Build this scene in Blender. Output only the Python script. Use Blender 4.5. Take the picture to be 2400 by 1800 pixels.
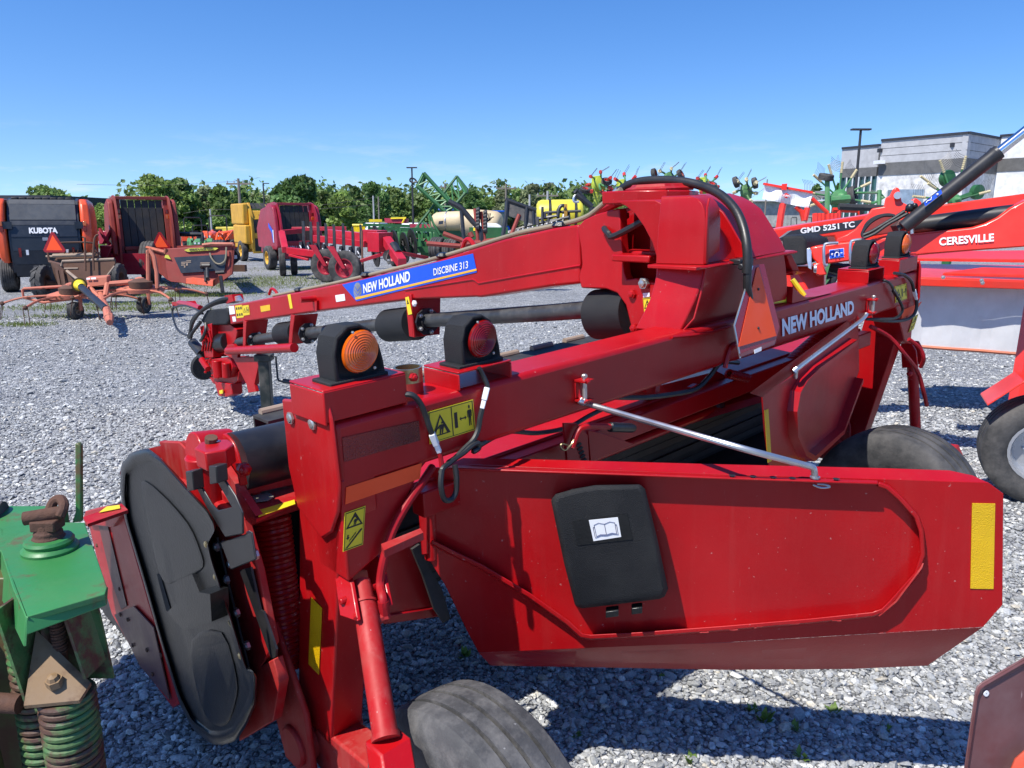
import bpy, math, random
import numpy as np
from mathutils import Vector, Matrix
for o in list(bpy.data.objects): bpy.data.objects.remove(o)
SC = bpy.context.scene; COL = SC.collection
V = Vector; R = math.radians
# ------------------------------------------------------------------ camera, sky, sun, exposure
HEAD = 1.85; FP = 1803.0; PIT = math.atan(385/FP)
cam = bpy.data.cameras.new('camera'); co = bpy.data.objects.new('camera', cam); COL.objects.link(co)
cam.sensor_width = 36; cam.lens = 36*FP/2400; cam.clip_start = .05; cam.clip_end = 5000
co.location = (0, 0, HEAD); co.rotation_euler = (math.pi/2-PIT, 0, 0); SC.camera = co
SUN_DIR = V((-.75, -.66, 0)).normalized()*math.cos(R(57)); SUN_DIR.z = math.sin(R(57))
w = bpy.data.worlds.new('World'); SC.world = w; w.use_nodes = True
nt = w.node_tree; nt.nodes.clear()
sky = nt.nodes.new('ShaderNodeTexSky'); sky.sky_type = 'NISHITA'; sky.sun_disc = False
sky.sun_elevation = R(57); sky.sun_rotation = math.atan2(SUN_DIR.x, SUN_DIR.y)
sky.air_density = 1.0; sky.dust_density = .25; sky.ozone_density = 2.2; sky.altitude = 100
bg = nt.nodes.new('ShaderNodeBackground'); bg.inputs[1].default_value = .15
wo = nt.nodes.new('ShaderNodeOutputWorld'); wtc = nt.nodes.new('ShaderNodeTexCoord')
wmp = nt.nodes.new('ShaderNodeMapping'); wmp.inputs['Location'].default_value = (0, 0, .085)      # clear air: no yellow band at the horizon
hs = nt.nodes.new('ShaderNodeHueSaturation'); hs.inputs['Saturation'].default_value = 1.34; hs.inputs['Value'].default_value = 1.0; hs.inputs['Hue'].default_value = .511
nt.links.new(wtc.outputs['Generated'], wmp.inputs[0]); nt.links.new(wmp.outputs[0], sky.inputs[0])
nt.links.new(sky.outputs[0], hs.inputs['Color'])
cm = nt.nodes.new('ShaderNodeMapping'); cm.inputs['Scale'].default_value = (5, 5, 26); nt.links.new(wtc.outputs['Generated'], cm.inputs[0])      # a few thin fair-weather clouds low down
cn = nt.nodes.new('ShaderNodeTexNoise'); cn.inputs['Scale'].default_value = 2.2; cn.inputs['Detail'].default_value = 9; cn.inputs['Roughness'].default_value = .62; nt.links.new(cm.outputs[0], cn.inputs['Vector'])
cr = nt.nodes.new('ShaderNodeMapRange'); cr.inputs[1].default_value = .52; cr.inputs[2].default_value = .75; cr.inputs[4].default_value = .55; nt.links.new(cn.outputs['Fac'], cr.inputs[0])
sx_ = nt.nodes.new('ShaderNodeSeparateXYZ'); nt.links.new(wtc.outputs['Generated'], sx_.inputs[0])
ch_ = nt.nodes.new('ShaderNodeMapRange'); ch_.inputs[1].default_value = .11; ch_.inputs[2].default_value = .02; nt.links.new(sx_.outputs['Z'], ch_.inputs[0])
cmul = nt.nodes.new('ShaderNodeMath'); cmul.operation = 'MULTIPLY'; nt.links.new(cr.outputs[0], cmul.inputs[0]); nt.links.new(ch_.outputs[0], cmul.inputs[1])
cmx = nt.nodes.new('ShaderNodeMix'); cmx.data_type = 'RGBA'; nt.links.new(cmul.outputs[0], cmx.inputs[0]); nt.links.new(hs.outputs[0], cmx.inputs[6]); cmx.inputs[7].default_value = (4.6, 4.9, 5.6, 1)
nt.links.new(cmx.outputs[2], bg.inputs[0]); nt.links.new(bg.outputs[0], wo.inputs[0])
sl = bpy.data.lights.new('sun', 'SUN'); sl.energy = 5.0; sl.angle = R(.5); sl.color = (1, .955, .88)
so = bpy.data.objects.new('sun', sl); COL.objects.link(so); so.location = SUN_DIR*30
so.rotation_euler = SUN_DIR.to_track_quat('Z', 'Y').to_euler()
SC.view_settings.view_transform = 'Standard'; SC.view_settings.look = 'None'; SC.view_settings.exposure = .4; SC.view_settings.gamma = 1
# ------------------------------------------------------------------ geometry helpers
FW = V((0, math.cos(PIT), -math.sin(PIT))); UP = V((0, math.sin(PIT), math.cos(PIT))); RT = V((1, 0, 0)); CP = V((0, 0, HEAD))
def ray(x, y): return FW + RT*((x-1200)/FP) - UP*((y-900)/FP)
def P(x, y, z): return CP + ray(x, y)*z                    # point seen at photo position x, y at depth z
def G(x, y, h=0.0):                                         # ... at height h above the ground
    r = ray(x, y); return CP + r*((h-HEAD)/r.z)
class Plane:
    def __init__(s, o, u, v=None, n=None):
        s.o = V(o); s.u = V(u).normalized()
        s.n = V(n).normalized() if n is not None else s.u.cross(V(v)).normalized()
        s.v = s.n.cross(s.u)
    def hit(s, x, y, off=0.0):
        r = ray(x, y); return CP + r*(((s.o+s.n*off)-CP).dot(s.n)/r.dot(s.n))
def norm(v): v = V(v); return v.normalized()
def perp(d):
    a = V((0, 0, 1)) if abs(d.z) < .9 else V((1, 0, 0))
    x = d.cross(a).normalized(); return x, d.cross(x).normalized()
class MB:
    def __init__(s): s.v = []; s.f = []; s.fm = []; s.m = 0
    def add(s, vs, fs):
        b = len(s.v); s.v += [V(p) for p in vs]
        for f in fs: s.f.append([b+i for i in f]); s.fm.append(s.m)
        return s
    def prism(s, pts, ext):
        pts = [V(p) for p in pts]; ext = V(ext); n = len(pts)
        fs = [list(range(n)), list(range(2*n-1, n-1, -1))]
        for i in range(n):
            j = (i+1) % n; fs.append([i, i+n, j+n, j])
        return s.add(pts+[p+ext for p in pts], fs)
    def para(s, o, a, b, c):
        o, a, b, c = V(o), V(a), V(b), V(c); return s.prism([o, o+a, o+a+b, o+b], c)
    def box(s, x0, x1, y0, y1, z0, z1): return s.para((x0, y0, z0), (x1-x0, 0, 0), (0, y1-y0, 0), (0, 0, z1-z0))
    def loft(s, rings, caps=True, closed=True):
        n = len(rings[0]); b = len(s.v)
        vs = [p for r in rings for p in r]; fs = []
        for k in range(len(rings)-1):
            for i in range(n if closed else n-1):
                j = (i+1) % n; fs.append([k*n+i, k*n+j, (k+1)*n+j, (k+1)*n+i])
        if caps: fs.append(list(range(n-1, -1, -1))); fs.append([(len(rings)-1)*n+i for i in range(n)])
        return s.add(vs, fs)
    def tube(s, pts, r, n=8, caps=True):
        pts = [V(p) for p in pts]; rr = r if isinstance(r, (list, tuple)) else [r]*len(pts)
        rings = []; t = (pts[1]-pts[0]).normalized(); x, y = perp(t)
        for i, p in enumerate(pts):
            t2 = ((pts[min(i+1, len(pts)-1)]-pts[max(i-1, 0)])).normalized()
            q = t.rotation_difference(t2); x = q @ x; y = q @ y; t = t2
            rings.append([p + (x*math.cos(2*math.pi*k/n) + y*math.sin(2*math.pi*k/n))*rr[i] for k in range(n)])
        return s.loft(rings, caps)
    def lathe(s, c, ax, prof, n=32, caps=False):
        c = V(c); ax = norm(ax); x, y = perp(ax)
        rings = [[c + ax*h + (x*math.cos(2*math.pi*k/n)+y*math.sin(2*math.pi*k/n))*r for k in range(n)] for h, r in prof]
        return s.loft(rings, caps)
    def cyl(s, p0, p1, r, n=16, r1=None): return s.tube([p0, p1], [r, r if r1 is None else r1], n)
    def ball(s, c, r, n=10, sc=(1, 1, 1)):
        c = V(c); rings = []
        for i in range(n//2+1):
            th = math.pi*(i/(n//2)); rr = max(math.sin(th), .02)
            rings.append([c+V((r*sc[0]*rr*math.cos(2*math.pi*k/n), r*sc[1]*rr*math.sin(2*math.pi*k/n), r*sc[2]*math.cos(th))) for k in range(n)])
        return s.loft(rings)
    def bolt(s, p, n, r=.012, h=.008):
        n = norm(n); x, y = perp(n); p = V(p)
        s.prism([p+(x*math.cos(k*math.pi/3)+y*math.sin(k*math.pi/3))*r for k in range(6)], n*h)
        return s.lathe(p+n*h, n, [(0, r*.8), (h*.5, r*.6), (h*.7, .0005)], 8)
    def coil(s, p0, p1, R0, r, turns, n=6, R1=None, seg=18):
        p0, p1 = V(p0), V(p1); ax = (p1-p0); x, y = perp(ax.normalized()); R1 = R0 if R1 is None else R1
        N = int(turns*seg); pts = []
        for i in range(N+1):
            t = i/N; a = 2*math.pi*turns*t; rr = R0+(R1-R0)*t
            pts.append(p0+ax*t+(x*math.cos(a)+y*math.sin(a))*rr)
        return s.tube(pts, r, n)
    def pieces(s):
        par = list(range(len(s.v)))
        def fd(i):
            while par[i] != i: par[i] = par[par[i]]; i = par[i]
            return i
        for f_ in s.f:
            a = fd(f_[0])
            for i in f_[1:]: par[fd(i)] = a
        comp = {}
        for k, f_ in enumerate(s.f): comp.setdefault(fd(f_[0]), []).append(k)
        cs = []
        for ks in comp.values():
            vi = set(i for k in ks for i in s.f[k]); lo = [min(s.v[i][d] for i in vi) for d in range(3)]; hi = [max(s.v[i][d] for i in vi) for d in range(3)]
            new = [lo, hi, ks]; rest = []
            for c in cs:
                if all(c[0][d] <= new[1][d]+.0005 and new[0][d] <= c[1][d]+.0005 for d in range(3)):
                    new = [[min(a, b) for a, b in zip(c[0], new[0])], [max(a, b) for a, b in zip(c[1], new[1])], c[2]+new[2]]
                else: rest.append(c)
            cs = rest+[new]
        out = []
        for lo, hi, ks in cs:
            m = MB(); mp = {}
            for k in ks:
                for i in s.f[k]:
                    if i not in mp: mp[i] = len(m.v); m.v.append(s.v[i])
                m.f.append([mp[i] for i in s.f[k]]); m.fm.append(s.fm[k])
            out.append(m)
        return out
    def build(s, name, mats, parent=None, bevel=0, seg=2, sharp=35, smooth=True, local=False):
        if name in SPLIT and parent is not None:
            ps = s.pieces()
            if len(ps) > 1: return [p._build(name, mats, parent, bevel, seg, sharp, smooth, local) for p in ps][0]
        return s._build(name, mats, parent, bevel, seg, sharp, smooth, local)
    def _build(s, name, mats, parent=None, bevel=0, seg=2, sharp=35, smooth=True, local=False):
        me = bpy.data.meshes.new(name)
        vs = s.v
        if parent is not None and not local:
            rt = parent
            while rt.parent is not None: rt = rt.parent
            M = MINV.get(rt.name)
            if M is not None: vs = [M @ p for p in vs]
        me.from_pydata([tuple(p) for p in vs], [], s.f)
        mats = mats if isinstance(mats, (list, tuple)) else [mats]
        for m in mats: me.materials.append(m)
        if len(mats) > 1: me.polygons.foreach_set('material_index', s.fm)
        import bmesh
        bm = bmesh.new(); bm.from_mesh(me); bmesh.ops.recalc_face_normals(bm, faces=bm.faces); bm.to_mesh(me); bm.free()
        me.polygons.foreach_set('use_smooth', [smooth]*len(me.polygons))
        if smooth: me.set_sharp_from_angle(angle=R(sharp))
        o = bpy.data.objects.new(name, me); COL.objects.link(o)
        if parent is not None: o.parent = parent
        if bevel:
            b = o.modifiers.new('bevel', 'BEVEL'); b.width = bevel; b.segments = seg; b.limit_method = 'ANGLE'; b.angle_limit = R(40)
        return o
MINV = {}
SPLIT = {'bolt', 'sheet_bolt', 'cover_bolt', 'skirt_bolt', 'skirt_hinge', 'rivet', 'box_latch', 'flange_hole', 'weld_bead', 'hinge_strip', 'tower_foot', 'lens_screw', 'hose_clip', 'hose_coupling', 'adjuster_slot', 'rock_lug', 'cylinder_clevis', 'conditioner_roll', 'adjuster_plate', 'hydraulic_hose', 'casting_rib', 'shield_liner', 'shield_latch', 'side_board', 'housing', 'panel_emblem', 'wing_end_frame'}
def tag(o, label=None, cat=None, group=None, kind=None):
    for k, v in (('label', label), ('category', cat), ('group', group), ('kind', kind)):
        if v: o[k] = v
    return o
def thing(name, label, cat, loc=(0, 0, 0), rz=0, group=None, mat=None, sc=1):
    o = bpy.data.objects.new(name, None); COL.objects.link(o); o.empty_display_size = .2
    if mat is not None: o.matrix_world = mat; MINV[o.name] = mat.inverted()
    else:
        o.location = loc; o.rotation_euler = (0, 0, rz); o.scale = (sc, sc, sc)
    return tag(o, label, cat, group)
def place(o, loc, rz=0, sc=1): o.location = loc; o.rotation_euler = (0, 0, rz); o.scale = (sc, sc, sc)
def worldthing(name, label, cat, loc, group=None):                 # parts will be given in world coordinates
    return thing(name, label, cat, mat=Matrix.Translation(V(loc)), group=group)
def copy_tree(o, parent=None, label=None):
    c = o.copy(); COL.objects.link(c); c.parent = parent
    if label: c['label'] = label
    for ch in list(o.children): copy_tree(ch, c)
    return c
def smoothpts(pts, k=5):
    pts = [V(p) for p in pts]; out = []
    for i in range(len(pts)-1):
        p0, p1, p2, p3 = pts[max(i-1, 0)], pts[i], pts[i+1], pts[min(i+2, len(pts)-1)]
        for j in range(k):
            t = j/k
            out.append(.5*((2*p1)+(p2-p0)*t+(2*p0-5*p1+4*p2-p3)*t*t+(3*p1-p0-3*p2+p3)*t**3))
    return out+[pts[-1]]
# ------------------------------------------------------------------ materials
def mat(name, col, rough=.5, metal=0, spec=.5, coat=0, dirt=0, dcol=(.32, .27, .23), dscale=6, bump=0, bscale=40, var=.08, scratch=0, scol=(.6, .45, .42), rust=0, rcol=(.10, .045, .022), rscale=5, emit=None, trans=0, streak=0):
    m = bpy.data.materials.new(name); m.use_nodes = True; N = m.node_tree.nodes; Lk = m.node_tree.links.new
    b = N['Principled BSDF']; b.inputs['Metallic'].default_value = metal; b.inputs['Roughness'].default_value = rough
    b.inputs['Specular IOR Level'].default_value = spec; b.inputs['Coat Weight'].default_value = coat; b.inputs['Coat Roughness'].default_value = .12
    b.inputs['Transmission Weight'].default_value = trans
    tc = N.new('ShaderNodeTexCoord')
    def noise(scale, detail=4, ro=.55):
        n = N.new('ShaderNodeTexNoise'); n.inputs['Scale'].default_value = scale; n.inputs['Detail'].default_value = detail; n.inputs['Roughness'].default_value = ro
        Lk(tc.outputs['Object'], n.inputs['Vector']); return n.outputs['Fac']
    def ramp(src, a, bb):
        r = N.new('ShaderNodeMapRange'); r.inputs[1].default_value = a; r.inputs[2].default_value = bb; Lk(src, r.inputs[0]); return r.outputs[0]
    def mix(fac, c1, c2):
        x = N.new('ShaderNodeMix'); x.data_type = 'RGBA'
        for sck, val in ((x.inputs[0], fac), (x.inputs[6], c1), (x.inputs[7], c2)):
            if isinstance(val, (int, float)): sck.default_value = val
            elif isinstance(val, tuple): sck.default_value = (*val[:3], 1)
            else: Lk(val, sck)
        return x.outputs[2]
    c = tuple(col)
    if var:
        lo = tuple(max(0, v*(1-var*2)) for v in c); hi = tuple(min(1, v*(1+var)+.002) for v in c)
        c = mix(ramp(noise(2.3, 5), .35, .65), lo, hi)
    rsock = None
    if dirt:
        f = N.new('ShaderNodeMath'); f.operation = 'MULTIPLY'; f.inputs[1].default_value = dirt; Lk(ramp(noise(dscale, 8, .68), .42, .8), f.inputs[0])
        c = mix(f.outputs[0], c, dcol)
        q = N.new('ShaderNodeMath'); q.operation = 'MULTIPLY_ADD'; q.inputs[1].default_value = .55; q.inputs[2].default_value = rough; Lk(f.outputs[0], q.inputs[0]); rsock = q.outputs[0]
    if scratch:
        mp = N.new('ShaderNodeMapping'); mp.inputs['Scale'].default_value = (60, 60, 9); mp.inputs['Rotation'].default_value = (.5, .4, .3); Lk(tc.outputs['Object'], mp.inputs[0])
        n = N.new('ShaderNodeTexNoise'); n.inputs['Scale'].default_value = 1; n.inputs['Detail'].default_value = 3; Lk(mp.outputs[0], n.inputs['Vector'])
        c = mix(ramp(n.outputs['Fac'], .74-.05*scratch, .80), c, scol)
    if streak:
        mp = N.new('ShaderNodeMapping'); mp.inputs['Scale'].default_value = (22, 22, 1.1); Lk(tc.outputs['Object'], mp.inputs[0])
        n = N.new('ShaderNodeTexNoise'); n.inputs['Scale'].default_value = 1; n.inputs['Detail'].default_value = 5; n.inputs['Roughness'].default_value = .7; Lk(mp.outputs[0], n.inputs['Vector'])
        q = N.new('ShaderNodeMath'); q.operation = 'MULTIPLY'; q.inputs[1].default_value = streak; Lk(ramp(n.outputs['Fac'], .52, .74), q.inputs[0]); c = mix(q.outputs[0], c, scol)
        q = N.new('ShaderNodeMath'); q.operation = 'MULTIPLY'; q.inputs[1].default_value = .55; Lk(ramp(noise(75, 3, .6), .70, .76), q.inputs[0]); c = mix(q.outputs[0], c, (.5, .36, .33))
        q = N.new('ShaderNodeMath'); q.operation = 'MULTIPLY'; q.inputs[1].default_value = .35; Lk(ramp(noise(1.7, 7, .7), .50, .75), q.inputs[0]); c = mix(q.outputs[0], c, tuple(v*.72+.012 for v in col))
    if rust:
        c = mix(ramp(noise(rscale, 9, .7), .62-.35*rust, .70-.28*rust), c, rcol)
    if isinstance(c, tuple): b.inputs['Base Color'].default_value = (*c, 1)
    else: Lk(c, b.inputs['Base Color'])
    if rsock is None and var and not emit and rough < .95:
        q = N.new('ShaderNodeMapRange'); q.inputs[1].default_value = .3; q.inputs[2].default_value = .7; q.inputs[3].default_value = rough*.8; q.inputs[4].default_value = min(1, rough*1.25); Lk(noise(9, 6), q.inputs[0]); rsock = q.outputs[0]
    if rsock: Lk(rsock, b.inputs['Roughness'])
    if bump:
        bp = N.new('ShaderNodeBump'); bp.inputs['Strength'].default_value = bump; bp.inputs['Distance'].default_value = .01; Lk(noise(bscale, 5), bp.inputs['Height']); Lk(bp.outputs[0], b.inputs['Normal'])
    return m
RED = mat('red_paint', (.40, .0025, .0055), .33, spec=.3, coat=.12, dirt=.2, dcol=(.34, .03, .026), dscale=5, bump=.05, bscale=120, scratch=.12, scol=(.38, .05, .045), streak=.16)
REDD = mat('dusty_red_paint', (.38, .005, .008), .5, spec=.3, dirt=.4, dcol=(.34, .13, .10), dscale=9, bump=.06, scratch=.4, scol=(.45, .16, .14), streak=.3)
REDH = mat('red_hose', (.33, .005, .010), .5, spec=.3)
BLK = mat('black_plastic', (.0065, .007, .0075), .32, dirt=.12, dcol=(.07, .07, .07), dscale=7, bump=.12, bscale=90, scratch=.5, scol=(.12, .12, .12))
BLKT = mat('black_textured_plastic', (.014, .0145, .016), .6, spec=.3, bump=.5, bscale=420, dirt=.15, dcol=(.12, .12, .11))
BLKM = mat('black_steel', (.016, .016, .018), .38, dirt=.3, dcol=(.09, .08, .075))
RUB = mat('tyre_rubber', (.028, .028, .029), .75, dirt=.85, dcol=(.19, .18, .17), dscale=4, bump=.2, bscale=60)
RUBC = mat('dark_rubber', (.02, .02, .021), .7, dirt=.45, dcol=(.11, .105, .10), bump=.15)
RUBW = mat('worn_tyre_rubber', (.062, .062, .064), .75, dirt=.7, dcol=(.22, .21, .20), dscale=14, bump=.35, bscale=45, var=.25, scratch=.5, scol=(.4, .4, .4))
HOSE = mat('hose_rubber', (.02, .02, .02), .42, bump=.1)
DARK = mat('interior_shade_black', (.012, .011, .011), .8)  # near-black colour stands in for shade inside housings and slots
STL = mat('galvanised_steel', (.62, .63, .64), .32, metal=.85, var=.12)
CHR = mat('chrome', (.75, .76, .78), .1, metal=1)
BOLT = mat('zinc_bolt', (.55, .54, .50), .35, metal=.8)
GOLD = mat('zinc_yellow_passivated', (.5, .42, .24), .28, metal=.8, var=.3)
YEL = mat('yellow_decal', (.80, .60, .02), .4)
YELR = mat('yellow_reflector', (.80, .48, .005), .35, bump=.5, bscale=300)
DBLK = mat('decal_black', (.012, .012, .012), .45, var=0)
DWHT = mat('decal_white', (.80, .80, .81), .4, var=.03)
DBLU = mat('decal_blue', (.008, .085, .62), .35, var=.03)
DGLD = mat('decal_gold', (.80, .42, .03), .4, var=0)
DSLV = mat('decal_silver', (.35, .36, .40), .4, var=.3)
REFR = mat('red_reflector', (.22, .012, .006), .25, bump=.5, bscale=240, var=.3)
FLUO = mat('fluorescent_orange', (1.0, .085, .010), .6, var=.02)
FLUR = mat('sign_red_border', (.33, .008, .014), .25, var=.05)
AMB = mat('amber_lens', (.62, .10, .003), .12, coat=.6, spec=.6, var=.1)
RLENS = mat('red_lens', (.20, .003, .003), .14, coat=.15, var=.1)
GRSH = mat('weathered_rust', (.11, .05, .028), .8, dirt=.5, dcol=(.18, .11, .08), bump=.3)
WOODM = mat('dusty_tan_steel', (.30, .22, .16), .7, dirt=.4)
TAN = mat('tan_hose', (.27, .23, .15), .55)
# writing as a thin mesh
def text(name, s, o, ux, uy, width, height, m, parent, bold=.02, th=.001, space=1.0):
    cu = bpy.data.curves.new(name, 'FONT'); cu.body = s; cu.offset = bold; cu.space_character = space; cu.resolution_u = 4
    ob = bpy.data.objects.new(name, cu); COL.objects.link(ob)
    dg = bpy.context.evaluated_depsgraph_get(); me0 = bpy.data.meshes.new_from_object(ob.evaluated_get(dg))
    vs = [v.co.copy() for v in me0.vertices]; fs = [list(p.vertices) for p in me0.polygons]
    bpy.data.objects.remove(ob); bpy.data.curves.remove(cu); bpy.data.meshes.remove(me0)
    x0 = min(v.x for v in vs); x1 = max(v.x for v in vs); y0 = min(v.y for v in vs); y1 = max(v.y for v in vs)
    ux, uy = norm(ux), norm(uy); n = ux.cross(uy).normalized(); o = V(o)
    mb = MB(); mb.add([o+ux*((v.x-x0)/(x1-x0)*width)+uy*((v.y-y0)/(y1-y0)*height)+n*th for v in vs], fs)
    return mb.build(name, m, parent, smooth=False)
def sphtext(name, s, pts4, m, parent, bold=.02, n_off=.002):        # writing fitted to a quad: bottom-left, bottom-right, top-right, top-left
    bl, br, tr, tl = [V(p) for p in pts4]
    cu = bpy.data.curves.new(name, 'FONT'); cu.body = s; cu.offset = bold; cu.resolution_u = 4
    ob = bpy.data.objects.new(name, cu); COL.objects.link(ob)
    dg = bpy.context.evaluated_depsgraph_get(); me0 = bpy.data.meshes.new_from_object(ob.evaluated_get(dg))
    vs = [v.co.copy() for v in me0.vertices]; fs = [list(p.vertices) for p in me0.polygons]
    bpy.data.objects.remove(ob); bpy.data.curves.remove(cu); bpy.data.meshes.remove(me0)
    x0 = min(v.x for v in vs); x1 = max(v.x for v in vs); y0 = min(v.y for v in vs); y1 = max(v.y for v in vs)
    n = (br-bl).cross(tl-bl).normalized(); out = []
    for v in vs:
        s_, t_ = (v.x-x0)/(x1-x0), (v.y-y0)/(y1-y0)
        out.append((bl*(1-s_)+br*s_)*(1-t_)+(tl*(1-s_)+tr*s_)*t_+n*n_off)
    return MB().add(out, fs).build(name, m, parent, smooth=False)
def tyre(name, c, ax, Rr, wd, rr, m, parent, grooves=4, depth=.012, n=48, lugs=0, local=False):
    prof = [(-wd*.40, rr), (-wd*.5, rr+(Rr-rr)*.35), (-wd*.5, rr+(Rr-rr)*.7), (-wd*.44, Rr-.02*Rr/.4)]
    k = grooves; tw = wd*.84
    for i in range(k+1):
        x0 = -tw/2+tw*i/(k+1)+tw*.024; x1 = -tw/2+tw*(i+1)/(k+1)-tw*.024
        cr0 = .02*Rr*(2*x0/tw)**2; cr1 = .02*Rr*(2*x1/tw)**2
        if i: prof.append((x0, Rr-depth-cr0))
        prof += [(x0+.004*Rr, Rr-cr0), (x1-.004*Rr, Rr-cr1)]
        if i < k: prof.append((x1, Rr-depth-cr1))
    prof += [(wd*.44, Rr-.02*Rr/.4), (wd*.5, rr+(Rr-rr)*.7), (wd*.5, rr+(Rr-rr)*.35), (wd*.40, rr)]
    mb = MB(); mb.lathe(c, ax, prof, n)
    if lugs:
        axn = norm(ax); x, y = perp(axn)
        for i in range(lugs):
            for sd in (-1, 1):
                a = 2*math.pi*(i+(.5 if sd > 0 else 0))/lugs; da = .55*2*math.pi/lugs
                def pt(an, h, r): return V(c)+axn*h+(x*math.cos(an)+y*math.sin(an))*r
                h0, h1 = sd*wd*.02, sd*wd*.49; wv = .13*2*math.pi/lugs*1.4
                for (r0, r1) in ((Rr-.005, Rr+.05*Rr),):
                    q = [pt(a-wv, h0, r0), pt(a+wv, h0, r0), pt(a+da+wv, h1, r0*.97), pt(a+da-wv, h1, r0*.97)]
                    q2 = [pt(a-wv*.8, h0, r1), pt(a+wv*.8, h0, r1), pt(a+da+wv*.8, h1, r1*.96), pt(a+da-wv*.8, h1, r1*.96)]
                    mb.loft([q, q2])
    return mb.build(name, m, parent, local=local)
def rim(name, c, ax, rr, wd, m, parent, local=False, dish=.25):
    mb = MB(); mb.lathe(c, ax, [(-wd*.42, rr*1.02), (-wd*.42, rr*.93), (-wd*.30, rr*.86), (-wd*dish*.3, rr*.8), (-wd*dish*.3, rr*.45), (-wd*dish, rr*.30), (-wd*dish*1.2, .001)], 28)
    mb.lathe(c, ax, [(wd*.42, rr*1.02), (wd*.42, rr*.93), (wd*.30, rr*.86), (wd*dish*.3, rr*.8), (wd*dish*.3, rr*.45), (wd*dish, rr*.30), (wd*dish*1.2, .001)], 28)
    return mb.build(name, m, parent, local=local)
# ------------------------------------------------------------------ the gravel yard
def gravel_mat():
    m = bpy.data.materials.new('gravel'); m.use_nodes = True; N = m.node_tree.nodes; Lk = m.node_tree.links.new
    b = N['Principled BSDF']; b.inputs['Roughness'].default_value = .85
    tc = N.new('ShaderNodeTexCoord')
    def vor(scale, feat='F1'):
        v = N.new('ShaderNodeTexVoronoi'); v.feature = feat; v.inputs['Scale'].default_value = scale; Lk(tc.outputs['Object'], v.inputs['Vector']); return v
    v1 = vor(42); ve = vor(42, 'DISTANCE_TO_EDGE')
    sep = N.new('ShaderNodeSeparateColor'); Lk(v1.outputs['Color'], sep.inputs[0])
    cr = N.new('ShaderNodeValToRGB'); Lk(sep.outputs[0], cr.inputs[0])
    e = cr.color_ramp.elements; e[0].position = 0; e[0].color = (.19, .196, .205, 1); e[1].position = 1; e[1].color = (.62, .62, .61, 1)
    for p, c in ((.3, (.265, .277, .295)), (.55, (.375, .39, .40)), (.8, (.50, .51, .51)), (.9, (.60, .59, .56))):
        x = e.new(p); x.color = (*c, 1)
    mr = N.new('ShaderNodeMapRange'); mr.inputs[1].default_value = 0; mr.inputs[2].default_value = .16; mr.inputs[3].default_value = .5; Lk(ve.outputs['Distance'], mr.inputs[0])
    mx = N.new('ShaderNodeMix'); mx.data_type = 'RGBA'; mx.blend_type = 'MULTIPLY'; mx.inputs[0].default_value = 1
    Lk(cr.outputs[0], mx.inputs[6]); Lk(mr.outputs[0], mx.inputs[7])
    # dusty and darker areas
    n = N.new('ShaderNodeTexNoise'); n.inputs['Scale'].default_value = .55; n.inputs['Detail'].default_value = 6; Lk(tc.outputs['Object'], n.inputs['Vector'])
    m2 = N.new('ShaderNodeMapRange'); m2.inputs[1].default_value = .3; m2.inputs[2].default_value = .7; m2.inputs[3].default_value = .74; m2.inputs[4].default_value = 1.12; Lk(n.outputs['Fac'], m2.inputs[0])
    mx2 = N.new('ShaderNodeMix'); mx2.data_type = 'RGBA'; mx2.blend_type = 'MULTIPLY'; mx2.inputs[0].default_value = 1
    Lk(mx.outputs[2], mx2.inputs[6]); Lk(m2.outputs[0], mx2.inputs[7]); Lk(mx2.outputs[2], b.inputs['Base Color'])
    n4 = N.new('ShaderNodeTexNoise'); n4.inputs['Scale'].default_value = .22; n4.inputs['Detail'].default_value = 7; n4.inputs['Roughness'].default_value = .65; Lk(tc.outputs['Object'], n4.inputs['Vector'])
    m4 = N.new('ShaderNodeMapRange'); m4.inputs[1].default_value = .50; m4.inputs[2].default_value = .68; m4.inputs[4].default_value = .45; Lk(n4.outputs['Fac'], m4.inputs[0])
    mx4 = N.new('ShaderNodeMix'); mx4.data_type = 'RGBA'; Lk(m4.outputs[0], mx4.inputs[0]); Lk(mx2.outputs[2], mx4.inputs[6]); mx4.inputs[7].default_value = (.25, .235, .20, 1); mx2 = mx4
    v3 = vor(13); s3 = N.new('ShaderNodeSeparateColor'); Lk(v3.outputs['Color'], s3.inputs[0])
    m3 = N.new('ShaderNodeMapRange'); m3.inputs[3].default_value = .8; m3.inputs[4].default_value = 1.22; Lk(s3.outputs[0], m3.inputs[0])
    mx3 = N.new('ShaderNodeMix'); mx3.data_type = 'RGBA'; mx3.blend_type = 'MULTIPLY'; mx3.inputs[0].default_value = 1; Lk(mx2.outputs[2], mx3.inputs[6]); Lk(m3.outputs[0], mx3.inputs[7]); Lk(mx3.outputs[2], b.inputs['Base Color'])
    bp = N.new('ShaderNodeBump'); bp.inputs['Strength'].default_value = .9; bp.inputs['Distance'].default_value = .018
    s2 = N.new('ShaderNodeMath'); s2.operation = 'MULTIPLY_ADD'; s2.inputs[1].default_value = .7; Lk(sep.outputs[1], s2.inputs[0]); Lk(mr.outputs[0], s2.inputs[2])
    Lk(s2.outputs[0], bp.inputs['Height']); Lk(bp.outputs[0], b.inputs['Normal'])
    return m
GRV = gravel_mat()
mb = MB(); mb.add([(-900, -60, 0), (900, -60, 0), (900, 1800, 0), (-900, 1800, 0)], [[0, 1, 2, 3]])
g = mb.build('gravel_yard', GRV, smooth=False); tag(g, kind='structure')
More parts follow.
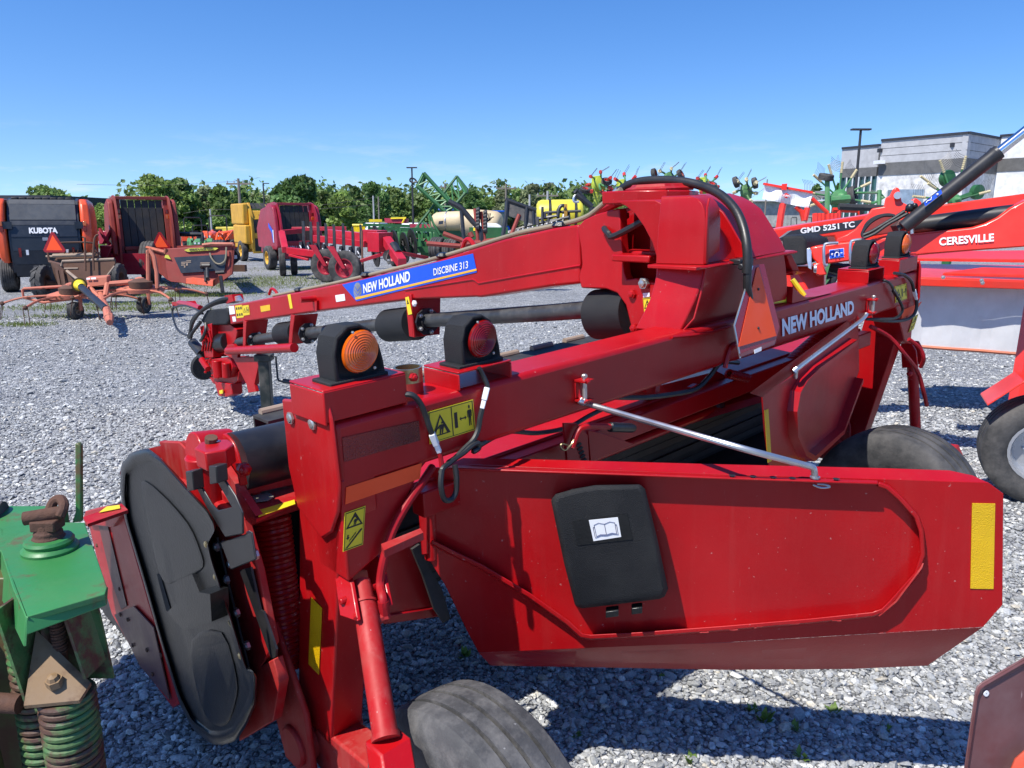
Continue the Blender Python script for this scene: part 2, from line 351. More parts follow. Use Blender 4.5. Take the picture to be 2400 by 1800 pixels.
def stone_mat():
    m = bpy.data.materials.new('crushed_stone'); m.use_nodes = True; N = m.node_tree.nodes; Lk = m.node_tree.links.new
    b = N['Principled BSDF']; b.inputs['Roughness'].default_value = .8
    at = N.new('ShaderNodeAttribute'); at.attribute_name = 'tone'
    tc = N.new('ShaderNodeTexCoord'); n = N.new('ShaderNodeTexNoise'); n.inputs['Scale'].default_value = 120; n.inputs['Detail'].default_value = 4; Lk(tc.outputs['Object'], n.inputs['Vector'])
    mr = N.new('ShaderNodeMapRange'); mr.inputs[1].default_value = .3; mr.inputs[2].default_value = .7; mr.inputs[3].default_value = .75; mr.inputs[4].default_value = 1.2; Lk(n.outputs['Fac'], mr.inputs[0])
    mx = N.new('ShaderNodeMix'); mx.data_type = 'RGBA'; mx.blend_type = 'MULTIPLY'; mx.inputs[0].default_value = 1
    Lk(at.outputs['Color'], mx.inputs[6]); Lk(mr.outputs[0], mx.inputs[7]); Lk(mx.outputs[2], b.inputs['Base Color'])
    return m
def stones(name, xy, size, seed):
    rng = np.random.default_rng(seed); n = len(xy)
    t = (1+5**.5)/2
    ico = np.array([(-1, t, 0), (1, t, 0), (-1, -t, 0), (1, -t, 0), (0, -1, t), (0, 1, t), (0, -1, -t), (0, 1, -t), (t, 0, -1), (t, 0, 1), (-t, 0, -1), (-t, 0, 1)], float); ico /= np.linalg.norm(ico[0])
    fc = np.array([(0, 11, 5), (0, 5, 1), (0, 1, 7), (0, 7, 10), (0, 10, 11), (1, 5, 9), (5, 11, 4), (11, 10, 2), (10, 7, 6), (7, 1, 8), (3, 9, 4), (3, 4, 2), (3, 2, 6), (3, 6, 8), (3, 8, 9), (4, 9, 5), (2, 4, 11), (6, 2, 10), (8, 6, 7), (9, 8, 1)])
    v = ico[None]*(1+rng.uniform(-.32, .32, (n, 12, 1)))
    sc = np.stack([rng.uniform(.8, 1.45, n), rng.uniform(.6, 1.0, n), rng.uniform(.35, .7, n)], 1)*size[:, None]
    v = v*sc[:, None, :]
    a = rng.normal(0, .45, n); ca, sa = np.cos(a), np.sin(a)          # tilt
    y, z = v[:, :, 1].copy(), v[:, :, 2].copy(); v[:, :, 1] = y*ca[:, None]-z*sa[:, None]; v[:, :, 2] = y*sa[:, None]+z*ca[:, None]
    a = rng.uniform(0, 6.283, n); ca, sa = np.cos(a), np.sin(a)
    x, y = v[:, :, 0].copy(), v[:, :, 1].copy(); v[:, :, 0] = x*ca[:, None]-y*sa[:, None]; v[:, :, 1] = x*sa[:, None]+y*ca[:, None]
    v[:, :, 0] += xy[:, 0:1]; v[:, :, 1] += xy[:, 1:2]; v[:, :, 2] += (size*rng.uniform(.0, .55, n))[:, None]
    f = (fc[None]+12*np.arange(n)[:, None, None]).reshape(-1)
    me = bpy.data.meshes.new(name); me.vertices.add(n*12); me.vertices.foreach_set('co', v.reshape(-1).astype(np.float32))
    me.loops.add(len(f)); me.loops.foreach_set('vertex_index', f.astype(np.int32)); me.polygons.add(len(f)//3)
    me.polygons.foreach_set('loop_start', np.arange(0, len(f), 3, dtype=np.int32)); me.polygons.foreach_set('use_smooth', np.zeros(len(f)//3, bool)); me.update(calc_edges=True)
    pal = np.array([(0.221, 0.229, 0.234), (0.263, 0.271, 0.274), (0.307, 0.317, 0.318), (0.35, 0.359, 0.359), (0.402, 0.411, 0.405), (0.484, 0.488, 0.47), (0.652, 0.653, 0.616), (0.494, 0.46, 0.385)])
    k = rng.choice(len(pal), n, p=[.12, .16, .20, .19, .15, .10, .05, .03])
    c = pal[k]*rng.uniform(.8, 1.2, (n, 1)); cc = np.ones((n, 12, 4), np.float32); cc[:, :, :3] = c[:, None]
    at = me.color_attributes.new('tone', 'FLOAT_COLOR', 'POINT'); at.data.foreach_set('color', cc.reshape(-1))
    me.materials.append(STONE); o = bpy.data.objects.new(name, me); COL.objects.link(o); return tag(o, kind='stuff')
STONE = stone_mat()
rng = np.random.default_rng(5)
def scatter(n, y0, y1):
    yy = rng.uniform(y0, y1, n*2); hw = .16+.70*(yy*1.05+.4); xx = rng.uniform(-1, 1, n*2)*hw.max(); k = np.abs(xx) < hw
    return np.stack([xx[k], yy[k]], 1)[:n]
p1 = scatter(62000, 1.6, 4.0); p2 = scatter(56000, 4.0, 7.6); p3 = scatter(52000, 7.6, 15)
o = stones('gravel_stones', np.concatenate([p1, p2, p3]), np.concatenate([rng.lognormal(-4.80, .42, len(p1)), rng.lognormal(-4.52, .36, len(p2)), rng.lognormal(-4.5, .38, len(p3))]), 3)
tag(o, 'loose angular grey and white crushed stone covering the yard nearest the mower', 'gravel')
# ------------------------------------------------------------------ the mower conditioner in front
_uv = ray(3193, 361); MU = V(_uv).normalized(); MN = V((MU.y, -MU.x, 0)).normalized(); MW = MU.cross(-MN); MO = P(780, 982, 1.87)
MY = -MN
def L(a, y, c): return MO + MU*a + MY*y + MW*c            # along the beam, forward, up
def _hit(px, py, n, val):
    r = ray(px, py); return CP + r*((val-(CP-MO).dot(n))/r.dot(n))
def f(px, py, y=0): return _hit(px, py, MY, y)
def e(px, py, a=0): return _hit(px, py, MU, a)
def t(px, py, c=0): return _hit(px, py, MW, c)
org = L(1.9, .4, -1.37)
MM = Matrix(((MU.x, MY.x, MW.x, org.x), (MU.y, MY.y, MW.y, org.y), (MU.z, MY.z, MW.z, org.z), (0, 0, 0, 1)))
mow = thing('mower_conditioner', 'large red trailed disc mower conditioner with raised arched tongue, filling the foreground', 'mower', mat=MM)
# --- rear frame beam with both end plates
mb = MB(); mb.para(L(0, 0, -.192), MU*3.75, MY*.17, MW*.18)
beam = mb.build('frame_beam', RED, mow, bevel=.018, seg=3)
def leg(mir):
    X = (lambda a, y, c: L(3.75-a, y, c)) if mir else L
    s = -1 if mir else 1
    mb = MB()
    mb.prism([X(-.013, .237, .012), X(-.013, -.002, .045), X(-.013, -.013, .005), X(-.013, -.02, -.165), X(-.013, .0, -.24), X(-.013, .045, -.31), X(-.013, .10, -.345), X(-.013, .22, -.29), X(-.013, .245, -.18)], MU*s*.012)
    mb.prism([X(0, .225, -.16), X(0, 0, -.16), X(0, .0, -.26), X(0, .05, -.40), X(0, .075, -.517), X(0, .205, -1.055), X(0, .404, -1.03), X(0, .298, -.59), X(0, .225, -.25)], MU*s*.105)
    mb.prism([X(.0, 0.004, -.175), X(.285, 0.004, -.18), X(.25, .004, -.205), X(.10, .004, -.40), X(.0, .004, -.44)], MY*.15)
    o = mb.build('wheel_leg', RED, mow, bevel=.012, seg=2)
    mb = MB()
    for (yy, cc) in ((.19, -.03), (.075, -.022)): mb.bolt(X(-.014, yy, cc), -MU*s, .017, .006)
    mb.build('bolt', BOLT, o)
    # pivot lugs, trailing arm
    mb = MB()
    for a in (-.045, .115): mb.prism([X(a, .46, -.72), X(a, .40, -.70), X(a, .26, -.95), X(a, .25, -1.2), X(a, .44, -1.2), X(a, .50, -1.0)], MU*s*.02)
    mb.cyl(X(-.06, .35, -1.1), X(.16, .35, -1.1), .065, 20)
    mb.prism([X(.0, .42, -1.16), X(.0, .28, -1.02), X(.0, -.30, -.98), X(.0, -.36, -1.1), X(.0, .2, -1.2)], MU*s*.10)
    mb.build('trailing_arm', REDD, mow, bevel=.008)
    return o
legL = leg(False); legR = leg(True)
# reflectors and warning stickers on the near leg
def decal(name, pts, m, parent, n, th=.0016): return MB().prism(pts, V(n).normalized()*th).build(name, m, parent, smooth=False)
ez = lambda pts, a=-.0005: [e(x, y, a) for x, y in pts]
fz = lambda pts, y=-.0025: [f(x, y_, y) for x, y_ in pts]
decal('yellow_reflector', ez([(730, 1400), (755, 1425), (748, 1581), (724, 1556)], -.002), YELR, mow, -MU)
decal('orange_reflector', fz([(811, 1142), (988, 1085), (983, 1122), (809, 1182)], -.0005), FLUO, mow, MN)
decal('red_reflector', fz([(801, 1026), (981, 986), (984, 1032), (806, 1083)], -.0008), REFR, mow, MN)
def signpt(q, s_, t_, off):
    bl, br, tr, tl = q; n = (br-bl).cross(tl-bl).normalized()
    return (bl*(1-s_)+br*s_)*(1-t_)+(tl*(1-s_)+tr*s_)*t_+n*off
def sign(q, shapes, parent, m=YEL, name='warning_decal', frame=True):  # quad bl br tr tl, shapes in unit square
    n = (q[1]-q[0]).cross(q[3]-q[0]).normalized()
    o = MB().prism(list(q), n*.0014).build(name, m, parent, smooth=False)
    mb = MB()
    for sh in shapes: mb.add([signpt(q, x, y, .0022) for x, y in sh], [list(range(len(sh)))])
    if shapes: mb.build('pictogram', DBLK, o, smooth=False)
    return o
def frame_sh(x0, y0, x1, y1, w_):
    return [[(x0, y0), (x1, y0), (x1, y0+w_), (x0, y0+w_)], [(x0, y1-w_), (x1, y1-w_), (x1, y1), (x0, y1)], [(x0, y0), (x0+w_, y0), (x0+w_, y1), (x0, y1)], [(x1-w_, y0), (x1, y0), (x1, y1), (x1-w_, y1)]]
def tri_sh(cx, y0, y1, hw, w_=.045):
    h = y1-y0; return [[(cx-hw, y0), (cx+hw, y0), (cx+hw-w_*1.4, y0+w_*.8), (cx-hw+w_*1.4, y0+w_*.8)], [(cx-hw, y0), (cx-hw+w_*1.6, y0+w_*.2), (cx, y1-w_*2.2), (cx, y1)], [(cx+hw, y0), (cx+hw-w_*1.6, y0+w_*.2), (cx, y1-w_*2.2), (cx, y1)]]
def man_sh(cx, y0, h, w_, lean=0):
    X = lambda x, y: (cx+x*w_+lean*y*w_, y0+y*h)
    c = [X(.15*math.cos(k*.785)*1.1, .90+.10*math.sin(k*.785)) for k in range(8)]
    return [c, [X(-.3, .76), X(.3, .76), X(.42, .70), X(.42, .42), X(.30, .42), X(.27, .66), X(.24, .40), X(.22, 0), X(.06, 0), X(.02, .38), X(-.02, .38), X(-.06, 0), X(-.22, 0), X(-.24, .40), X(-.27, .66), X(-.30, .42), X(-.42, .42), X(-.42, .70)]]
CRUSH = frame_sh(.02, .03, .98, .97, .018)+[[(.49, .03), (.51, .03), (.51, .97), (.49, .97)]]+tri_sh(.25, .18, .84, .2)+man_sh(.25, .22, .38, .17, .25)+[[(.13, .36), (.22, .50), (.235, .48), (.15, .34)]] + \
    [[(.55, .25), (.62, .25), (.62, .75), (.55, .75)], [(.66, .5), (.70, .57), (.70, .52), (.78, .52), (.78, .57), (.82, .5), (.78, .43), (.78, .48), (.70, .48), (.70, .43)]]+man_sh(.89, .2, .68, .12)
q = fz([(1007, 1041), (1114, 1007), (1108, 936), (1001, 966)]); sign(q, CRUSH, mow)
FALL = frame_sh(.04, .02, .96, .98, .022)+tri_sh(.5, .56, .94, .42, .05)+man_sh(.5, .60, .2, .25, .4)+[[(.38, .80), (.62, .80), (.62, .825), (.38, .825)], [(.16, .40), (.24, .40), (.24, .33), (.29, .33), (.2, .27), (.11, .33), (.16, .33)], [(.1, .06), (.2, .06), (.9, .42), (.88, .46), (.8, .44)], [(.25, .2), (.3, .26), (.62, .43), (.57, .36)]]
q = fz([(803.5, 1293), (850, 1276), (856, 1185), (807.5, 1202)], -.0006); sign(q, FALL, mow)
# the opposite end carries the same stickers
decal('orange_reflector', fz([(2115, 727), (2160, 707), (2146, 730), (2112, 748)], .001), FLUO, mow, MN)
q = fz([(2099, 710), (2126, 700), (2124, 664), (2097, 672)]); sign(q, CRUSH, mow)
q = fz([(2129, 780), (2141, 771), (2152, 736), (2141, 742)], .001); sign(q, FALL, mow)
# --- tail lamp brackets and lamps
def bracket(a0, a1, h, y0, y1, hat=True):
    mb = MB(); th = .006
    mb.para(L(a0, y0, h-.012), MU*(a1-a0), MY*(y1-y0), MW*th)
    mb.para(L(a0, y0, -.014), MU*th, MY*(y1-y0), MW*(h))
    mb.para(L(a1-th, y0, -.014), MU*th, MY*(y1-y0), MW*(h))
    if not hat: mb.para(L(a0, y0-.001, -.006), MU*(a1-a0), MY*th, MW*(h-.004))
    return mb.build('lamp_bracket', RED, mow, bevel=.005)
bracket(-.022, .22, .082, -.004, .165, False)
bracket(.397, .60, .046, .0, .16)
bracket(3.08, 3.275, .062, .0, .16)
bracket(3.47, 3.725, .082, .0, .165, False)
def lamp(a0, c0, y0, m, mir=1):
    S = lambda a, y, c: L(a0+a*mir, y0+y, c0+c)
    mb = MB()
    prof = [(x, c*.86) for x, c in [(-.055, .02), (-.058, .10), (-.045, .150), (-.012, .178), (.025, .178), (.056, .155), (.078, .105), (.086, .06), (.090, .018), (.06, .012), (-.02, .012)]]
    n = len(prof)
    back = [S(x*.86-.008, .082, c*.97) for x, c in prof]; mid = [S(x, .055, c) for x, c in prof]; fr = [S(x, .0, c) for x, c in prof]
    fr2 = [S((x-.018)*.9+.018, -.004, (c-.08)*.9+.08) for x, c in prof]
    fr3 = [S((x-.018)*.78+.018, .012, (c-.08)*.78+.08) for x, c in prof]
    mb.loft([back, mid, fr, fr2, fr3])
    mb.prism([S(-.075, -.006, 0), S(.095, -.006, 0), S(.095, .085, 0), S(-.075, .085, 0)], MW*.02)
    h = mb.build('tail_lamp', BLKT, mow, bevel=.004)
    cx, cc, ry = .018, .084, .051; rings = []; NR = 18
    for i in range(NR+1):
        rr = ry*(1-i/NR); hh = .004+.020*math.sqrt(max(0, 1-(rr/ry)**2))+(.0022 if i % 2 else 0)
        rings.append([S(cx+(rr+.0004)*1.02*math.cos(2*math.pi*k/28)+rr*.12*math.sin(2*math.pi*k/28), -hh+.002, cc+(rr+.0004)*1.04*math.sin(2*math.pi*k/28)) for k in range(28)])
    lens = MB().loft(rings).build('lamp_lens', m, h, sharp=60)
    mb = MB()
    for dx, dc in ((-.022, .052), (.032, -.046)): mb.bolt(S(cx+dx, -.012, cc+dc), MN, .004, .003)
    mb.build('lens_screw', BOLT, h)
    return h
lamp(.085, .064, .02, AMB, 1); lamp(.495, .029, .03, RLENS, 1)
lamp(3.175, .045, .03, RLENS, 1); lamp(3.565, .064, .02, AMB, 1)
# hub tube on the beam between the lamps
mb = MB(); mb.cyl(L(.30, .10, -.014), L(.30, .10, .02), .04, 24)
o = mb.build('post_socket', REDD, mow)
mb = MB(); mb.lathe(L(.30, .10, .02), MW, [(0, .04), (.04, .04), (.04, .034), (0, .034)], 28); mb.build('post_sleeve', GOLD, mow)
MB().bolt(L(.285, .06, .04), MN, .012, .012).build('bolt', RED, mow)
# --- the big tower in the middle of the beam
TC = 1.9
lv = [(-.03, .40, .405, .04, .245), (.03, .385, .392, .02, .215), (.09, .355, .372, .008, .195), (.15, .325, .357, .0, .185), (.215, .300, .345, .0, .18)]
def ring(c, h0, h1, y0, y1, yb=.28): return [L(TC-h1, y1, c), L(TC-h0, y0, c), L(TC+h0, y0, c), L(TC+h1, y1, c), L(TC+h1*.8, yb, c), L(TC-h1*.62, yb, c)]
mb = MB(); mb.loft([ring(c, h0, h1, y0, y1) for c, h0, h1, y0, y1 in lv])
tower = mb.build('tower', RED, mow, bevel=.006)
mb = MB()                                                    # left and right upper shells with a recessed back between them
def shell(s_):
    if s_ < 0: pr = [(.222, .305, .345, 0), (.30, .305, .338, 0), (.38, .303, .328, .0), (.42, .30, .322, .006), (.445, .298, .318, .02), (.462, .296, .315, .04), (.472, .294, .312, .075)]
    else: pr = [(.222, .305, .345, -.005), (.27, .303, .342, .02), (.31, .302, .34, .05), (.36, .30, .335, .085), (.40, .298, .33, .115), (.43, .296, .325, .16), (.452, .292, .32, .205), (.468, .288, .315, .26)]
    rs = []
    for c, h0, h1, yy in pr: rs.append([L(TC+s_*h1, .19, c), L(TC+s_*h0, yy, c), L(TC+s_*(h0-.03), yy, c), L(TC+s_*(h0-.03), yy+.03, c), L(TC+s_*.12, yy+.05, c), L(TC+s_*.12, yy+.25, c)] if s_ < 0 else
        [L(TC+s_*h1, yy+.2, c), L(TC+s_*h0, yy, c), L(TC+s_*-.02, yy-.012, c), L(TC+s_*-.02, yy+.05, c), L(TC+s_*.05, yy+.23, c), L(TC+s_*.2, yy+.24, c)])
    return mb.loft(rs)
shell(-1); shell(1)
mb.loft([[L(TC-.29, .03+y, c), L(TC+.05, .04+y, c), L(TC+.05, .22+y, c), L(TC-.29, .22+y, c)] for c, y in ((.22, 0), (.30, .03), (.36, .07), (.41, .115), (.44, .16), (.46, .21))])
mb.para(L(TC-.375, -.012, .207), MU*.75, MY*.22, MW*.014)     # shelf between the lower and the upper part
mb.prism([L(TC+.31, -.006, .205), L(TC+.345, -.012, .205), L(TC+.42, -.012, .13), L(TC+.39, -.002, .11)], MY*.2)
mb.prism([L(TC+.355, -.02, .135), L(TC+.475, -.02, .118), L(TC+.475, .02, .105), L(TC+.355, .02, .12)], MY*.17)
mb.tube([L(TC-.30, -.002, .225), L(TC-.298, -.002, .34), L(TC-.294, -.002, .43), L(TC-.28, -.0, .462)], .006, 6)
mb.build('tower_shell', RED, mow, bevel=.005)
mb = MB(); mb.tube([L(TC-.36, -.006, .214), L(TC-.30, -.016, .214), L(TC+.375, -.016, .214)], .005, 6); mb.tube([L(1.505, .03, -.02), L(1.53, -.004, .03), L(1.572, -.004, .12), L(1.598, -.004, .205)], .004, 6)
mb.tube([f(1575, 790, -.004), f(1620, 786, -.004), f(1668, 778, -.004), f(1712, 764, -.003)], .006, 6)
mb.build('weld_bead', RED, tower)
# flares where the tower runs out into the beam, both sides
mb = MB()
for s_ in (1,):
    fl = [(.44, .035), (.52, -.002), (.62, -.009), (.78, -.012)]
    mb.loft([[L(TC+s_*h, .004, -.012), L(TC+s_*h, .004, c), L(TC+s_*h, .168, c), L(TC+s_*h, .168, -.012)] for h, c in [(.40, .06)]+fl])
mb.build('tower_foot', RED, mow, sharp=60)
# lug below, and red hook beside the sign
mb = MB(); mb.tube(smoothpts([f(1699, 862, -.006), f(1706, 835, -.006), f(1714, 815, -.006), f(1728, 807, -.006), f(1745, 806, -.004)]), .010, 8); mb.build('sign_hook', RED, mow)
# pivot tube, base and knuckle
PV = L(1.9, .43, .3)
bd = (P(537, 735, 7.3)-PV); bd.z = 0; bd.normalize(); BN = V((-bd.y, bd.x, 0));
if BN.dot(V((-1, -1, 0))) < 0: BN = -BN
BO = PV + BN*.115
def bm(px, py, off=0.0):
    r = ray(px, py); return CP + r*(((BO+BN*off)-CP).dot(BN)/r.dot(BN))
mb = MB()
mb.cyl(L(1.97, .39, .05), L(1.97, .39, .45), .085, 32)
mb.build('pivot_tube', RED, mow)
mb = MB(); mb.cyl(L(1.9, .43, .215), L(1.9, .43, .245), .13, 32); mb.para(L(1.70, .33, .205), MU*.3, MY*.2, MW*.03)
mb.para(L(1.80, .335, .24), MU*.07, MY*.07, MW*.12); mb.build('pivot_base', RED, mow, bevel=.006)
mb = MB(); mb.para(f(1525, 518, .3), MU*.07, MY*-.002, MW*.03); mb.build('white_tag', DWHT, mow, smooth=False)
bz = lambda pts, off=.0: [bm(x, y, off) for x, y in pts]
# --- tongue
mb = MB()
tz = [(535.6, 716.5), (801, 664), (1000, 618), (1181, 561), (1300, 534), (1356, 526), (1361, 664), (1291, 671), (1125, 697), (1113, 696), (960, 702), (744, 729), (573, 754), (540, 761)]
mb.prism(bz(tz), -BN*.17)
tongue = mb.build('tongue', RED, mow, bevel=.012, seg=3)
mb = MB(); mb.prism(bz([(1353, 533), (1368, 516), (1395, 503), (1432, 492), (1452, 489), (1455, 560), (1462, 640), (1468, 656), (1490, 652), (1540, 664), (1527, 700), (1505, 752), (1483, 782), (1476, 755), (1466, 715), (1446, 687), (1420, 677), (1362, 675), (1356, 650), (1364, 620), (1361, 580)], .012), -BN*.05)
mb.prism(bz([(1353, 533), (1368, 516), (1395, 503), (1432, 492), (1560, 474), (1565, 560), (1562, 655), (1440, 680), (1362, 675)], -.17), -BN*.03)
mb.prism(bz([(1462, 658), (1540, 664), (1527, 700), (1505, 752), (1483, 782), (1470, 715)], -.15), -BN*.05)
mb.build('tongue_knuckle', RED, mow, bevel=.006)
mb = MB(); mb.prism(bz([(1358, 560), (1380, 520), (1440, 498), (1440, 510), (1380, 560), (1375, 640), (1455, 655), (1455, 668), (1362, 668)], -.04), -BN*.1); mb.build('knuckle_web', REDD, mow)
# top yoke plate over the pivot
c0 = .5
mb = MB(); yk = [L(1.9, .43, 0)+V(v) for v in ()]
y0 = L(1.9, .43, .435)
pl = [y0+bd*.19+BN*.155, y0+BN*.165-bd*.02, y0-bd*.12+BN*.10, y0-bd*.16, y0-bd*.12-BN*.12, y0-BN*.16, y0+bd*.19-BN*.12]
mb.prism(pl, MW*.055); mb.build('yoke_plate', RED, mow, bevel=.006)
mb = MB(); mb.lathe(L(1.9, .43, .49), MW, [(0, .15), (.012, .155), (.02, .13), (.03, .12), (.032, .001)], 6); mb.build('pivot_cap', REDD, mow, smooth=False)
mb = MB(); mb.prism(bz([(1430, 497), (1340, 538), (1300, 549), (1300, 556), (1345, 546), (1432, 506)], -.02), -BN*.1); mb.build('tongue_top_rail', RED, mow, bevel=.01)
mb = MB()
mb.bolt(bm(1513, 664, .014), BN, .025, .02)
mb.build('pivot_bolt', BOLT, mow)
mb = MB(); mb.bolt(bm(1483, 689, .013), BN, .021, .012); mb.bolt(bm(1488, 769, .013), BN, .021, .012); mb.build('bolt', RED, mow)
q = bz([(1512, 755), (1524, 753), (1528, 697), (1507, 699)], .0135); sign(q, FALL, mow)
decal('white_tag', bz([(1508, 697), (1523, 695), (1523, 686), (1507, 687)], .0135), DWHT, mow, BN)
# seam, decal and writing on the tongue
mb = MB(); mb.tube(bz([(950, 680), (1040, 666), (1108, 655), (1114, 657), (1122, 664), (1250, 641), (1361, 622)], .001), .006, 6); mb.build('weld_bead', RED, tongue)
dz = .002
dec = decal('tongue_decal', bz([(802, 667), (836, 706), (1118, 638), (1109, 594)], dz), DBLU, tongue, BN)
decal('gold_stripe', bz([(831.5, 697.5), (834.5, 702.5), (1117.5, 634), (1117, 629.5)], dz+.002), DGLD, dec, BN)
mb = MB(); cx, cy = 838, 682
mb.add([bm(cx+9.5*math.cos(k*.3142), cy+20*math.sin(k*.3142), dz+.002) for k in range(20)], [list(range(20))]); lf = mb.build('leaf_emblem', DSLV, dec, smooth=False)
mb = MB()
for k in (-1, 0, 1):
    for s_ in (-1, 1): mb.add([bm(cx+x, cy+y, dz+.003) for x, y in [(0, k*10+9), (s_*7.5, k*9-3), (s_*7.5, k*9-1.3), (0, k*10+11.5)]], [[0, 1, 2, 3]])
mb.build('leaf_vein', DBLU, dec, smooth=False)
sphtext('maker_name', 'NEW HOLLAND', bz([(852.6, 688), (962, 659.5), (961, 634), (851, 666)], dz+.002), DWHT, dec, bold=.035)
sphtext('model_name', 'DISCBINE 313', bz([(1017, 646), (1097.6, 628.5), (1097.6, 611), (1016, 629.5)], dz+.002), DWHT, dec, bold=.012)
def z7(*pts): return [bm(400+x/3.687, 650+y/3.687, .0012) for x, y in pts]
decal('white_tag', z7((512, 322), (558, 315), (548, 245), (503, 250)), DWHT, tongue, BN)
sign(z7((572, 353), (632, 345), (615, 237), (557, 245)), [[(x+.05, y+.05), (x+.25, y+.05), (x+.25, y+.25), (x+.05, y+.25)] for x in (.05, .37, .68) for y in (.1, .6)], tongue)
sign(z7((630, 332), (685, 322), (675, 238), (620, 245)), tri_sh(.28, .3, .75, .2)+[[(.6, .2), (.68, .2), (.68, .8), (.6, .8)], [(.85, .2), (.92, .2), (.92, .8), (.85, .8)], [(.68, .45), (.85, .45), (.85, .55), (.68, .55)]], tongue)
decal('white_tag', z7((540, 384), (567, 380), (560, 337), (532, 340)), DWHT, tongue, BN)
decal('orange_reflector', z7((782, 300), (862, 285), (858, 235), (775, 250)), YELR, tongue, BN)
sign(z7((1033, 272), (1055, 268), (1035, 145), (1010, 150)), [], tongue)
decal('white_tag', z7((1432, 213), (1510, 200), (1503, 143), (1423, 155)), DWHT, tongue, BN)
mb = MB(); mb.cyl(bm(742, 700, -.01), bm(742, 700, -.01)+BN*.13, .022, 14); mb.prism(bz([(738, 705), (748, 704), (748, 728), (742, 730)], .0), BN*.02); mb.build('hose_peg', RED, tongue)
# rail hose along the top of the tongue
tp = [bm(x, y, -.06) for x, y in [(640, 693), (700, 681), (800, 660), (900, 636), (1000, 611), (1100, 582), (1180, 557), (1230, 543), (1290, 531), (1340, 520), (1375, 508), (1400, 490), (1425, 468), (1445, 452), (1456, 444)]]
mb = MB(); mb.tube(smoothpts(tp, 4), .012, 10); mb.build('rail_hose', TAN, mow)
mb = MB()
for x, y in ((702, 680), (860, 645), (1040, 600), (1315, 529)): mb.ball(bm(x, y, -.06), .026, 8, (1.8, 1.8, .9))
mb.build('hose_clip', BLK, mow)
mb = MB(); mb.tube(smoothpts([bm(x, y, -.1) for x, y in [(631, 690), (636, 677), (645, 681), (650, 690)]], 4), .012, 8); mb.build('hose_guide', RED, mow)
mb = MB(); mb.tube(smoothpts([bm(x, y, -.12) for x, y in [(1083, 588), (1090, 566), (1098, 561), (1106, 567), (1114, 580)]], 4), .014, 8); mb.build('hose_guide', RED, mow)
# big hose arching over the tower, clipped behind the sign
hp = [bm(1428, 463, -.04), bm(1440, 455, -.04), L(1.72, .42, .57), L(1.82, .36, .62), L(1.93, .27, .62), L(2.0, .17, .57), L(2.03, .07, .50), L(2.04, .0, .42), L(2.02, -.045, .33), L(2.0, -.06, .24), L(1.98, -.055, .20)]
hp = [P(1452, 447, 3.5), P(1475, 432, 3.45), P(1508, 424, 3.4), P(1550, 422, 3.33), P(1597, 425, 3.25), P(1645, 436, 3.17), P(1688, 456, 3.08), P(1722, 490, 3.0), P(1741, 530, 2.95), P(1750, 575, 2.92), P(1752, 612, 2.92), P(1750, 640, 2.93)]
mb = MB(); mb.tube(smoothpts(hp, 5), .0185, 12); mb.build('arched_hose', HOSE, mow)
mb = MB(); mb.cyl(P(1452, 447, 3.5), P(1437, 463, 3.52), .024, 12); mb.build('hose_ferrule', STL, mow)
mb = MB(); mb.tube(smoothpts([bm(1416, 535, .02), bm(1425, 546, .04), bm(1445, 551, .04), L(1.72, .25, .43), L(1.78, .2, .455)], 5), .014, 8); mb.build('braided_hose', HOSE, mow)
mb = MB(); mb.para(f(1735, 622, -.05), MU*.10, MY*.05, MW*.022); mb.cyl(f(1735, 626, -.06), f(1760, 618, -.06), .012); mb.build('hose_clamp', BLKM, mow, bevel=.004)
mb = MB(); mb.tube([P(1752, 640, 2.93), P(1751, 670, 2.94), P(1756, 700, 2.97)], .016, 10); mb.build('hose_tail', HOSE, mow)
mb = MB(); mb.tube(smoothpts([P(1312+x, y, 3.9-(x/140)*.35) for x, y in ((90, 500), (110, 488), (135, 475), (150, 470))], 4), .022, 8); mb.build('red_hose', REDH, mow)
# --- slow vehicle sign
SY = -.05
sgP = Plane(f(1777, 618, SY-.012), MU, n=(MN+MW*.24))
sgn = sgP.n
def f2(x, y, o=0): return sgP.hit(x, y, -(o-SY))
q = [(1725, 757), (1736, 800), (1742, 829), (1752, 836) , (1820, 806), (1827, 775), (1791, 622), (1786, 617), (1768, 620), (1760, 627)]
sg = MB().prism([f2(x, y, SY) for x, y in [(1721, 763), (1736, 838), (1816, 808), (1827, 766), (1791, 618), (1764, 622)]], -sgn*.003).build('slow_vehicle_sign', FLUR, mow, smooth=False)
MB().prism([f2(x, y, SY-.0005) for x, y in [(1720.5, 763), (1735, 840), (1737, 838.5), (1723, 763), (1765.5, 623.5), (1764, 621)]], -sgn*.004).build('sign_edge', STL, sg, smooth=False)
MB().prism([f2(x, y, SY-.002) for x, y in [(1734, 829), (1736, 836), (1815, 806), (1818, 796)]], -sgn*.001).build('sign_lower_border', mat('sign_border_faded', (.25, .05, .045), .3), sg, smooth=False)
MB().prism([f2(x, y, SY-.003) for x, y in [(1731, 813), (1820, 787), (1779, 626), (1774, 627)]], -sgn*.001).build('sign_triangle', FLUO, sg, smooth=False)
mb = MB(); mb.bolt(f2(1777, 678, SY-.003), sgn, .006, .003); mb.bolt(f2(1777, 769, SY-.003), sgn, .006, .003); mb.build('rivet', BLKM, sg)
decal('white_tag', [f2(x, y, SY-.003) for x, y in [(1768, 829), (1784, 822), (1784, 813), (1767, 820)]], DWHT, sg, sgn)
mb = MB(); mb.para(f2(1768, 690, SY+.012), MU*.04, MY*.02, MW*-.22); mb.build('sign_bracket', BLKM, mow)
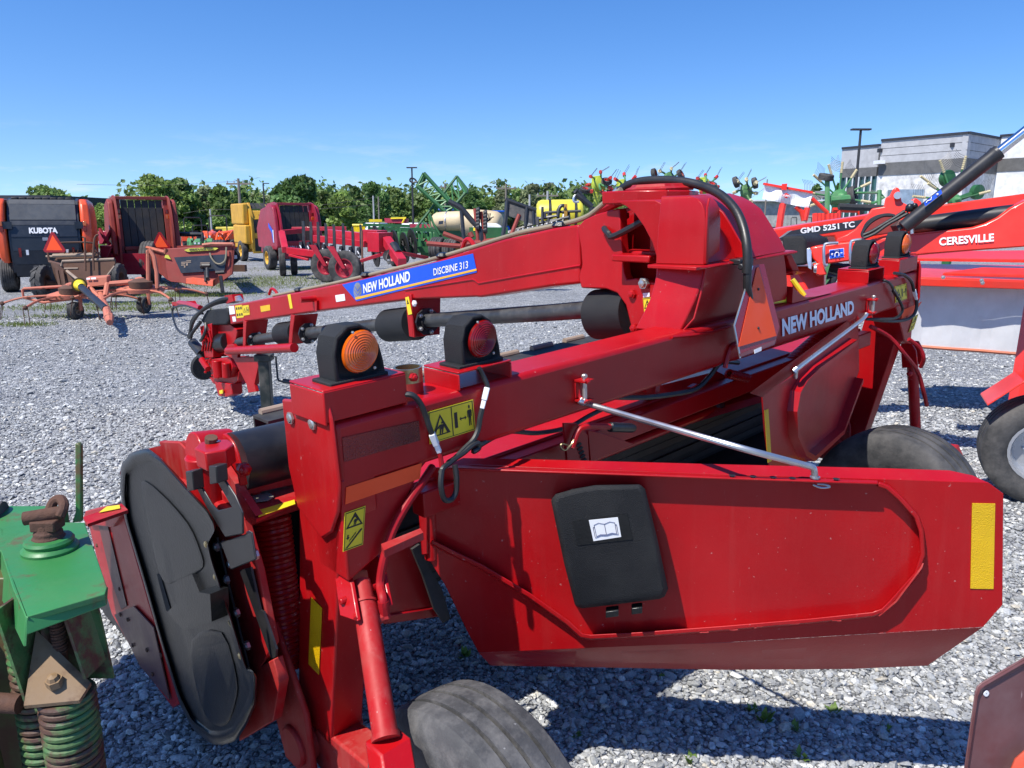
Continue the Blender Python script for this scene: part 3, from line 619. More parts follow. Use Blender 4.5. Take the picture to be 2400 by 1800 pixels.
# writing on the rear of the beam
sphtext('maker_name', 'NEW HOLLAND', [f(x, y, -.003) for x, y in [(1833, 789), (2001, 735), (2000, 703), (1832, 747)]], mat('beam_letters', (.78, .79, .85), .4, var=0), beam, bold=.045)
q = [f(x, y, .03) for x, y in [(1811, 712), (1843, 708), (1841, 667), (1806, 672)]]; sign(q, frame_sh(.02, .03, .98, .97, .02)+tri_sh(.2, .2, .85, .22)+[[(.55, .2), (.6, .2), (.6, .8), (.55, .8)], [(.7, .5), (.85, .5), (.85, .75), (.7, .75)]], mow)
mb = MB(); mb.tube([f(1857, 655, .1), f(1885, 693, .05)], .012, 8); mb.build('yellow_lever', YEL, mow)
# --- swath shields with stiffening rib, rod and manual box
def shield_plane():
    A = P(1010, 1085, 2.32); Bq = P(2345, 1135, 2.10); u_ = (Bq-A).normalized(); h = V((u_.y, -u_.x, 0)).normalized()
    n_ = (h + V((0, 0, -.03))).normalized()
    return Plane(A, u_, n=n_)
SP = shield_plane(); sN = SP.n if SP.n.y < 0 else -SP.n
def s(px, py, off=0.0):                                   # on the shield, off = towards the camera side
    r = ray(px, py); return CP+r*(((SP.o+sN*off)-CP).dot(sN)/r.dot(sN))
mb = MB()
out = [(1000, 1098), (1110, 1090), (1700, 1112), (2316, 1131), (2352, 1157), (2350, 1418), (2304, 1470), (1700, 1506), (1122, 1530), (1095, 1480), (1045, 1375), (1005, 1310), (990, 1292)]
mb.prism([s(x, y) for x, y in out], -sN*.006)
top = [(1085, 1076), (1250, 1079), (1700, 1090), (2080, 1099), (2225, 1104), (2316, 1130)]
mb.loft([[s(x, y, 0), s(x, y, 0)-V((0, 0, .005)), s(X2, Y2, -.05)-V((0, 0, .005)), s(X2, Y2, -.05)] for (x, y), (X2, Y2) in zip([(1040, 1093), (1250, 1097), (1700, 1112), (2080, 1123), (2225, 1128), (2316, 1131)], [(1085, 1073), (1250, 1076), (1700, 1088), (2080, 1097), (2225, 1102), (2280, 1114)])])
lowL = [(1122, 1530), (1400, 1517), (1700, 1506), (2000, 1488), (2304, 1470)]; lowB = [(1150, 1560), (1400, 1564), (1700, 1570), (1990, 1568), (2174, 1560)]
mb.loft([[s(*p_), s(*p_, -.004), s(*q_, -.075), s(*q_, -.07)] for p_, q_ in zip(lowL, lowB)])
shl = mb.build('swath_shield', RED, mow, bevel=.003)
# raised rib
def rib(pts, w_, h, closed=False):
    rs = []; n = len(pts)
    for i, (x, y) in enumerate(pts):
        a = pts[i-1] if i else pts[i]; b = pts[i+1] if i < n-1 else pts[i]
        dx, dy = b[0]-a[0], b[1]-a[1]; l = math.hypot(dx, dy); nx, ny = -dy/l, dx/l
        rs.append([s(x-nx*w_, y-ny*w_, 0), s(x-nx*w_*.9, y-ny*w_*.9, h), s(x+nx*w_*.6, y+ny*w_*.6, h), s(x+nx*w_, y+ny*w_, 0)])
    return rs
mb = MB()
mb.loft(rib([(1010, 1270), (1060, 1296), (1130, 1330), (1240, 1396), (1330, 1460), (1362, 1490), (1384, 1494), (1500, 1488), (1700, 1473), (1900, 1456), (2045, 1441), (2070, 1432), (2090, 1412), (2150, 1345), (2164, 1300), (2160, 1245), (2148, 1210), (2110, 1168), (2080, 1142), (2058, 1134)], 7, .034))
mb.build('stiffening_rib', RED, shl, bevel=.003)
fl = MB(); tl = [(1050, 1096), (1250, 1103), (1400, 1108), (1700, 1119), (1900, 1126), (2058, 1131)]
fl.loft([[s(x, y-6, .0), s(x, y, .045), s(x, y+6, .045), s(x, y+3, .0)] for x, y in tl]); fl.build('top_flange', RED, shl, bevel=.003)
mb = MB()
for x, y in ((1716, 1117), (1765, 1119), (1812, 1121), (1857, 1123), (1960, 1125)): mb.lathe(s(x, y-1.5, .034), V((0, 0, 1)), [(0.002, .010), (.003, .006), (-.01, .006)], 12, caps=True)
mb.build('flange_hole', BLKM, shl)
mb = MB()
for x in (1640, 1708, 1768, 1852, 1950): mb.tube([s(x+k*7, 1475.5-(x+k*7-1700)*.083+random.Random(x+k).uniform(-2, 2), .03) for k in range(4)], .004, 5)
mb.build('weld_bead', REDD, shl)
mb = MB(); mb.tube([s(2163, 1320, .03), s(2160, 1330, .036), s(2100, 1410, .036), s(2060, 1443, .03)], .003, 5); mb.build('rib_weld', REDD, shl)
decal('yellow_reflector', [s(x, y, .001) for x, y in [(2274, 1379), (2328, 1380), (2332, 1180), (2278, 1179)]], YELR, shl, sN)
# hinge post at the left end of the shield
mb = MB(); mb.prism([s(x, y, .02) for x, y in [(975, 1130), (1000, 1128), (1003, 1300), (988, 1302)]], -sN*.05); mb.cyl(s(1008, 1118, -.01), s(1012, 1310, -.01), .022, 16); mb.build('shield_hinge', RED, mow, bevel=.004)
# manual box
mbx = MB(); bo = [(1291, 1172), (1302, 1158), (1345, 1146), (1395, 1137), (1500, 1135), (1512, 1146), (1540, 1260), (1566, 1380), (1558, 1398), (1545, 1404), (1365, 1426), (1348, 1420), (1322, 1320), (1300, 1215)]
cx, cy = 1425, 1275
mbx.loft([[s(x, y, .0) for x, y in bo], [s(x, y, .075) for x, y in bo], [s(cx+(x-cx)*.93, cy+(y-cy)*.94, .088) for x, y in bo]])
box = mbx.build('manual_box', BLKT, mow, bevel=.005)
MB().prism([s(x, y, .0885) for x, y in [(1353, 1278), (1483, 1264), (1470, 1204), (1342, 1222)]], sN*.0015).build('label_recess', BLK, box)
wl = MB().prism([s(x, y, .090) for x, y in [(1391, 1268), (1456, 1258), (1448, 1212), (1380, 1219)]], sN*.001).build('book_label', DWHT, box, smooth=False)
bl = []; Q = [s(x, y, .091) for x, y in [(1391, 1268), (1456, 1258), (1448, 1212), (1380, 1219)]]
def bk(pts, r=.0014):
    m_ = MB(); m_.tube([signpt(Q, x, y, .001) for x, y in pts], r, 4); bl.append(m_)
mb = MB()
for pts in ([(.5, .22), (.3, .26), (.14, .2), (.14, .75), (.3, .82), (.5, .74), (.7, .82), (.86, .75), (.86, .2), (.7, .26), (.5, .22), (.5, .74)], [(.14, .66), (.09, .64), (.09, .14), (.3, .2), (.5, .16), (.7, .2), (.91, .14), (.91, .64), (.86, .66)]):
    mb.tube([signpt(Q, x, y, .001) for x, y in pts], .0007, 4)
mb.build('book_outline', mat('label_ink', (.03, .03, .12), .5), wl)
mb = MB()
for (x0, y0, x1, y1) in ((1316, 1163, 1344, 1150), (1438, 1144, 1476, 1142), (1420, 1428, 1450, 1424), (1480, 1420, 1505, 1417)):
    a, b = s(x0, y0, .05), s(x1, y1, .05); d_ = (b-a); mb.para(a-V((0, 0, .012)), d_, sN*.03, V((0, 0, .02)))
mb.lathe(s(1394, 1148, .05), sN, [(0, .012), (.012, .012), (.012, .006), (0, .006)], 14); mb.build('box_latch', BLK, box, bevel=.002)
# rods holding both shields up
def rod(pts, clevis):
    mb = MB(); mb.tube(smoothpts(pts, 4), .0095, 10); mb.build('shield_rod', STL, mow)
    c = clevis; mb = MB()
    mb.tube(smoothpts([c+MN*.045+MW*.032-MU*.012, c+MN*.045+MW*.034, c+MN*.02+MW*.034, c+MN*.004+MW*.02, c+MN*.004-MW*.02, c+MN*.02-MW*.034, c+MN*.045-MW*.034], 3), .007, 6)
    mb.para(c+MN*.0-MU*.018-MW*.025, MU*.036, MN*.006, MW*.05)
    mb.para(c+MN*.002-MU*.02+MW*.03, MU*.045, MN*.045, MW*.006); mb.para(c+MN*.002-MU*.02-MW*.036, MU*.045, MN*.045, MW*.006)
    o = mb.build('rod_clevis', RED, mow, bevel=.002)
    mb = MB(); mb.cyl(c+MN*.028-MW*.04, c+MN*.028+MW*.045, .008, 10); mb.bolt(c+MN*.028+MW*.045, MW, .011, .006); mb.build('clevis_pin', BOLT, o)
rod([f(1358, 939, -.028), f(1366, 944, -.035), f(1395, 952, -.05), s(1700, 1040, .05), s(1870, 1086, .032), s(1900, 1094, .03), s(1908, 1102, .03), s(1910, 1126, .03)], f(1355, 912, -.0))
mb = MB(); mb.lathe(s(1910, 1120, .03), V((0, 0, 1)), [(0, .014), (.004, .014), (.005, .001)], 14); mb.tube(smoothpts([s(1905, 1136, .03), s(1925, 1143, .03), s(1945, 1141, .03), s(1935, 1136, .03), s(1915, 1134, .03)], 3), .003, 6); mb.build('rod_clip', STL, mow)
# far shield: seen almost edge on, its face in shade
A = P(1795, 930, 2.95); Bf = P(2012, 775, 4.0)
FN = (Bf-A).cross(V((0, 0, 1))).normalized()
if FN.x < 0: FN = -FN
def fs(px, py, off=0.0):
    r = ray(px, py); return CP+r*(((A+FN*off)-CP).dot(FN)/r.dot(FN))
mb = MB(); mb.prism([fs(x, y) for x, y in [(1787, 928), (1850, 885), (1960, 800), (2012, 762), (2014, 868), (1985, 955), (1950, 1040), (1880, 1090), (1804, 1095), (1793, 1010)]], -FN*.006)
mb.prism([fs(1757, 920), fs(1787, 930), fs(2012, 762), fs(1990, 748)], V((0, 0, -.004)))
fsh = mb.build('swath_shield', RED, mow, bevel=.002)
mb = MB()
def rib2(pts, h=.04):
    rs = []
    for i, (x, y) in enumerate(pts):
        p_ = fs(x, y); q_ = fs(*pts[min(i+1, len(pts)-1)]) - fs(*pts[max(i-1, 0)]); d_ = q_.normalized(); m_ = d_.cross(FN)*.018
        rs.append([p_-m_, p_-m_*.8+FN*h, p_+m_*.6+FN*h, p_+m_])
    return rs
mb.loft(rib2([(1990, 800), (1900, 865), (1870, 895), (1855, 920), (1848, 960), (1850, 1015), (1870, 1060), (1890, 1072), (1960, 1010), (2005, 890)])); mb.build('stiffening_rib', RED, fsh)
decal('yellow_reflector', [fs(x, y, .001) for x, y in [(1791, 962), (1800, 958), (1808, 1080), (1799, 1085)]], YELR, fsh, FN)
mb = MB()
for k in range(6): mb.lathe(fs(1876+k*12, 860-k*9.5, 0)-FN*.012, V((0, 0, 1)), [(0.001, .009), (.0015, .001)], 10)
mb.build('flange_hole', BLKM, fsh)
rod([f(2031, 735, -.028), f(2025, 745, -.03), f(2000, 765, -.04), fs(1880, 855, .02), fs(1866, 868, .01), fs(1864, 885, .005)], f(2033, 716, 0))
# --- wheels
def wheel(c, ax, Rr, wd, rr, m, rm, parent, **k):
    h = bpy.data.objects.new('wheel', bpy.data.meshes.new('wheel'))
    mb = MB(); mb.cyl(V(c)-norm(ax)*wd*.3, V(c)+norm(ax)*wd*.3, rr*.28, 20); mb.bolt(V(c)+norm(ax)*wd*.3, ax, rr*.2, .02); mb.bolt(V(c)-norm(ax)*wd*.3, -norm(ax), rr*.2, .02)
    for i in range(5):
        x, y = perp(norm(ax)); p = (x*math.cos(i*1.2566)+y*math.sin(i*1.2566))*rr*.5
        for s_ in (-1, 1): mb.bolt(V(c)+p+norm(ax)*s_*wd*.1, norm(ax)*s_, rr*.05, .012)
    local = k.pop('local', False)
    bpy.data.objects.remove(h)
    hub = mb.build('wheel', rm, parent, local=local)
    tyre('tyre', c, ax, Rr, wd, rr, m, hub, local=local, **k)
    rim('rim', c, ax, rr, wd, rm, hub, local=local)
    return hub
WYEL = mat('yellow_rim', (.62, .36, .01), .45, dirt=.4)
WGRY = mat('grey_rim', (.45, .46, .47), .4, metal=.3, dirt=.3)
axw = V((MU.x, MU.y, 0)).normalized()
wheel(V((-.085, 1.635, .357)), axw, .357, .23, .18, RUBW, WYEL, mow, grooves=3, depth=.02, n=80)
wheel(G(2112, 1006, .785)-V((0, 0, .392)), axw, .392, .34, .19, RUB, WYEL, mow, grooves=3, depth=.014, n=72)
# --- lift cylinders
def cylinder(p0, p1, mir):
    d_ = (p1-p0).normalized(); s_ = -1 if mir else 1
    mb = MB(); mb.tube([p0, p0+(p1-p0)*.02, p0+(p1-p0)*.02, p1], [.034, .034, .0305, .0305], 20)
    mb.cyl(p0-d_*.06, p0, .024, 14, .026); mb.cyl(p1, p1+d_*.012, .034, 20)
    mb.cyl(p0+d_*.06, p0+d_*.06+MU*s_*.045, .014, 10); mb.ball(p0+d_*.06+MU*s_*.05, .018, 8)
    mb.build('lift_cylinder', REDD, mow)
    mb = MB(); w1 = MU*.07
    mb.para(p1+d_*.012-MU*.038-MY*.035, MU*.085, MY*.07, d_*.25); mb.build('cylinder_lock', RED, mow, bevel=.006)
    mb = MB()
    for k in (-.055, .042): mb.prism([p0-d_*.13+MU*k+MY*.04, p0-d_*.13+MU*k-MY*.025, p0-d_*.09+MU*k-MY*.045, p0+d_*.01+MU*k-MY*.05, p0+d_*.03+MU*k+MY*.04], MU*.012)
    mb.cyl(p0-d_*.03-MU*.07, p0-d_*.03+MU*.07, .009, 10); mb.build('cylinder_clevis', RED, mow, bevel=.003)
    return p0+d_*.06+MU*s_*.05
k0 = cylinder(f(855, 1412, -.02), f(903, 1722, -.26), False)
mb = MB(); mb.tube(smoothpts([k0, k0+MW*.05, f(891, 1370, -.02), f(900, 1310, -.02), f(922, 1240, -.015), f(955, 1180, -.01), f(990, 1130, .0), f(1013, 1095, .03)], 5), .0115, 10); mb.cyl(k0, k0+MW*.045, .015, 8); mb.build('hydraulic_hose', REDH, mow)
mb = MB(); p_ = f(855, 1412, -.02); mb.tube([p_-MU*.06+MN*.05, p_-MU*.05+MN*.03, p_-MU*.045], .005, 6); mb.build('clevis_pin', REDD, mow)
k1 = cylinder(f(2138, 850, .03), f(2146, 1010, .0), True)
mb = MB(); mb.tube(smoothpts([f(2040, 765, .02), f(2085, 790, -.04), f(2120, 830, -.1), f(2150, 870, -.12), f(2165, 920, -.14), f(2172, 950, -.14)], 5), .0115, 8)
mb.tube(smoothpts([f(2130, 795, -.06), f(2155, 815, -.1), f(2165, 840, -.12), f(2158, 860, -.1)], 4), .0115, 8); mb.build('hydraulic_hose', REDH, mow)
# --- wiring
def wire(pts, r=.006, m=HOSE, name='wiring', par=None): return MB().tube(smoothpts(pts, 5), r, 7).build(name, m, par or mow)
def connector(p, q, m=None):
    d_ = (q-p); x, y = perp(d_.normalized()); mb = MB(); a = p-x*.009-y*.008; mb.para(a, x*.018, y*.016, d_*.6); mb.para(p+d_*.6-x*.007-y*.0065, x*.014, y*.013, d_*.4)
    mb.build('cable_connector', m or DWHT, mow, bevel=.002)
wire([f(950, 924, -.0), f(968, 927, -.015), f(985, 945, -.02), f(998, 975, -.02), f(1006, 1000, -.022), f(1012, 1016, -.022)], .008)
connector(f(1012, 1016, -.022), f(1030, 1060, -.022))
wire([f(1030, 1060, -.022), f(1033, 1075, -.025), f(1036, 1100, -.03)], .007, REDH)
wire([f(1122, 862, -.01), f(1132, 880, -.012), f(1141, 900, -.02), f(1143, 912, -.022)], .007)
connector(f(1142, 908, -.022), f(1130, 958, -.022))
wire([f(1130, 958, -.022), f(1125, 980, -.022), f(1121, 1005, -.022), f(1110, 1030, -.024), f(1090, 1050, -.024), f(1060, 1080, -.03), f(1040, 1095, -.035), f(1033, 1110, -.04)], .008)
wire([f(1036, 1100, -.04), f(1033, 1135, -.05), f(1040, 1168, -.05), f(1055, 1172, -.05), f(1068, 1155, -.05), f(1070, 1120, -.05), f(1066, 1090, -.045)], .008)
wire([f(1050, 1085, -.03), f(1085, 1062, -.03), f(1105, 1045, -.03), f(1120, 1038, -.03), f(1122, 1050, -.03), f(1110, 1058, -.03), f(1130, 1040, .0), f(1190, 1012, .05), f(1260, 1015, .08), f(1330, 1002, .08), f(1380, 975, .06), f(1420, 955, .05)], .008)
wire([f(1420, 930, .08), f(1500, 932, .06), f(1570, 925, .05), f(1630, 912, .04), f(1665, 880, .03), f(1690, 850, .01), f(1730, 850, .02)], .010)
wire([f(2062, 655, .02), f(2080, 660, -.015), f(2090, 670, -.02), f(2096, 685, -.022)], .007); connector(f(2094, 680, -.022), f(2103, 695, -.022), BLKM)
wire([f(2104, 697, -.022), f(2113, 715, -.025), f(2115, 728, -.02), f(2100, 745, -.01), f(2060, 748, .0), f(2030, 748, .03)], .008)
wire([f(2096, 640, .0), f(2120, 645, -.015), f(2136, 660, -.02), f(2142, 682, -.022)], .009); connector(f(2142, 680, -.022), f(2148, 702, -.022))
wire([f(2148, 702, -.022), f(2148, 722, -.025), f(2138, 742, -.02), f(2110, 752, -.0), f(2070, 752, .02), f(2040, 748, .03)], .009)
# --- cutting header: hood, ends, conditioner opening
CEND, REND = -.18, 3.92; ES = -.135
mb = MB()
mb.prism([L(CEND+.03, .35, -.30), L(CEND+.03, .55, -.29), L(CEND+.03, 1.10, -.34), L(CEND+.03, 1.34, -.42), L(CEND+.03, 1.34, -.50), L(CEND+.03, .35, -.36)], MU*(REND-CEND-.06))
hood = mb.build('header_hood', REDD, mow, bevel=.01)
mb = MB(); mb.para(L(CEND+.05, .98, -.40), MU*(REND-CEND-.1), MY*.03, MW*-.58); mb.prism([L(.30, .62, -.96), L(.30, 1.0, -1.0), L(.30, 1.0, -.97), L(.30, .62, -.93)], MU*3.2); mb.para(L(1.05, .30, -1.0), MU*2.4, MY*.68, MW*.02); mb.para(L(1.05, .96, -1.0), MU*2.4, MY*.02, MW*.1); mb.build('conditioner_shade_shell', DARK, mow)  # dark panels added so the shaded opening reads black over the gravel
mb = MB()
for (yy, cc, rr) in ((.55, -.60, .12), (.70, -.83, .12)):
    mb.cyl(L(.35, yy, cc), L(3.45, yy, cc), rr, 24)
    for k in range(8):
        a_ = k*math.pi/4; mb.para(L(.35, yy+math.cos(a_)*rr-.015, cc+math.sin(a_)*rr-.015), MU*3.1, MY*.03, MW*.03)
mb.build('conditioner_roll', RUBC, mow)
mb = MB()
mb.para(L(.32, .10, -.40), MU*3.1, MY*.06, MW*.08)
mb.prism([L(.32, .16, -.31), L(.32, .50, -.29), L(.32, .50, -.30), L(.32, .16, -.33)], MU*3.1)
mb.cyl(L(.4, .2, -.47), L(3.4, .2, -.47), .02, 12)
mb.build('conditioner_frame', RED, mow, bevel=.006)
mb = MB(); mb.prism([t(1135, 1088, -.52), t(1355, 1050, -.50), t(1800, 922, -.44), t(1800, 938, -.46), t(1360, 1072, -.53), t(1150, 1105, -.55)], MY*.05); mb.build('baffle_bar', REDD, mow)
mb = MB(); mb.prism([f(x, y, .30) for x, y in [(885, 1290), (940, 1262), (985, 1252), (968, 1290), (990, 1350), (1016, 1425), (960, 1436), (900, 1444)]], MY*.01); mb.prism([f(x, y, .29) for x, y in [(900, 1444), (1016, 1425), (1040, 1444), (900, 1464)]], MY*.03); mb.build('side_baffle', RED, mow, bevel=.003)
mb = MB(); mb.prism([f(x, y, .26) for x, y in [(966, 1288), (984, 1276), (1000, 1320), (1036, 1380), (1056, 1450), (1040, 1460), (1018, 1428), (992, 1350)]], MY*.01); mb.build('rubber_strip', RUBC, mow)
mb = MB(); mb.prism([t(x, y, -.30) for x, y in [(893, 1275), (985, 1238), (992, 1248), (900, 1290)]], MW*-.02); mb.build('baffle_top', REDD, mow)
mb = MB(); mb.prism([f(x, y, .55) for x, y in [(830, 1170), (1110, 1050), (1120, 1250), (880, 1290)]], MY*.01); mb.build('inner_wall', REDD, mow)
# adjuster lever with slotted plates
pz = lambda pts, y: [f(x, y_, y) for x, y_ in pts]
mb = MB(); mb.prism(pz([(1322, 992), (1352, 992), (1378, 1020), (1382, 1085), (1330, 1085)], .02), MY*.01); mb.prism(pz([(1378, 1008), (1410, 1015), (1485, 1040), (1430, 1062), (1385, 1085)], .06), MY*.01)
ap = mb.build('adjuster_plate', RED, mow, bevel=.002)
mb = MB()
for k in range(5): mb.prism(pz([(1350+k*3, 1044+k*9), (1360+k*3, 1036+k*9), (1364+k*3, 1040+k*9), (1354+k*3, 1049+k*9)], .018), MN*.001)
mb.build('adjuster_slot', DARK, ap, smooth=False)
mb = MB(); mb.tube(smoothpts([f(1340, 1050, .0), f(1355, 1010, .0), f(1375, 1000, -.01), f(1400, 999, -.01), f(1430, 1000, -.01)], 4), .011, 8); mb.build('adjuster_lever', RED, mow)
mb = MB(); mb.tube([f(1428, 1001, -.01), f(1430, 1001, -.01), f(1480, 1003, -.01), f(1486, 1003, -.01)], [.012, .017, .017, .012], 12); mb.build('lever_grip', BLK, mow)
mb = MB(); mb.tube(smoothpts([f(1333, 1045, -.01), f(1318, 1040, -.02), f(1314, 1048, -.02), f(1325, 1055, -.02), f(1340, 1040, -.02), f(1345, 1030, -.02)], 4), .003, 5); mb.build('lynch_pin', GOLD, mow)
mb = MB(); mb.coil(f(1757, 884, -.0)+MY*.1, f(1800, 895, .0)+MY*.1, .017, .005, 16, 5); mb.tube(smoothpts([f(1744, 881, .1), f(1738, 877, .1), f(1735, 884, .1), f(1745, 886, .1), f(1757, 884, .1)], 3), .004, 5); mb.build('return_spring', RED, mow)
mb = MB(); mb.prism(pz([(1512, 905), (1529, 904), (1529, 920), (1516, 921)], .10), MY*.02); mb.prism(pz([(1548, 901), (1566, 921), (1562, 926), (1545, 924)], .10), MY*.02); mb.prism(pz([(1620, 908), (1634, 900), (1636, 908), (1630, 918)], .1), MY*.02); mb.prism(pz([(1420, 935), (1680, 870), (1700, 880), (1690, 905), (1560, 935)], .16), MY*.04)
mb.build('rock_lug', RED, mow)
mb = MB(); mb.tube([f(1655, 880, .2), f(1665, 910, .2), f(1675, 945, .2), f(1680, 950, .2)], .014, 8); mb.ball(f(1682, 952, .2), .035); mb.build('tilt_link', BLKM, mow)
# left end: black cover
def c(px, py, a=CEND): return e(px, py, a)
co_ = [(284, 1087), (309, 1060), (345, 1049), (376, 1071), (430, 1132), (487, 1192), (503, 1222), (506, 1238), (488, 1270), (497, 1310), (540, 1440), (583, 1579), (603, 1583), (600, 1651), (578, 1700), (554, 1736), (525, 1746), (497, 1745), (453, 1712), (419, 1646), (380, 1520), (335, 1360), (289, 1207), (281, 1145)]
mx, my = 430, 1390
def round2(pts, k=3):
    n_ = len(pts); out = []
    for i in range(n_):
        p0, p1, p2, p3 = [np.array(pts[(i+j) % n_], float) for j in (-1, 0, 1, 2)]
        for j in range(k):
            q = j/k; out.append(tuple(.5*((2*p1)+(p2-p0)*q+(2*p0-5*p1+4*p2-p3)*q*q+(3*p1-p0-3*p2+p3)*q**3)))
    return out
def sc2(pts, k, cx_, cy_): return [(cx_+(x-cx_)*k, cy_+(y-cy_)*k) for x, y in pts]
cr_ = [p_ for i_ in range(len(co_)) for p_ in (tuple(np.array(co_[i_])*.88+np.array(co_[i_-1])*.12), tuple(np.array(co_[i_])*.88+np.array(co_[(i_+1) % len(co_)])*.12))]
mb = MB(); mb.loft([[c(x, y, a_) for x, y in sc2(cr_, k_, mx, my)] for k_, a_ in ((1, CEND+.06), (1, CEND-.0), (.994, CEND-.014), (.98, CEND-.024), (.96, CEND-.028), (.935, CEND-.026), (.915, CEND-.018), (.90, CEND-.015))])
for pts_, ctr in (([(330, 1130), (372, 1150), (440, 1225), (470, 1290), (478, 1330), (452, 1350), (400, 1372), (372, 1345), (350, 1250)], (400, 1260)), ([(448, 1500), (520, 1480), (556, 1590), (552, 1650), (530, 1700), (490, 1690), (462, 1620)], (500, 1600))):
    rp = round2(pts_); mb.loft([[c(x, y, a_) for x, y in sc2(rp, k_, *ctr)] for k_, a_ in ((1, CEND-.014), (.97, CEND-.0175), (.93, CEND-.0185), (.88, CEND-.0185))])
mb.prism([c(x, y, CEND-.0145) for x, y in [(430, 1420), (455, 1395), (505, 1372), (535, 1376), (538, 1440), (470, 1462)]], -MU*.05)
mb.prism([c(x, y, CEND-.0145) for x, y in [(398, 1370), (460, 1342), (488, 1410), (440, 1440)]], -MU*.012)
cov = mb.build('end_cover', BLK, mow, sharp=50)
mb = MB(); mb.prism([c(x, y, CEND-.0165) for x, y in [(368, 1345), (376, 1346), (401, 1430), (398, 1438), (390, 1430)]], -MU*.0012); mb.build('hand_slot', DARK, cov, smooth=False)
mb = MB()
for x, y in ((484, 1276), (506, 1352), (541, 1460), (564, 1537), (432, 1436), (446, 1430)): mb.bolt(c(x, y, CEND-.016), -MU, .010, .004)
mb.build('cover_bolt', GOLD, cov)
# bolts and hinge strip right of the cover
mb = MB(); mb.prism([c(x, y, ES+.01) for x, y in [(372, 1035), (420, 1037), (470, 1090), (570, 1215), (606, 1340), (640, 1510), (603, 1580), (540, 1590), (500, 1430), (450, 1260), (400, 1110)]], MU*.02)
mb.prism([c(x, y, ES+.01) for x, y in [(560, 1640), (603, 1566), (640, 1545), (655, 1600), (640, 1690), (560, 1738)]], MU*.03)
es = mb.build('end_sheet', REDD, mow, bevel=.003)
mb = MB()
for x, y in ((511, 1280), (535, 1357), (559, 1434), (583, 1511), (529, 1275), (544, 1320), (589, 1255), (603, 1298)): mb.bolt(c(x, y, ES-.01), -MU, .014, .009)
mb.build('sheet_bolt', BOLT, es)
mb = MB(); mb.prism([c(x, y, ES+.003) for x, y in [(500, 1262), (512, 1258), (590, 1580), (574, 1588)]], -MU*.006); mb.prism([c(x, y, ES+.003) for x, y in [(566, 1335), (592, 1328), (614, 1428), (622, 1432), (652, 1520), (650, 1538), (640, 1542)]], -MU*.006)
mb.build('hinge_strip', BLKM, mow)
mb = MB()
mb.prism([c(x, y, CEND-.004) for x, y in [(522, 1270), (594, 1245), (604, 1310), (546, 1334)]], -MU*.006)
mb.prism([c(x, y, CEND-.012) for x, y in [(465, 1142), (478, 1142), (500, 1180), (515, 1195), (548, 1187), (535, 1165), (514, 1128), (530, 1122), (555, 1160), (573, 1200), (574, 1250), (533, 1258), (490, 1190)]], -MU*.006)
mb.prism([c(x, y, CEND-.012) for x, y in [(460, 1098), (476, 1097), (480, 1142), (464, 1145)]], -MU*.03); mb.prism([c(x, y, CEND-.012) for x, y in [(516, 1084), (533, 1085), (536, 1125), (518, 1128)]], -MU*.03)
mb.build('shield_latch', BLKM, mow, bevel=.003)
# top of the left end, gearbox and drive tube
mb = MB(); mb.prism([e(x, y, ES+.014) for x, y in [(345, 1052), (425, 1034), (505, 1065), (600, 1210), (505, 1235), (380, 1075)]], MU*.02); mb.build('end_top_sheet', REDD, mow)
mb = MB()
mb.cyl(f(452, 1062, .5), f(540, 1052, .5), .06, 24); mb.prism([t(x, y, -.085) for x, y in [(455, 1050), (470, 1036), (500, 1030), (535, 1029), (548, 1040), (530, 1054), (480, 1062)]], MW*-.05)
mb.lathe(f(544, 1082, .46), MU, [(-.012, .085), (.012, .085), (.012, .06)], 24, caps=True); mb.cyl(f(480, 1066, .5)-MW*.15, f(480, 1066, .5), .055, 20)
gb = mb.build('gearbox', RED, mow, bevel=.004)
mb = MB(); mb.cyl(t(495, 1025, -.07), t(495, 1037, -.085), .016, 10); mb.build('breather_cap', GRSH, gb)
decal('white_tag', [t(x, y, -.083) for x, y in [(490, 1039), (514, 1035), (515, 1032), (491, 1036)]], DWHT, gb, MW)
mb = MB(); mb.cyl(f(552, 1086, .42), f(690, 1052, .42), .088, 36); mb.build('drive_tube_guard', BLKM, mow)
mb = MB(); mb.prism([f(x, y, .32) for x, y in [(553, 1087), (572, 1086), (582, 1136), (563, 1140)]], MY*.008); mb.bolt(f(568, 1098, .32), MN, .02, .02)
mb.build('guard_strap', RED, mow, bevel=.003)
mb = MB(); mb.prism([f(x, y, .36) for x, y in [(575, 1140), (690, 1115), (690, 1135), (575, 1160)]], MY*.06); mb.prism([t(x, y, -.29) for x, y in [(560, 1165), (700, 1130), (715, 1165), (600, 1218)]], MW*-.008); mb.build('hood_deck', REDD, mow)
mb = MB(); mb.prism([t(x, y, -.286) for x, y in [(580, 1155), (620, 1150), (642, 1166), (628, 1174), (600, 1178)]], MW*.004); o = mb.build('deck_cover', mat('grey_green_steel', (.22, .22, .17), .6, dirt=.5), mow); MB().bolt(t(598, 1155, -.282), MW, .018, .012).build('bolt', RED, o)
q = [t(x, y, -.287) for x, y in [(606, 1212), (692, 1182), (690, 1172), (608, 1196)]]; sign(q, [], mow)
# counter springs
def spring(p0, p1, Rr):
    MB().coil(p0, p1, Rr, .0105, 30, 8, seg=20).build('coil_spring', RED, mow)
spring(e(690, 1240, .06)+MY*.15, e(675, 1530, .0)+MY*.02+MW*-.05, .05)
spring(f(1990, 745, .05), f(1860, 860, .12), .05)
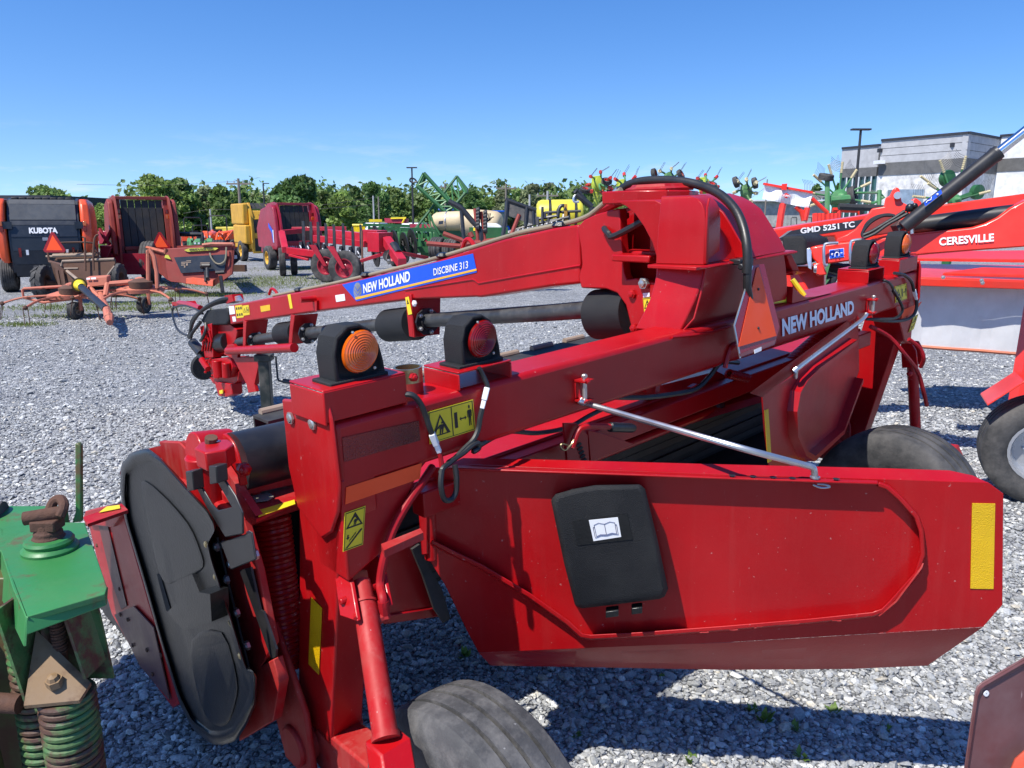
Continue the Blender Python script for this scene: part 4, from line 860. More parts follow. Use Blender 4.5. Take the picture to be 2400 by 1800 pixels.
# front: rubber flap, red front shields with dark straps
mb = MB(); mb.prism([e(x, y, CEND+.02) for x, y in [(203, 1212), (285, 1196), (350, 1420), (420, 1650), (405, 1660), (330, 1560), (262, 1440), (240, 1360)]], MU*.03); mb.prism([e(x, y, CEND) for x, y in [(195, 1212), (200, 1198), (285, 1178), (288, 1200), (262, 1236), (205, 1230)]], MU*.05)
mb.build('front_end_shield', RED, mow, bevel=.004)
mb = MB(); mb.prism([e(x, y, CEND+.017) for x, y in [(230, 1222), (250, 1218), (298, 1420), (285, 1428), (262, 1360)]], -MU*.002); mb.prism([e(x, y, CEND+.014) for x, y in [(270, 1440), (315, 1420), (362, 1470), (400, 1640), (330, 1560)]], -MU*.004); mb.build('shield_liner', mat('dark_worn_liner', (.10, .03, .03), .35, dirt=.5, dcol=(.2, .12, .11)), mow)
mb = MB()
for x, y in ((203, 1228), (228, 1278), (281, 1380), (283, 1440), (300, 1452), (345, 1523), (378, 1535), (358, 1580), (312, 1512)): mb.bolt(e(x, y, CEND+.008), -MU, .009, .004)
mb.build('rivet', GRSH, mow)
mb = MB(); mb.prism([e(x, y, CEND+.07) for x, y in [(218, 1400), (250, 1395), (330, 1545), (285, 1512), (240, 1490)]], MU*.012); mb.build('rubber_flap', RUBC, mow)
mb = MB(); mb.prism([t(x, y, -.36) for x, y in [(195, 1212), (285, 1180), (300, 1195), (205, 1228)]], MW*-.01); q = [t(x, y, -.357) for x, y in [(232, 1202), (282, 1192), (280, 1184), (250, 1188)]]; mb.build('front_hood_edge', REDD, mow); sign(q, [], mow)
# front crop skirt: dusty rubber with hinged bar and row of oval bolts
mb = MB(); ky = 1.42
mb.para(L(.42, ky, -.37), MU*3.2, MY*.012, MW*-.45); mb.para(L(.42, ky-.13, -.37), MU*3.2, MY*.14, MW*.012)
sk = mb.build('crop_skirt', RUBC, mow)
mb = MB()
for k in range(12): mb.cyl(L(.45+k*.27, ky, -.352), L(.45+k*.27+.16, ky, -.352), .018, 10)
mb.build('skirt_hinge', WOODM, sk)
mb = MB()
for k in range(22): mb.lathe(L(.50+k*.145, ky-.132, -.42), MN, [(0, .036), (.006, .030), (.004, .02), (.004, .001)], 14)
for k in range(22): mb.lathe(L(.50+k*.145, ky-.002, -.42), MN, [(0, .036), (.006, .030), (.004, .02), (.004, .001)], 14)
mb.build('skirt_bolt', WOODM, sk)
# --- driveline under the tongue
ct = lambda x, y, off=-.085: bm(x, y, off)
def shaft(name, pts, r, m, n=20): return MB().tube([ct(*p_) for p_ in pts], r, n).build(name, m, mow)
SHF = mat('worn_black_tube', (.035, .036, .037), .38, dirt=.6, dcol=(.12, .12, .115), dscale=12, scratch=.9, scol=(.2, .19, .18))
shaft('drive_shaft', [(1420, 722), (1300, 732), (1000, 751), (870, 763), (640, 790), (560, 802)], .043, SHF)
shaft('shaft_guard', [(1402, 737), (1490, 733)], .118, BLKT, 36)
shaft('shaft_guard', [(912, 763), (975, 757)], .108, BLKT, 32)
shaft('shaft_guard', [(662, 782), (700, 778)], .095, BLKT, 28)
mb = MB(); mb.tube([ct(500, 806), ct(512, 805), ct(512, 805), ct(540, 801)], [.10, .11, .105, .095], 28); mb.tube([ct(541, 801), ct(528, 803)], [.09, .08], 28); mb.build('shaft_guard', BLK, mow)
def sbr(xt, yt, xb, yb, wid, hy, name='shaft_bracket'):
    a, b = bm(xt, yt, .01), bm(xb, yb, .01); mb = MB()
    mb.prism([a-bd*.03, b-bd*.03, b+bd*.03, a+bd*.03], -BN*.012)
    mb.prism([a-bd*.04, b-bd*.02, b-BN*wid*.9-bd*.02, a-BN*wid-bd*.04], bd*.012)
    o = mb.build(name, RED, mow, bevel=.003)
    ce = ct(xb+hy[0], hy[1]); mb = MB(); mb.lathe(ce, -bd, [(.03, .085), (.045, .085), (.045, .05), (.06, .05), (.06, .04)], 10)
    h = mb.build('shaft_bearing', BLKM, mow)
    mb = MB()
    for k in range(5):
        x_, y_ = perp(bd); mb.bolt(ce-bd*.045+(x_*math.cos(k*1.26)+y_*math.sin(k*1.26))*.068, -bd, .014, .012)
    mb.build('bolt', BOLT, h)
sbr(955, 688, 965, 790, .22, (28, 752)); sbr(685, 738, 680, 806, .2, (38, 780)); sbr(573, 752, 572, 815, .2, (25, 797))
q = [bm(x, y, .0125) for x, y in [(957, 738), (966, 736), (958, 695), (950, 697)]]; sign(q, tri_sh(.5, .6, .9, .3, .08), mow)
mb = MB(); mb.bolt(bm(973, 711, .013), BN, .02, .01); mb.build('reflector_button', DWHT, mow)
mb = MB(); mb.cyl(bm(535, 822, .06), bm(690, 815, .06), .036, 20); mb.build('support_bar', RED, mow)
mb = MB(); mb.prism(bz([(524, 830), (532, 808), (546, 806), (558, 822), (556, 838), (600, 812+26), (610, 835), (596, 900), (600, 918), (582, 921), (577, 900), (548, 842)], .03), -BN*.03); mb.prism(bz([(545, 838), (608, 835), (597, 902), (578, 900)], .0), -BN*.04); mb.build('jack_mount', RED, mow, bevel=.004)
# jack stand with crank
jb = bm(620, 850, -.02); jt = V((jb.x, jb.y, jb.z+.02)); mb = MB()
mb.box(jt.x-.045, jt.x+.045, jt.y-.04, jt.y+.04, .05, jt.z); mb.box(jt.x-.07, jt.x+.07, jt.y-.06, jt.y+.06, jt.z, jt.z+.055); mb.box(jt.x-.12, jt.x+.12, jt.y-.1, jt.y+.1, .01, .05)
jk = mb.build('jack_stand', mat('dark_green_black_paint', (.012, .018, .016), .45, dirt=.4), mow, bevel=.006)
mb = MB(); mb.tube([jt+V((.07, 0, .035)), jt+V((.10, 0, .03)), jt+V((.11, -.02, -.15)), jt+V((.12, -.03, -.17)), jt+V((.16, -.05, -.175))], .009, 8); mb.tube([jt+V((.16, -.05, -.175)), jt+V((.17, -.05, -.17)), jt+V((.27, -.08, -.175))], [.01, .022, .017], 10); mb.build('jack_crank', BLKM, jk)
# hitch end: swivel gearbox, black box, hoses, hitch link
mb = MB(); o_ = -.05
mb.prism(bz([(487, 762), (540, 760), (556, 775), (552, 800), (520, 830), (478, 835), (470, 790)], o_), -BN*.12)
mb.prism(bz([(468, 765), (495, 758), (500, 838), (480, 840)], o_+.06), -BN*.2)
mb.prism(bz([(482, 842), (540, 838), (545, 862), (538, 885), (500, 890)], o_+.05), -BN*.18)
mb.prism(bz([(490, 885), (540, 882), (560, 870), (558, 892), (545, 905), (500, 900)], o_), -BN*.12)
mb.prism(bz([(502, 895), (512, 928), (530, 931), (545, 925), (543, 900)], o_+.04), -BN*.1)
mb.cyl(bm(508, 845, .03), bm(512, 885, .03), .045, 16); mb.cyl(bm(530, 850, .03), bm(532, 885, .03), .04, 16)
hg = mb.build('hitch_gearbox', RED, mow, bevel=.006)
mb = MB()
for k in range(4): mb.tube(bz([(472+k*6, 775), (478+k*6, 800), (474+k*6, 822)], .02), .01, 6)
for x, y in ((486, 846), (495, 842), (508, 850), (500, 880), (512, 884), (483, 872)): mb.bolt(bm(x, y, .02), BN, .014, .012)
mb.build('casting_rib', RED, hg)
q = [bm(x, y, .035) for x, y in [(501, 877), (507, 875), (503, 852), (498, 853)]]; sign(q, [], hg)
MB().prism(bz([(516, 915), (524, 913), (524, 922), (517, 923)], .0), BN*.01).build('hitch_tag', YEL, hg)
mb = MB(); mb.prism(bz([(477, 738), (484, 727), (530, 722), (534, 730), (536, 752), (530, 761), (480, 763), (470, 752)], .0), -BN*.2); mb.build('valve_box', BLKT, mow, bevel=.015, seg=3)
for d_ in range(3):
    wire([bm(546-d_*3, 699+d_*3, -.08), bm(515-d_*4, 703+d_*4, -.02), bm(480-d_*3, 722+d_*3, .02), bm(455-d_*2, 750, .05), bm(445+d_, 780, .06), bm(443+d_*2, 791, .06), bm(452, 778, .06), bm(470, 755, .03)], .017, name='hydraulic_hose')
wire([bm(482, 758, .02), bm(482, 775, .04), bm(475, 792, .05), bm(470, 798, .05)], .016, name='hydraulic_hose')
mb = MB(); mb.prism(bz([(526, 693), (543, 690), (547, 706), (530, 712)], -.05), -BN*.1); mb.build('hose_bracket', RED, mow)
mb = MB()
for k in range(3): mb.cyl(bm(548+k*3, 698+k*3, -.08), bm(562+k*3, 696+k*4, -.09), .014, 8)
mb.build('hose_coupling', STL, mow)
mb = MB(); mb.tube([bm(470, 722, -.1), bm(445, 714, -.15), bm(420, 710, -.2)], .03, 8); mb.prism(bz([(402, 708), (436, 706), (440, 714), (404, 718)], -.2), -BN*.1); mb.build('hose_holder', RED, mow)
wire([bm(408, 716, -.2), bm(404, 735, -.18), bm(412, 765, -.1), bm(425, 780, -.05), bm(441, 787, .05)], .012, name='hydraulic_hose')
wire([bm(408, 720, -.2), bm(430, 716, -.15), bm(455, 722, -.1), bm(475, 735, -.05)], .012, name='hydraulic_hose')
mb = MB(); mb.cyl(bm(452, 803, .0), bm(474, 830, .0), .05, 16); mb.tube([bm(455, 815, .03), bm(472, 840, .03), bm(478, 848, .03)], .02, 8); mb.prism(bz([(472, 830), (500, 826), (500, 840), (478, 845)], -.02), -BN*.08); mb.build('input_shaft', BLKM, mow)
mb = MB(); mb.cyl(bm(473, 843, .04), bm(488, 865, .04), .03, 14); mb.build('hitch_link', RED, mow)
mb = MB(); mb.lathe(bm(480, 860, -.1), bd, [(-.02, .13), (.02, .14), (.03, .05)], 24, caps=True); mb.build('shaft_guard', BLKT, mow)
# ------------------------------------------------------------------ green implement at the lower left
GRN = mat('green_paint', (.035, .20, .055), .42, dirt=.35, dcol=(.10, .16, .07), dscale=7, rust=.28, rcol=(.12, .075, .03), rscale=6, bump=.08, scratch=.4, scol=(.18, .22, .14))
GRNR = mat('rusty_green_paint', (.05, .16, .048), .5, dirt=.6, dcol=(.16, .14, .06), dscale=18, rust=.52, rcol=(.075, .036, .022), rscale=14, bump=.25, bscale=70)
RST = mat('rusty_bolt_steel', (.085, .038, .024), .8, dirt=.5, dcol=(.16, .08, .05), dscale=25, bump=.4, bscale=80)
OLIVE = mat('oily_olive_paint', (.10, .10, .03), .45, dirt=.5, dcol=(.05, .04, .03), rust=.4)
TZ = 1.14
imp = worldthing('green_implement', 'old green farm implement with rusty coil springs cut off by the lower left edge', 'implement', (G(100, 1700).x, G(100, 1700).y, 0))
gp = lambda x, y, h=TZ: G(x, y, h)
mb = MB(); mb.prism([gp(x, y) for x, y in [(-40, 1245), (0, 1236), (100, 1224), (198, 1224), (225, 1300), (251, 1376), (246, 1392), (60, 1446), (30, 1380), (2, 1290), (-40, 1300)]], V((0, 0, -.012)))
mb.prism([gp(251, 1376), gp(60, 1446), gp(60, 1446)+V((.004, -.012, -.03)), gp(251, 1380)+V((.0, -.012, -.03))], V((0, .006, -.001)))
mb.prism([gp(60, 1446), gp(2, 1290), gp(2, 1290)+V((-.02, 0, -.10)), gp(60, 1446)+V((-.012, 0, -.06))], V((.006, 0, 0)))
mb.build('top_plate', GRN, imp, bevel=.006, seg=3)
mb = MB(); mb.prism([P(168, 1226, 1.72), P(190, 1224, 1.72), P(189, 1045, 1.70), P(183, 1038, 1.70), P(175, 1040, 1.70), P(176, 1200, 1.715)], V((0, .012, 0))); mb.build('indicator_bar', GRN, imp, bevel=.003)
cc = gp(118, 1288); mb = MB(); mb.lathe(cc, (0, 0, 1), [(-.001, .056), (.006, .057), (.012, .052), (.014, .047), (.022, .05), (.028, .046), (.03, .03)], 28, caps=True); mb.build('collar', GRN, imp)
mb = MB(); mb.lathe(cc, (0, 0, 1), [(.022, .032), (.03, .034), (.036, .028), (.042, .030), (.048, .024), (.062, .023)], 20, caps=True)
p_ = cc+V((0, 0, .062)); mb.box(p_.x-.026, p_.x+.028, p_.y-.022, p_.y+.022, p_.z-.014, p_.z+.01)
mb.build('clevis_bolt', RST, imp, bevel=.004)
mb = MB(); mb.cyl(p_+V((-.042, -.01, .014)), p_+V((.03, .012, .02)), .015, 14); mb.tube(smoothpts([p_+V((.0, .012, .02)), p_+V((.006, .024, .04)), p_+V((.022, .024, .046)), p_+V((.036, .01, .036)), p_+V((.032, -.002, .016))], 4), .0105, 10); mb.build('hook_pin', RST, imp)
# threaded rod, channel and triangular gusset
sx = P(150, 1580, 1.56); sc0 = V((sx.x, sx.y, 0))
mb = MB(); a = sc0+V((-.07, -.01, .94)); mb.para(sc0+V((-.068, -.03, .90)), V((.004, .09, 0)), V((.006, 0, 0)), V((-.02, -.02, .215))); mb.para(sc0+V((.05, -.02, .95)), V((.004, .07, 0)), V((.006, 0, 0)), V((-.03, 0, .165))); mb.para(sc0+V((-.07, .06, .90)), V((.135, 0, 0)), V((0, .006, 0)), V((-.02, 0, .215)))
mb.build('channel_bracket', GRNR, imp)
mb = MB(); mb.prism([sc0+V((-.064, .03, 1.03)), sc0+V((-.052, -.055, .915)), sc0+V((.052, -.045, .92)), sc0+V((.052, -.0, .93))], V((0, .002, -.008))); mb.bolt(sc0+V((.0, -.03, .945)), (0, -.3, 1), .016, .016); mb.build('gusset', mat('rusty_tan_plate', (.22, .13, .055), .6, dirt=.5, rust=.3), imp)
mb = MB(); mb.coil(sc0+V((-.02, .03, .98)), sc0+V((-.02, .03, 1.13)), .012, .0035, 22, 5, seg=10); mb.cyl(sc0+V((-.02, .03, .96)), sc0+V((-.02, .03, 1.13)), .012, 10); mb.build('threaded_rod', RST, imp)
def gspring(b, z0, z1, R0, r, turns):
    MB().coil(b+V((0, 0, z0)), b+V((0, 0, z1)), R0, r, turns, 8, seg=24).build('coil_spring', GRNR, imp)
gspring(sc0+V((0, 0, 0)), .38, .905, .047, .0078, 33)
gspring(sc0+V((-.115, .09, 0)), .38, 1.02, .045, .0078, 36)
mb = MB(); mb.cyl(sc0+V((0, 0, .2)), sc0+V((0, 0, .90)), .04, 20); mb.para(sc0+V((-.03, -.03, .88)), V((.06, 0, 0)), V((0, .06, 0)), V((0, 0, .035))); mb.build('spring_core', GRNR, imp)
mb = MB(); mb.para(sc0+V((-.26, .10, .10)), V((.12, 0, 0)), V((0, .10, 0)), V((-.02, .02, 1.0))); mb.para(sc0+V((-.24, -.02, .2)), V((.012, 0, 0)), V((0, .12, 0)), V((-.03, .0, .85))); mb.para(sc0+V((-.16, .0, .3)), V((.008, 0, 0)), V((0, .04, 0)), V((-.04, .0, .62)))
mb.build('side_frame', OLIVE, imp, bevel=.006)
mb = MB(); mb.cyl(sc0+V((-.26, .03, .87)), sc0+V((-.12, .03, .86)), .02, 12); mb.build('cross_bolt', RST, imp)
mb = MB(); mb.para(sc0+V((-.5, .15, 1.02)), V((.28, 0, 0)), V((0, .3, 0)), V((0, 0, .12))); mb.build('frame_tube', GRN, imp, bevel=.01)
gq = P(-22, 1225, 1.9); mb = MB(); mb.lathe(gq, (1, .3, 0), [(-.03, .02), (-.03, .05), (.03, .05), (.03, .02)], 28, caps=True); mb.build('gauge_wheel', RUB, imp)
mb = MB(); mb.box(-2.55, -1.8, 1.5, 2.25, 1.78, 2.06); mb.box(-2.62, -2.45, 1.6, 1.8, .05, 1.78); mb.box(-2.6, -2.5, 1.62, 1.78, .02, .1); mb.para((-2.5, 1.62, .9), (.9, 0, .1), (0, .12, 0), (0, 0, .12)); mb.build('unseen_shadow_frame', GRN, imp, bevel=.015)  # unseen frame left of view, added and shaped to shadow the near gravel
# ------------------------------------------------------------------ dull red guard plate at the lower right
gd = worldthing('machine_guard', 'dull dusty maroon guard panel of another machine at the lower right corner', 'machine guard', (G(2380, 1790).x, G(2380, 1790).y, 0))
GPM = mat('dusty_maroon_panel', (.13, .035, .035), .38, dirt=.8, dcol=(.22, .14, .14), dscale=3, scratch=.4)
gpl = Plane(P(2330, 1700, 1.45), (1, .25, 0), n=(.2, -.97, .1))
g_ = lambda x, y, o=0: gpl.hit(x, y, o if gpl.n.y > 0 else o)
mb = MB(); mb.prism([g_(x, y) for x, y in [(2258, 1830), (2287, 1625), (2292, 1610), (2302, 1601), (2420, 1532), (2460, 1830)]], -gpl.n*.004); pn = mb.build('guard_panel', GPM, gd, bevel=.002)
mb = MB(); mb.loft([[g_(x, y, .0), g_(x+5, y+4, .008), g_(x+10, y+8, .0)] for x, y in [(2258, 1830), (2287, 1628), (2294, 1611), (2304, 1603), (2420, 1536)]]); mb.build('rolled_edge', GPM, pn)
mb = MB(); mb.lathe(g_(2311, 1625, .001), gpl.n, [(0, .006), (.0015, .0055), (.0015, .001)], 16); mb.build('rivet', DWHT, pn)
mb = MB(); mb.prism([g_(x, y, .02) for x, y in [(2352, 1830), (2375, 1775), (2420, 1735), (2440, 1830)]], gpl.n*.03); mb.build('guard_bracket', mat('orange_red_paint', (.62, .06, .02), .4, dirt=.3), gd, bevel=.005)
mb = MB(); mb.box(gd.matrix_world.translation.x-.05, gd.matrix_world.translation.x+.4, 1.35, 1.5, .0, .75); mb.build('guard_post', GPM, gd, bevel=.01)
# ------------------------------------------------------------------ orange red mower with white curtain on the right
KR = mat('orange_red_gloss_paint', (.78, .030, .010), .3, coat=.25, dirt=.12, dcol=(.6, .15, .1), bump=.03)
CURT = mat('white_vinyl_curtain', (.66, .66, .66), .6, dirt=.4, dcol=(.42, .40, .38), dscale=2.5, bump=.15, bscale=8)
km = worldthing('disc_mower', 'orange red disc mower with white side curtain and raised boom on the right', 'mower', (4.0, 6.2, 0))
kz = lambda x: 5.7-(x-1900)*.0011
def kp(px, py, dz=0.0): return P(px, py, kz(px)+dz)
def z5(x, y, dz=0.0): return kp(1750+x/3.403, 280+y/3.403, dz)
KN = (kp(2400, 560)-kp(1900, 600)).cross(V((0, 0, 1))).normalized()
if KN.y > 0: KN = -KN
mb = MB(); mb.prism([z5(*p_) for p_ in [(505, 1020), (560, 1008), (710, 985), (1080, 942), (1300, 915), (1800, 860), (1900, 830), (2000, 780), (2100, 705), (2260, 625), (2300, 1010), (1900, 1040), (1500, 1072), (1290, 1092), (860, 1125), (580, 1162), (525, 1110)]], -KN*.18); bo_ = mb.build('main_boom', KR, km, bevel=.012)
mb = MB(); mb.prism([z5(*p_, .35) for p_ in [(1440, 700), (1520, 685), (2260, 585), (2280, 700), (2100, 730), (1540, 790), (1440, 800)]], -KN*.15); mb.build('upper_boom', KR, km, bevel=.01)
mb = MB(); mb.tube([z5(1330, 850, .1), z5(1600, 815, .1), z5(2130, 750, .1)], .062, 20); mb.build('folding_cylinder', BLKM, km)
mb = MB(); a, b = z5(1250, 860, -.1), z5(1990, 275, -.1); d_ = (b-a).normalized(); mb.tube([a, a+d_*.05, b-d_*.03, b], [.045, .05, .05, .055], 24); mb.cyl(b, b+d_*.02, .05, 20); mb.para(z5(1195, 850, -.06), z5(1215, 890, -.06)-z5(1195, 850, -.06), z5(1270, 800, -.06)-z5(1195, 850, -.06), V((0, .1, 0))); cyb = mb.build('lift_cylinder', BLKM, km)
mb = MB(); mb.cyl(b, b+d_*1.2, .032, 20); mb.build('cylinder_rod', CHR, cyb)
mb = MB(); mb.prism([z5(x, y, -.17) for x, y in [(1415, 665), (1425, 692), (1560, 590), (1550, 558)]], V((0, .002, 0))); cd = mb.build('cylinder_decal', DBLU, km, smooth=False)
mb = MB(); mb.tube([z5(1432, 665, -.175), z5(1440, 650, -.175), z5(1470, 640, -.175), z5(1475, 615, -.175)], .003, 4); mb.ball(z5(1522, 597, -.175), .008, 8); mb.build('decal_mark', DWHT, cd)
mb = MB(); mb.prism([z5(*p_, .02) for p_ in [(712, 985), (720, 950), (800, 915), (870, 870), (940, 790), (1000, 710), (1095, 695), (1108, 625), (1140, 610), (1165, 560), (1190, 540), (1215, 548), (1225, 580), (1238, 660), (1300, 690), (1310, 640), (1350, 625), (1395, 660), (1400, 720), (1300, 790), (1310, 930), (1080, 945)]], -KN*.06)
tw = mb.build('boom_tower', KR, km, bevel=.008)
mb = MB(); mb.prism([z5(*p_, .015) for p_ in [(935, 890), (1000, 800), (1080, 760), (1200, 790), (1200, 870), (1150, 900), (960, 930)]], -KN*.01); mb.build('painted_opening', mat('recess_shade_red', (.2, .008, .006), .5), tw, smooth=False)  # flat plate in darker red, painted as the shade of an opening
mb = MB(); mb.cyl(z5(1205, 605, -.02), z5(1205, 605, .1), .026, 20); mb.cyl(z5(1310, 665, -.02), z5(1310, 665, .1), .018, 16); mb.build('pivot_pin', STL, tw)
for pts in ([(930, 920), (1000, 890), (1100, 830), (1200, 770), (1260, 730)], [(935, 945), (1020, 910), (1120, 840), (1210, 790), (1290, 745)], [(920, 915), (960, 830), (1030, 780), (1120, 760), (1180, 770)], [(930, 940), (925, 900), (990, 820), (1080, 770), (1150, 765)], [(1270, 730), (1300, 690), (1360, 690)]):
    mb = MB(); mb.tube(smoothpts([z5(*p_, -.09) for p_ in pts], 5), .012, 8); mb.build('hydraulic_hose', HOSE, km)
mb = MB(); mb.ball(z5(1300, 705, -.1), .03); mb.ball(z5(1340, 690, -.1), .022); mb.build('hose_block', BLK, km)
# left boom with model name
lp = lambda x, y, dz=0: P(1750+x/3.403, 280+y/3.403, 6.5+dz)
mb = MB(); mb.prism([lp(*p_) for p_ in [(180, 882), (500, 830), (950, 765), (1060, 745), (1000, 960), (720, 985), (700, 930), (560, 945), (230, 975)]], V((0, .18, 0))); lb = mb.build('tongue_boom', KR, km, bevel=.012)
mb = MB(); mb.prism([lp(*p_, -.003) for p_ in [(220, 965), (245, 955), (345, 890), (420, 875), (940, 795), (870, 870), (600, 912), (280, 968)]], V((0, .002, 0))); ld = mb.build('boom_decal', mat('boom_decal_black', (.03, .032, .036), .4), lb, smooth=False)
mb = MB(); mb.prism([lp(*p_, -.006) for p_ in [(222, 964), (245, 953), (330, 890), (365, 883), (290, 935)]], V((0, .002, 0))); mb.build('boom_decal_stripe', DSLV, ld, smooth=False)
sphtext('model_name', 'GMD 5251 TC', [lp(*p_, -.005) for p_ in [(430, 912), (862, 858), (858, 812), (428, 866)]], DWHT, ld, bold=.03)
sphtext('dealer_name', 'CERESVILLE', [z5(*p_, -.009) for p_ in [(1535, 1008), (1972, 972), (1972, 908), (1535, 944)]], DWHT, bo_, bold=.03)
mb = MB(); mb.prism([z5(*p_, -.006) for p_ in [(1200, 1005), (1262, 968), (1345, 1005), (1270, 1048)]], -KN*.003); mb.build('maker_diamond', DWHT, bo_, smooth=False)
mb = MB(); mb.prism([z5(*p_, -.008) for p_ in [(1210, 1005), (1264, 976), (1330, 1005), (1270, 1040)]], -KN*.003); md = mb.build('maker_diamond', KR, bo_, smooth=False)
sphtext('maker_letter', 'N', [z5(*p_, -.014) for p_ in [(1278, 1024), (1305, 1022), (1305, 992), (1278, 994)]], DWHT, md, bold=.04)
mb = MB(); mb.prism([z5(*p_, -.005) for p_ in [(868, 1030), (1044, 1012), (1044, 1056), (880, 1070)]], -KN*.003); mb.build('yellow_reflector', YEL, bo_, smooth=False)
mb = MB(); mb.prism([z5(*p_, -.005) for p_ in [(660, 1112), (778, 1098), (775, 1025), (658, 1040)]], -KN*.003); b1 = mb.build('control_decal', DWHT, bo_, smooth=False)
mb = MB(); mb.prism([z5(*p_, -.008) for p_ in [(663, 1108), (775, 1095), (772, 1028), (661, 1043)]], -KN*.003); b2 = mb.build('control_decal_field', DBLU, b1, smooth=False)
mb = MB()
for pts in ([(674, 1076), (690, 1073)], [(682, 1066), (682, 1083)], [(748, 1066), (764, 1064)], [(698, 1048), (715, 1041), (738, 1046)], [(705, 1095), (705, 1070), (715, 1060), (728, 1060), (735, 1068), (735, 1090)]): mb.tube([z5(*p_, -.02) for p_ in pts], .0035, 4)
mb.build('control_mark', DWHT, b2)
for x in (615, 825):
    mb = MB(); mb.tube(smoothpts([z5(x+115, 955 if x > 700 else 985, -.05), z5(x+30, 965 if x > 700 else 990, -.06), z5(x+5, 985 if x > 700 else 1005, -.06), z5(x, 1060, -.06), z5(x+5, 1140 if x > 700 else 1155, -.05), z5(x+30, 1160, -.04)], 4), .011, 8); mb.build('boom_bail', STL, km)
mb = MB(); mb.loft([[z5(x, y, dz) for x, y in [(280, 930), (440, 925), (475, 960), (475, 1160), (310, 1178)]] for dz in (-.05,)]+[[z5(x, y, .35) for x, y in [(300, 920), (560, 905), (660, 950), (670, 1100), (330, 1170)]]]); mb.build('gearbox_cover', BLKT, km, bevel=.02, seg=3)
mb = MB(); mb.prism([z5(*p_, -.06) for p_ in [(478, 1030), (505, 1022), (518, 1050), (518, 1200), (490, 1185), (480, 1120)]], -KN*.02); mb.cyl(z5(535, 1190, -.08), z5(560, 1190, -.08), .03, 12); mb.build('chain_bracket', STL, km, bevel=.004)
mb = MB(); mb.prism([z5(*p_, .3) for p_ in [(290, 1180), (400, 1170), (620, 1170), (620, 1380), (520, 1400), (400, 1400), (300, 1330)]], -KN*.3); mb.prism([z5(*p_, .05) for p_ in [(345, 1240), (395, 1180), (520, 1400), (430, 1420)]], -KN*.02); mb.prism([z5(*p_, -.02) for p_ in [(520, 1150), (600, 1140), (640, 1240), (560, 1250)]], -KN*.1); mb.build('headstock', KR, km, bevel=.01)
mb = MB(); mb.tube([z5(660, 1180, .2), z5(760, 1200, .2), z5(850, 1200, .2)], .05, 10); mb.tube([z5(640, 1250, .1), z5(700, 1260, .1), z5(660, 1330, .1)], .03, 8); mb.build('hose_bundle', HOSE, km)
# cutter bar covers and curtain
cz = 7.3; cl = lambda x, y, h: P(x, y, cz)
c0_ = P(2140, 690, cz); zt = P(2200, 665, cz).z; zb = P(2250, 812, cz).z
cx0, cx1, cy = P(2128, 690, cz).x, P(2600, 690, cz).x, P(2200, 690, cz).y
mb = MB(); N_ = 24; ringsT = []
def cu(t_, zz): x = cx0+(cx1-cx0)*t_; return V((x, cy-.9*t_*.6+.012*math.sin(t_*23)+.02*math.sin(t_*9)*(1-(zz-zb)/(zt-zb)), zz-.06*t_))
rows = [[cu(i/N_, zt+(zb-zt)*k/5) for i in range(N_+1)] for k in range(6)]
for k in range(5):
    for i in range(N_): mb.add([rows[k][i], rows[k][i+1], rows[k+1][i+1], rows[k+1][i]], [[0, 1, 2, 3]])
ct_ = mb.build('side_curtain', CURT, km)
mb = MB(); mb.tube([cu(i/N_, zb-.01) for i in range(N_+1)], .018, 6); mb.build('curtain_hem', mat('faded_orange_trim', (.55, .15, .07), .6, dirt=.4), ct_)
mb = MB()
mb.prism([V((cx0-.05, cy-.19, zt+.06)), V((cx1, cy-.74, zt+.03)), V((cx1, cy+.6, zt+.12)), V((cx0, cy+.55, zt+.14)), V((cx0-.08, cy+.1, zt+.10))], V((0, 0, .02)))
mb.prism([V((cx0+.2, cy-.19, zt+.09)), V((cx1, cy-.76, zt+.07)), V((cx1, cy-.55, zt+.13)), V((cx0+.55, cy-.2, zt+.14))], V((0, 0, .03)))
mb.prism([V((cx0-.05, cy-.20, zt+.07)), V((cx1, cy-.76, zt+.04)), V((cx1, cy-.76, zt-.03)), V((cx0-.05, cy-.20, zt-.0))], V((0, .012, 0)))
mb.prism([V((cx0+.1, cy+.3, zt+.2)), V((cx1, cy-.1, zt+.19)), V((cx1, cy+.3, zt+.28)), V((cx0+.3, cy+.6, zt+.25))], V((0, 0, .03)))
mb.build('deck_cover', KR, km, bevel=.006)
mb = MB()
for x, y in ((2210, 650), (2300, 657), (2302, 663)): mb.bolt(P(x, y, cz-.6), (0, -1, 0), .018, .01)
mb.build('bolt', BOLT, km)
mb = MB(); mb.para(V((cx0+.2, cy+.25, zb+.05)), V((cx1-cx0, -.5, 0)), V((0, .5, 0)), V((0, 0, .15))); mb.build('cutter_bar', BLKM, km)
gw = G(2420, 1172); wa = V((-.45, -1, 0)).normalized()
wh = wheel(gw+V((0, 0, .36)), wa, .36, .28, .2, RUB, mat('silver_rim', (.55, .56, .58), .3, metal=.6), km, grooves=3, n=56)
mb = MB(); wc = gw+V((0, 0, .36)); tx = wa.cross(V((0, 0, 1))); tx = -tx if tx.x < 0 else tx
mb.loft([[wc+tx*a+V((0, 0, h))+wa*o for o in (-.16, .2)]+[wc+tx*a+V((0, 0, h+.012))+wa*o for o in (.2, -.16)] for a, h in ((-.36, .30), (-.20, .45), (-.18, .47), (.3, .47), (.5, .3))]); mb.build('wheel_fender', KR, km, bevel=.004)
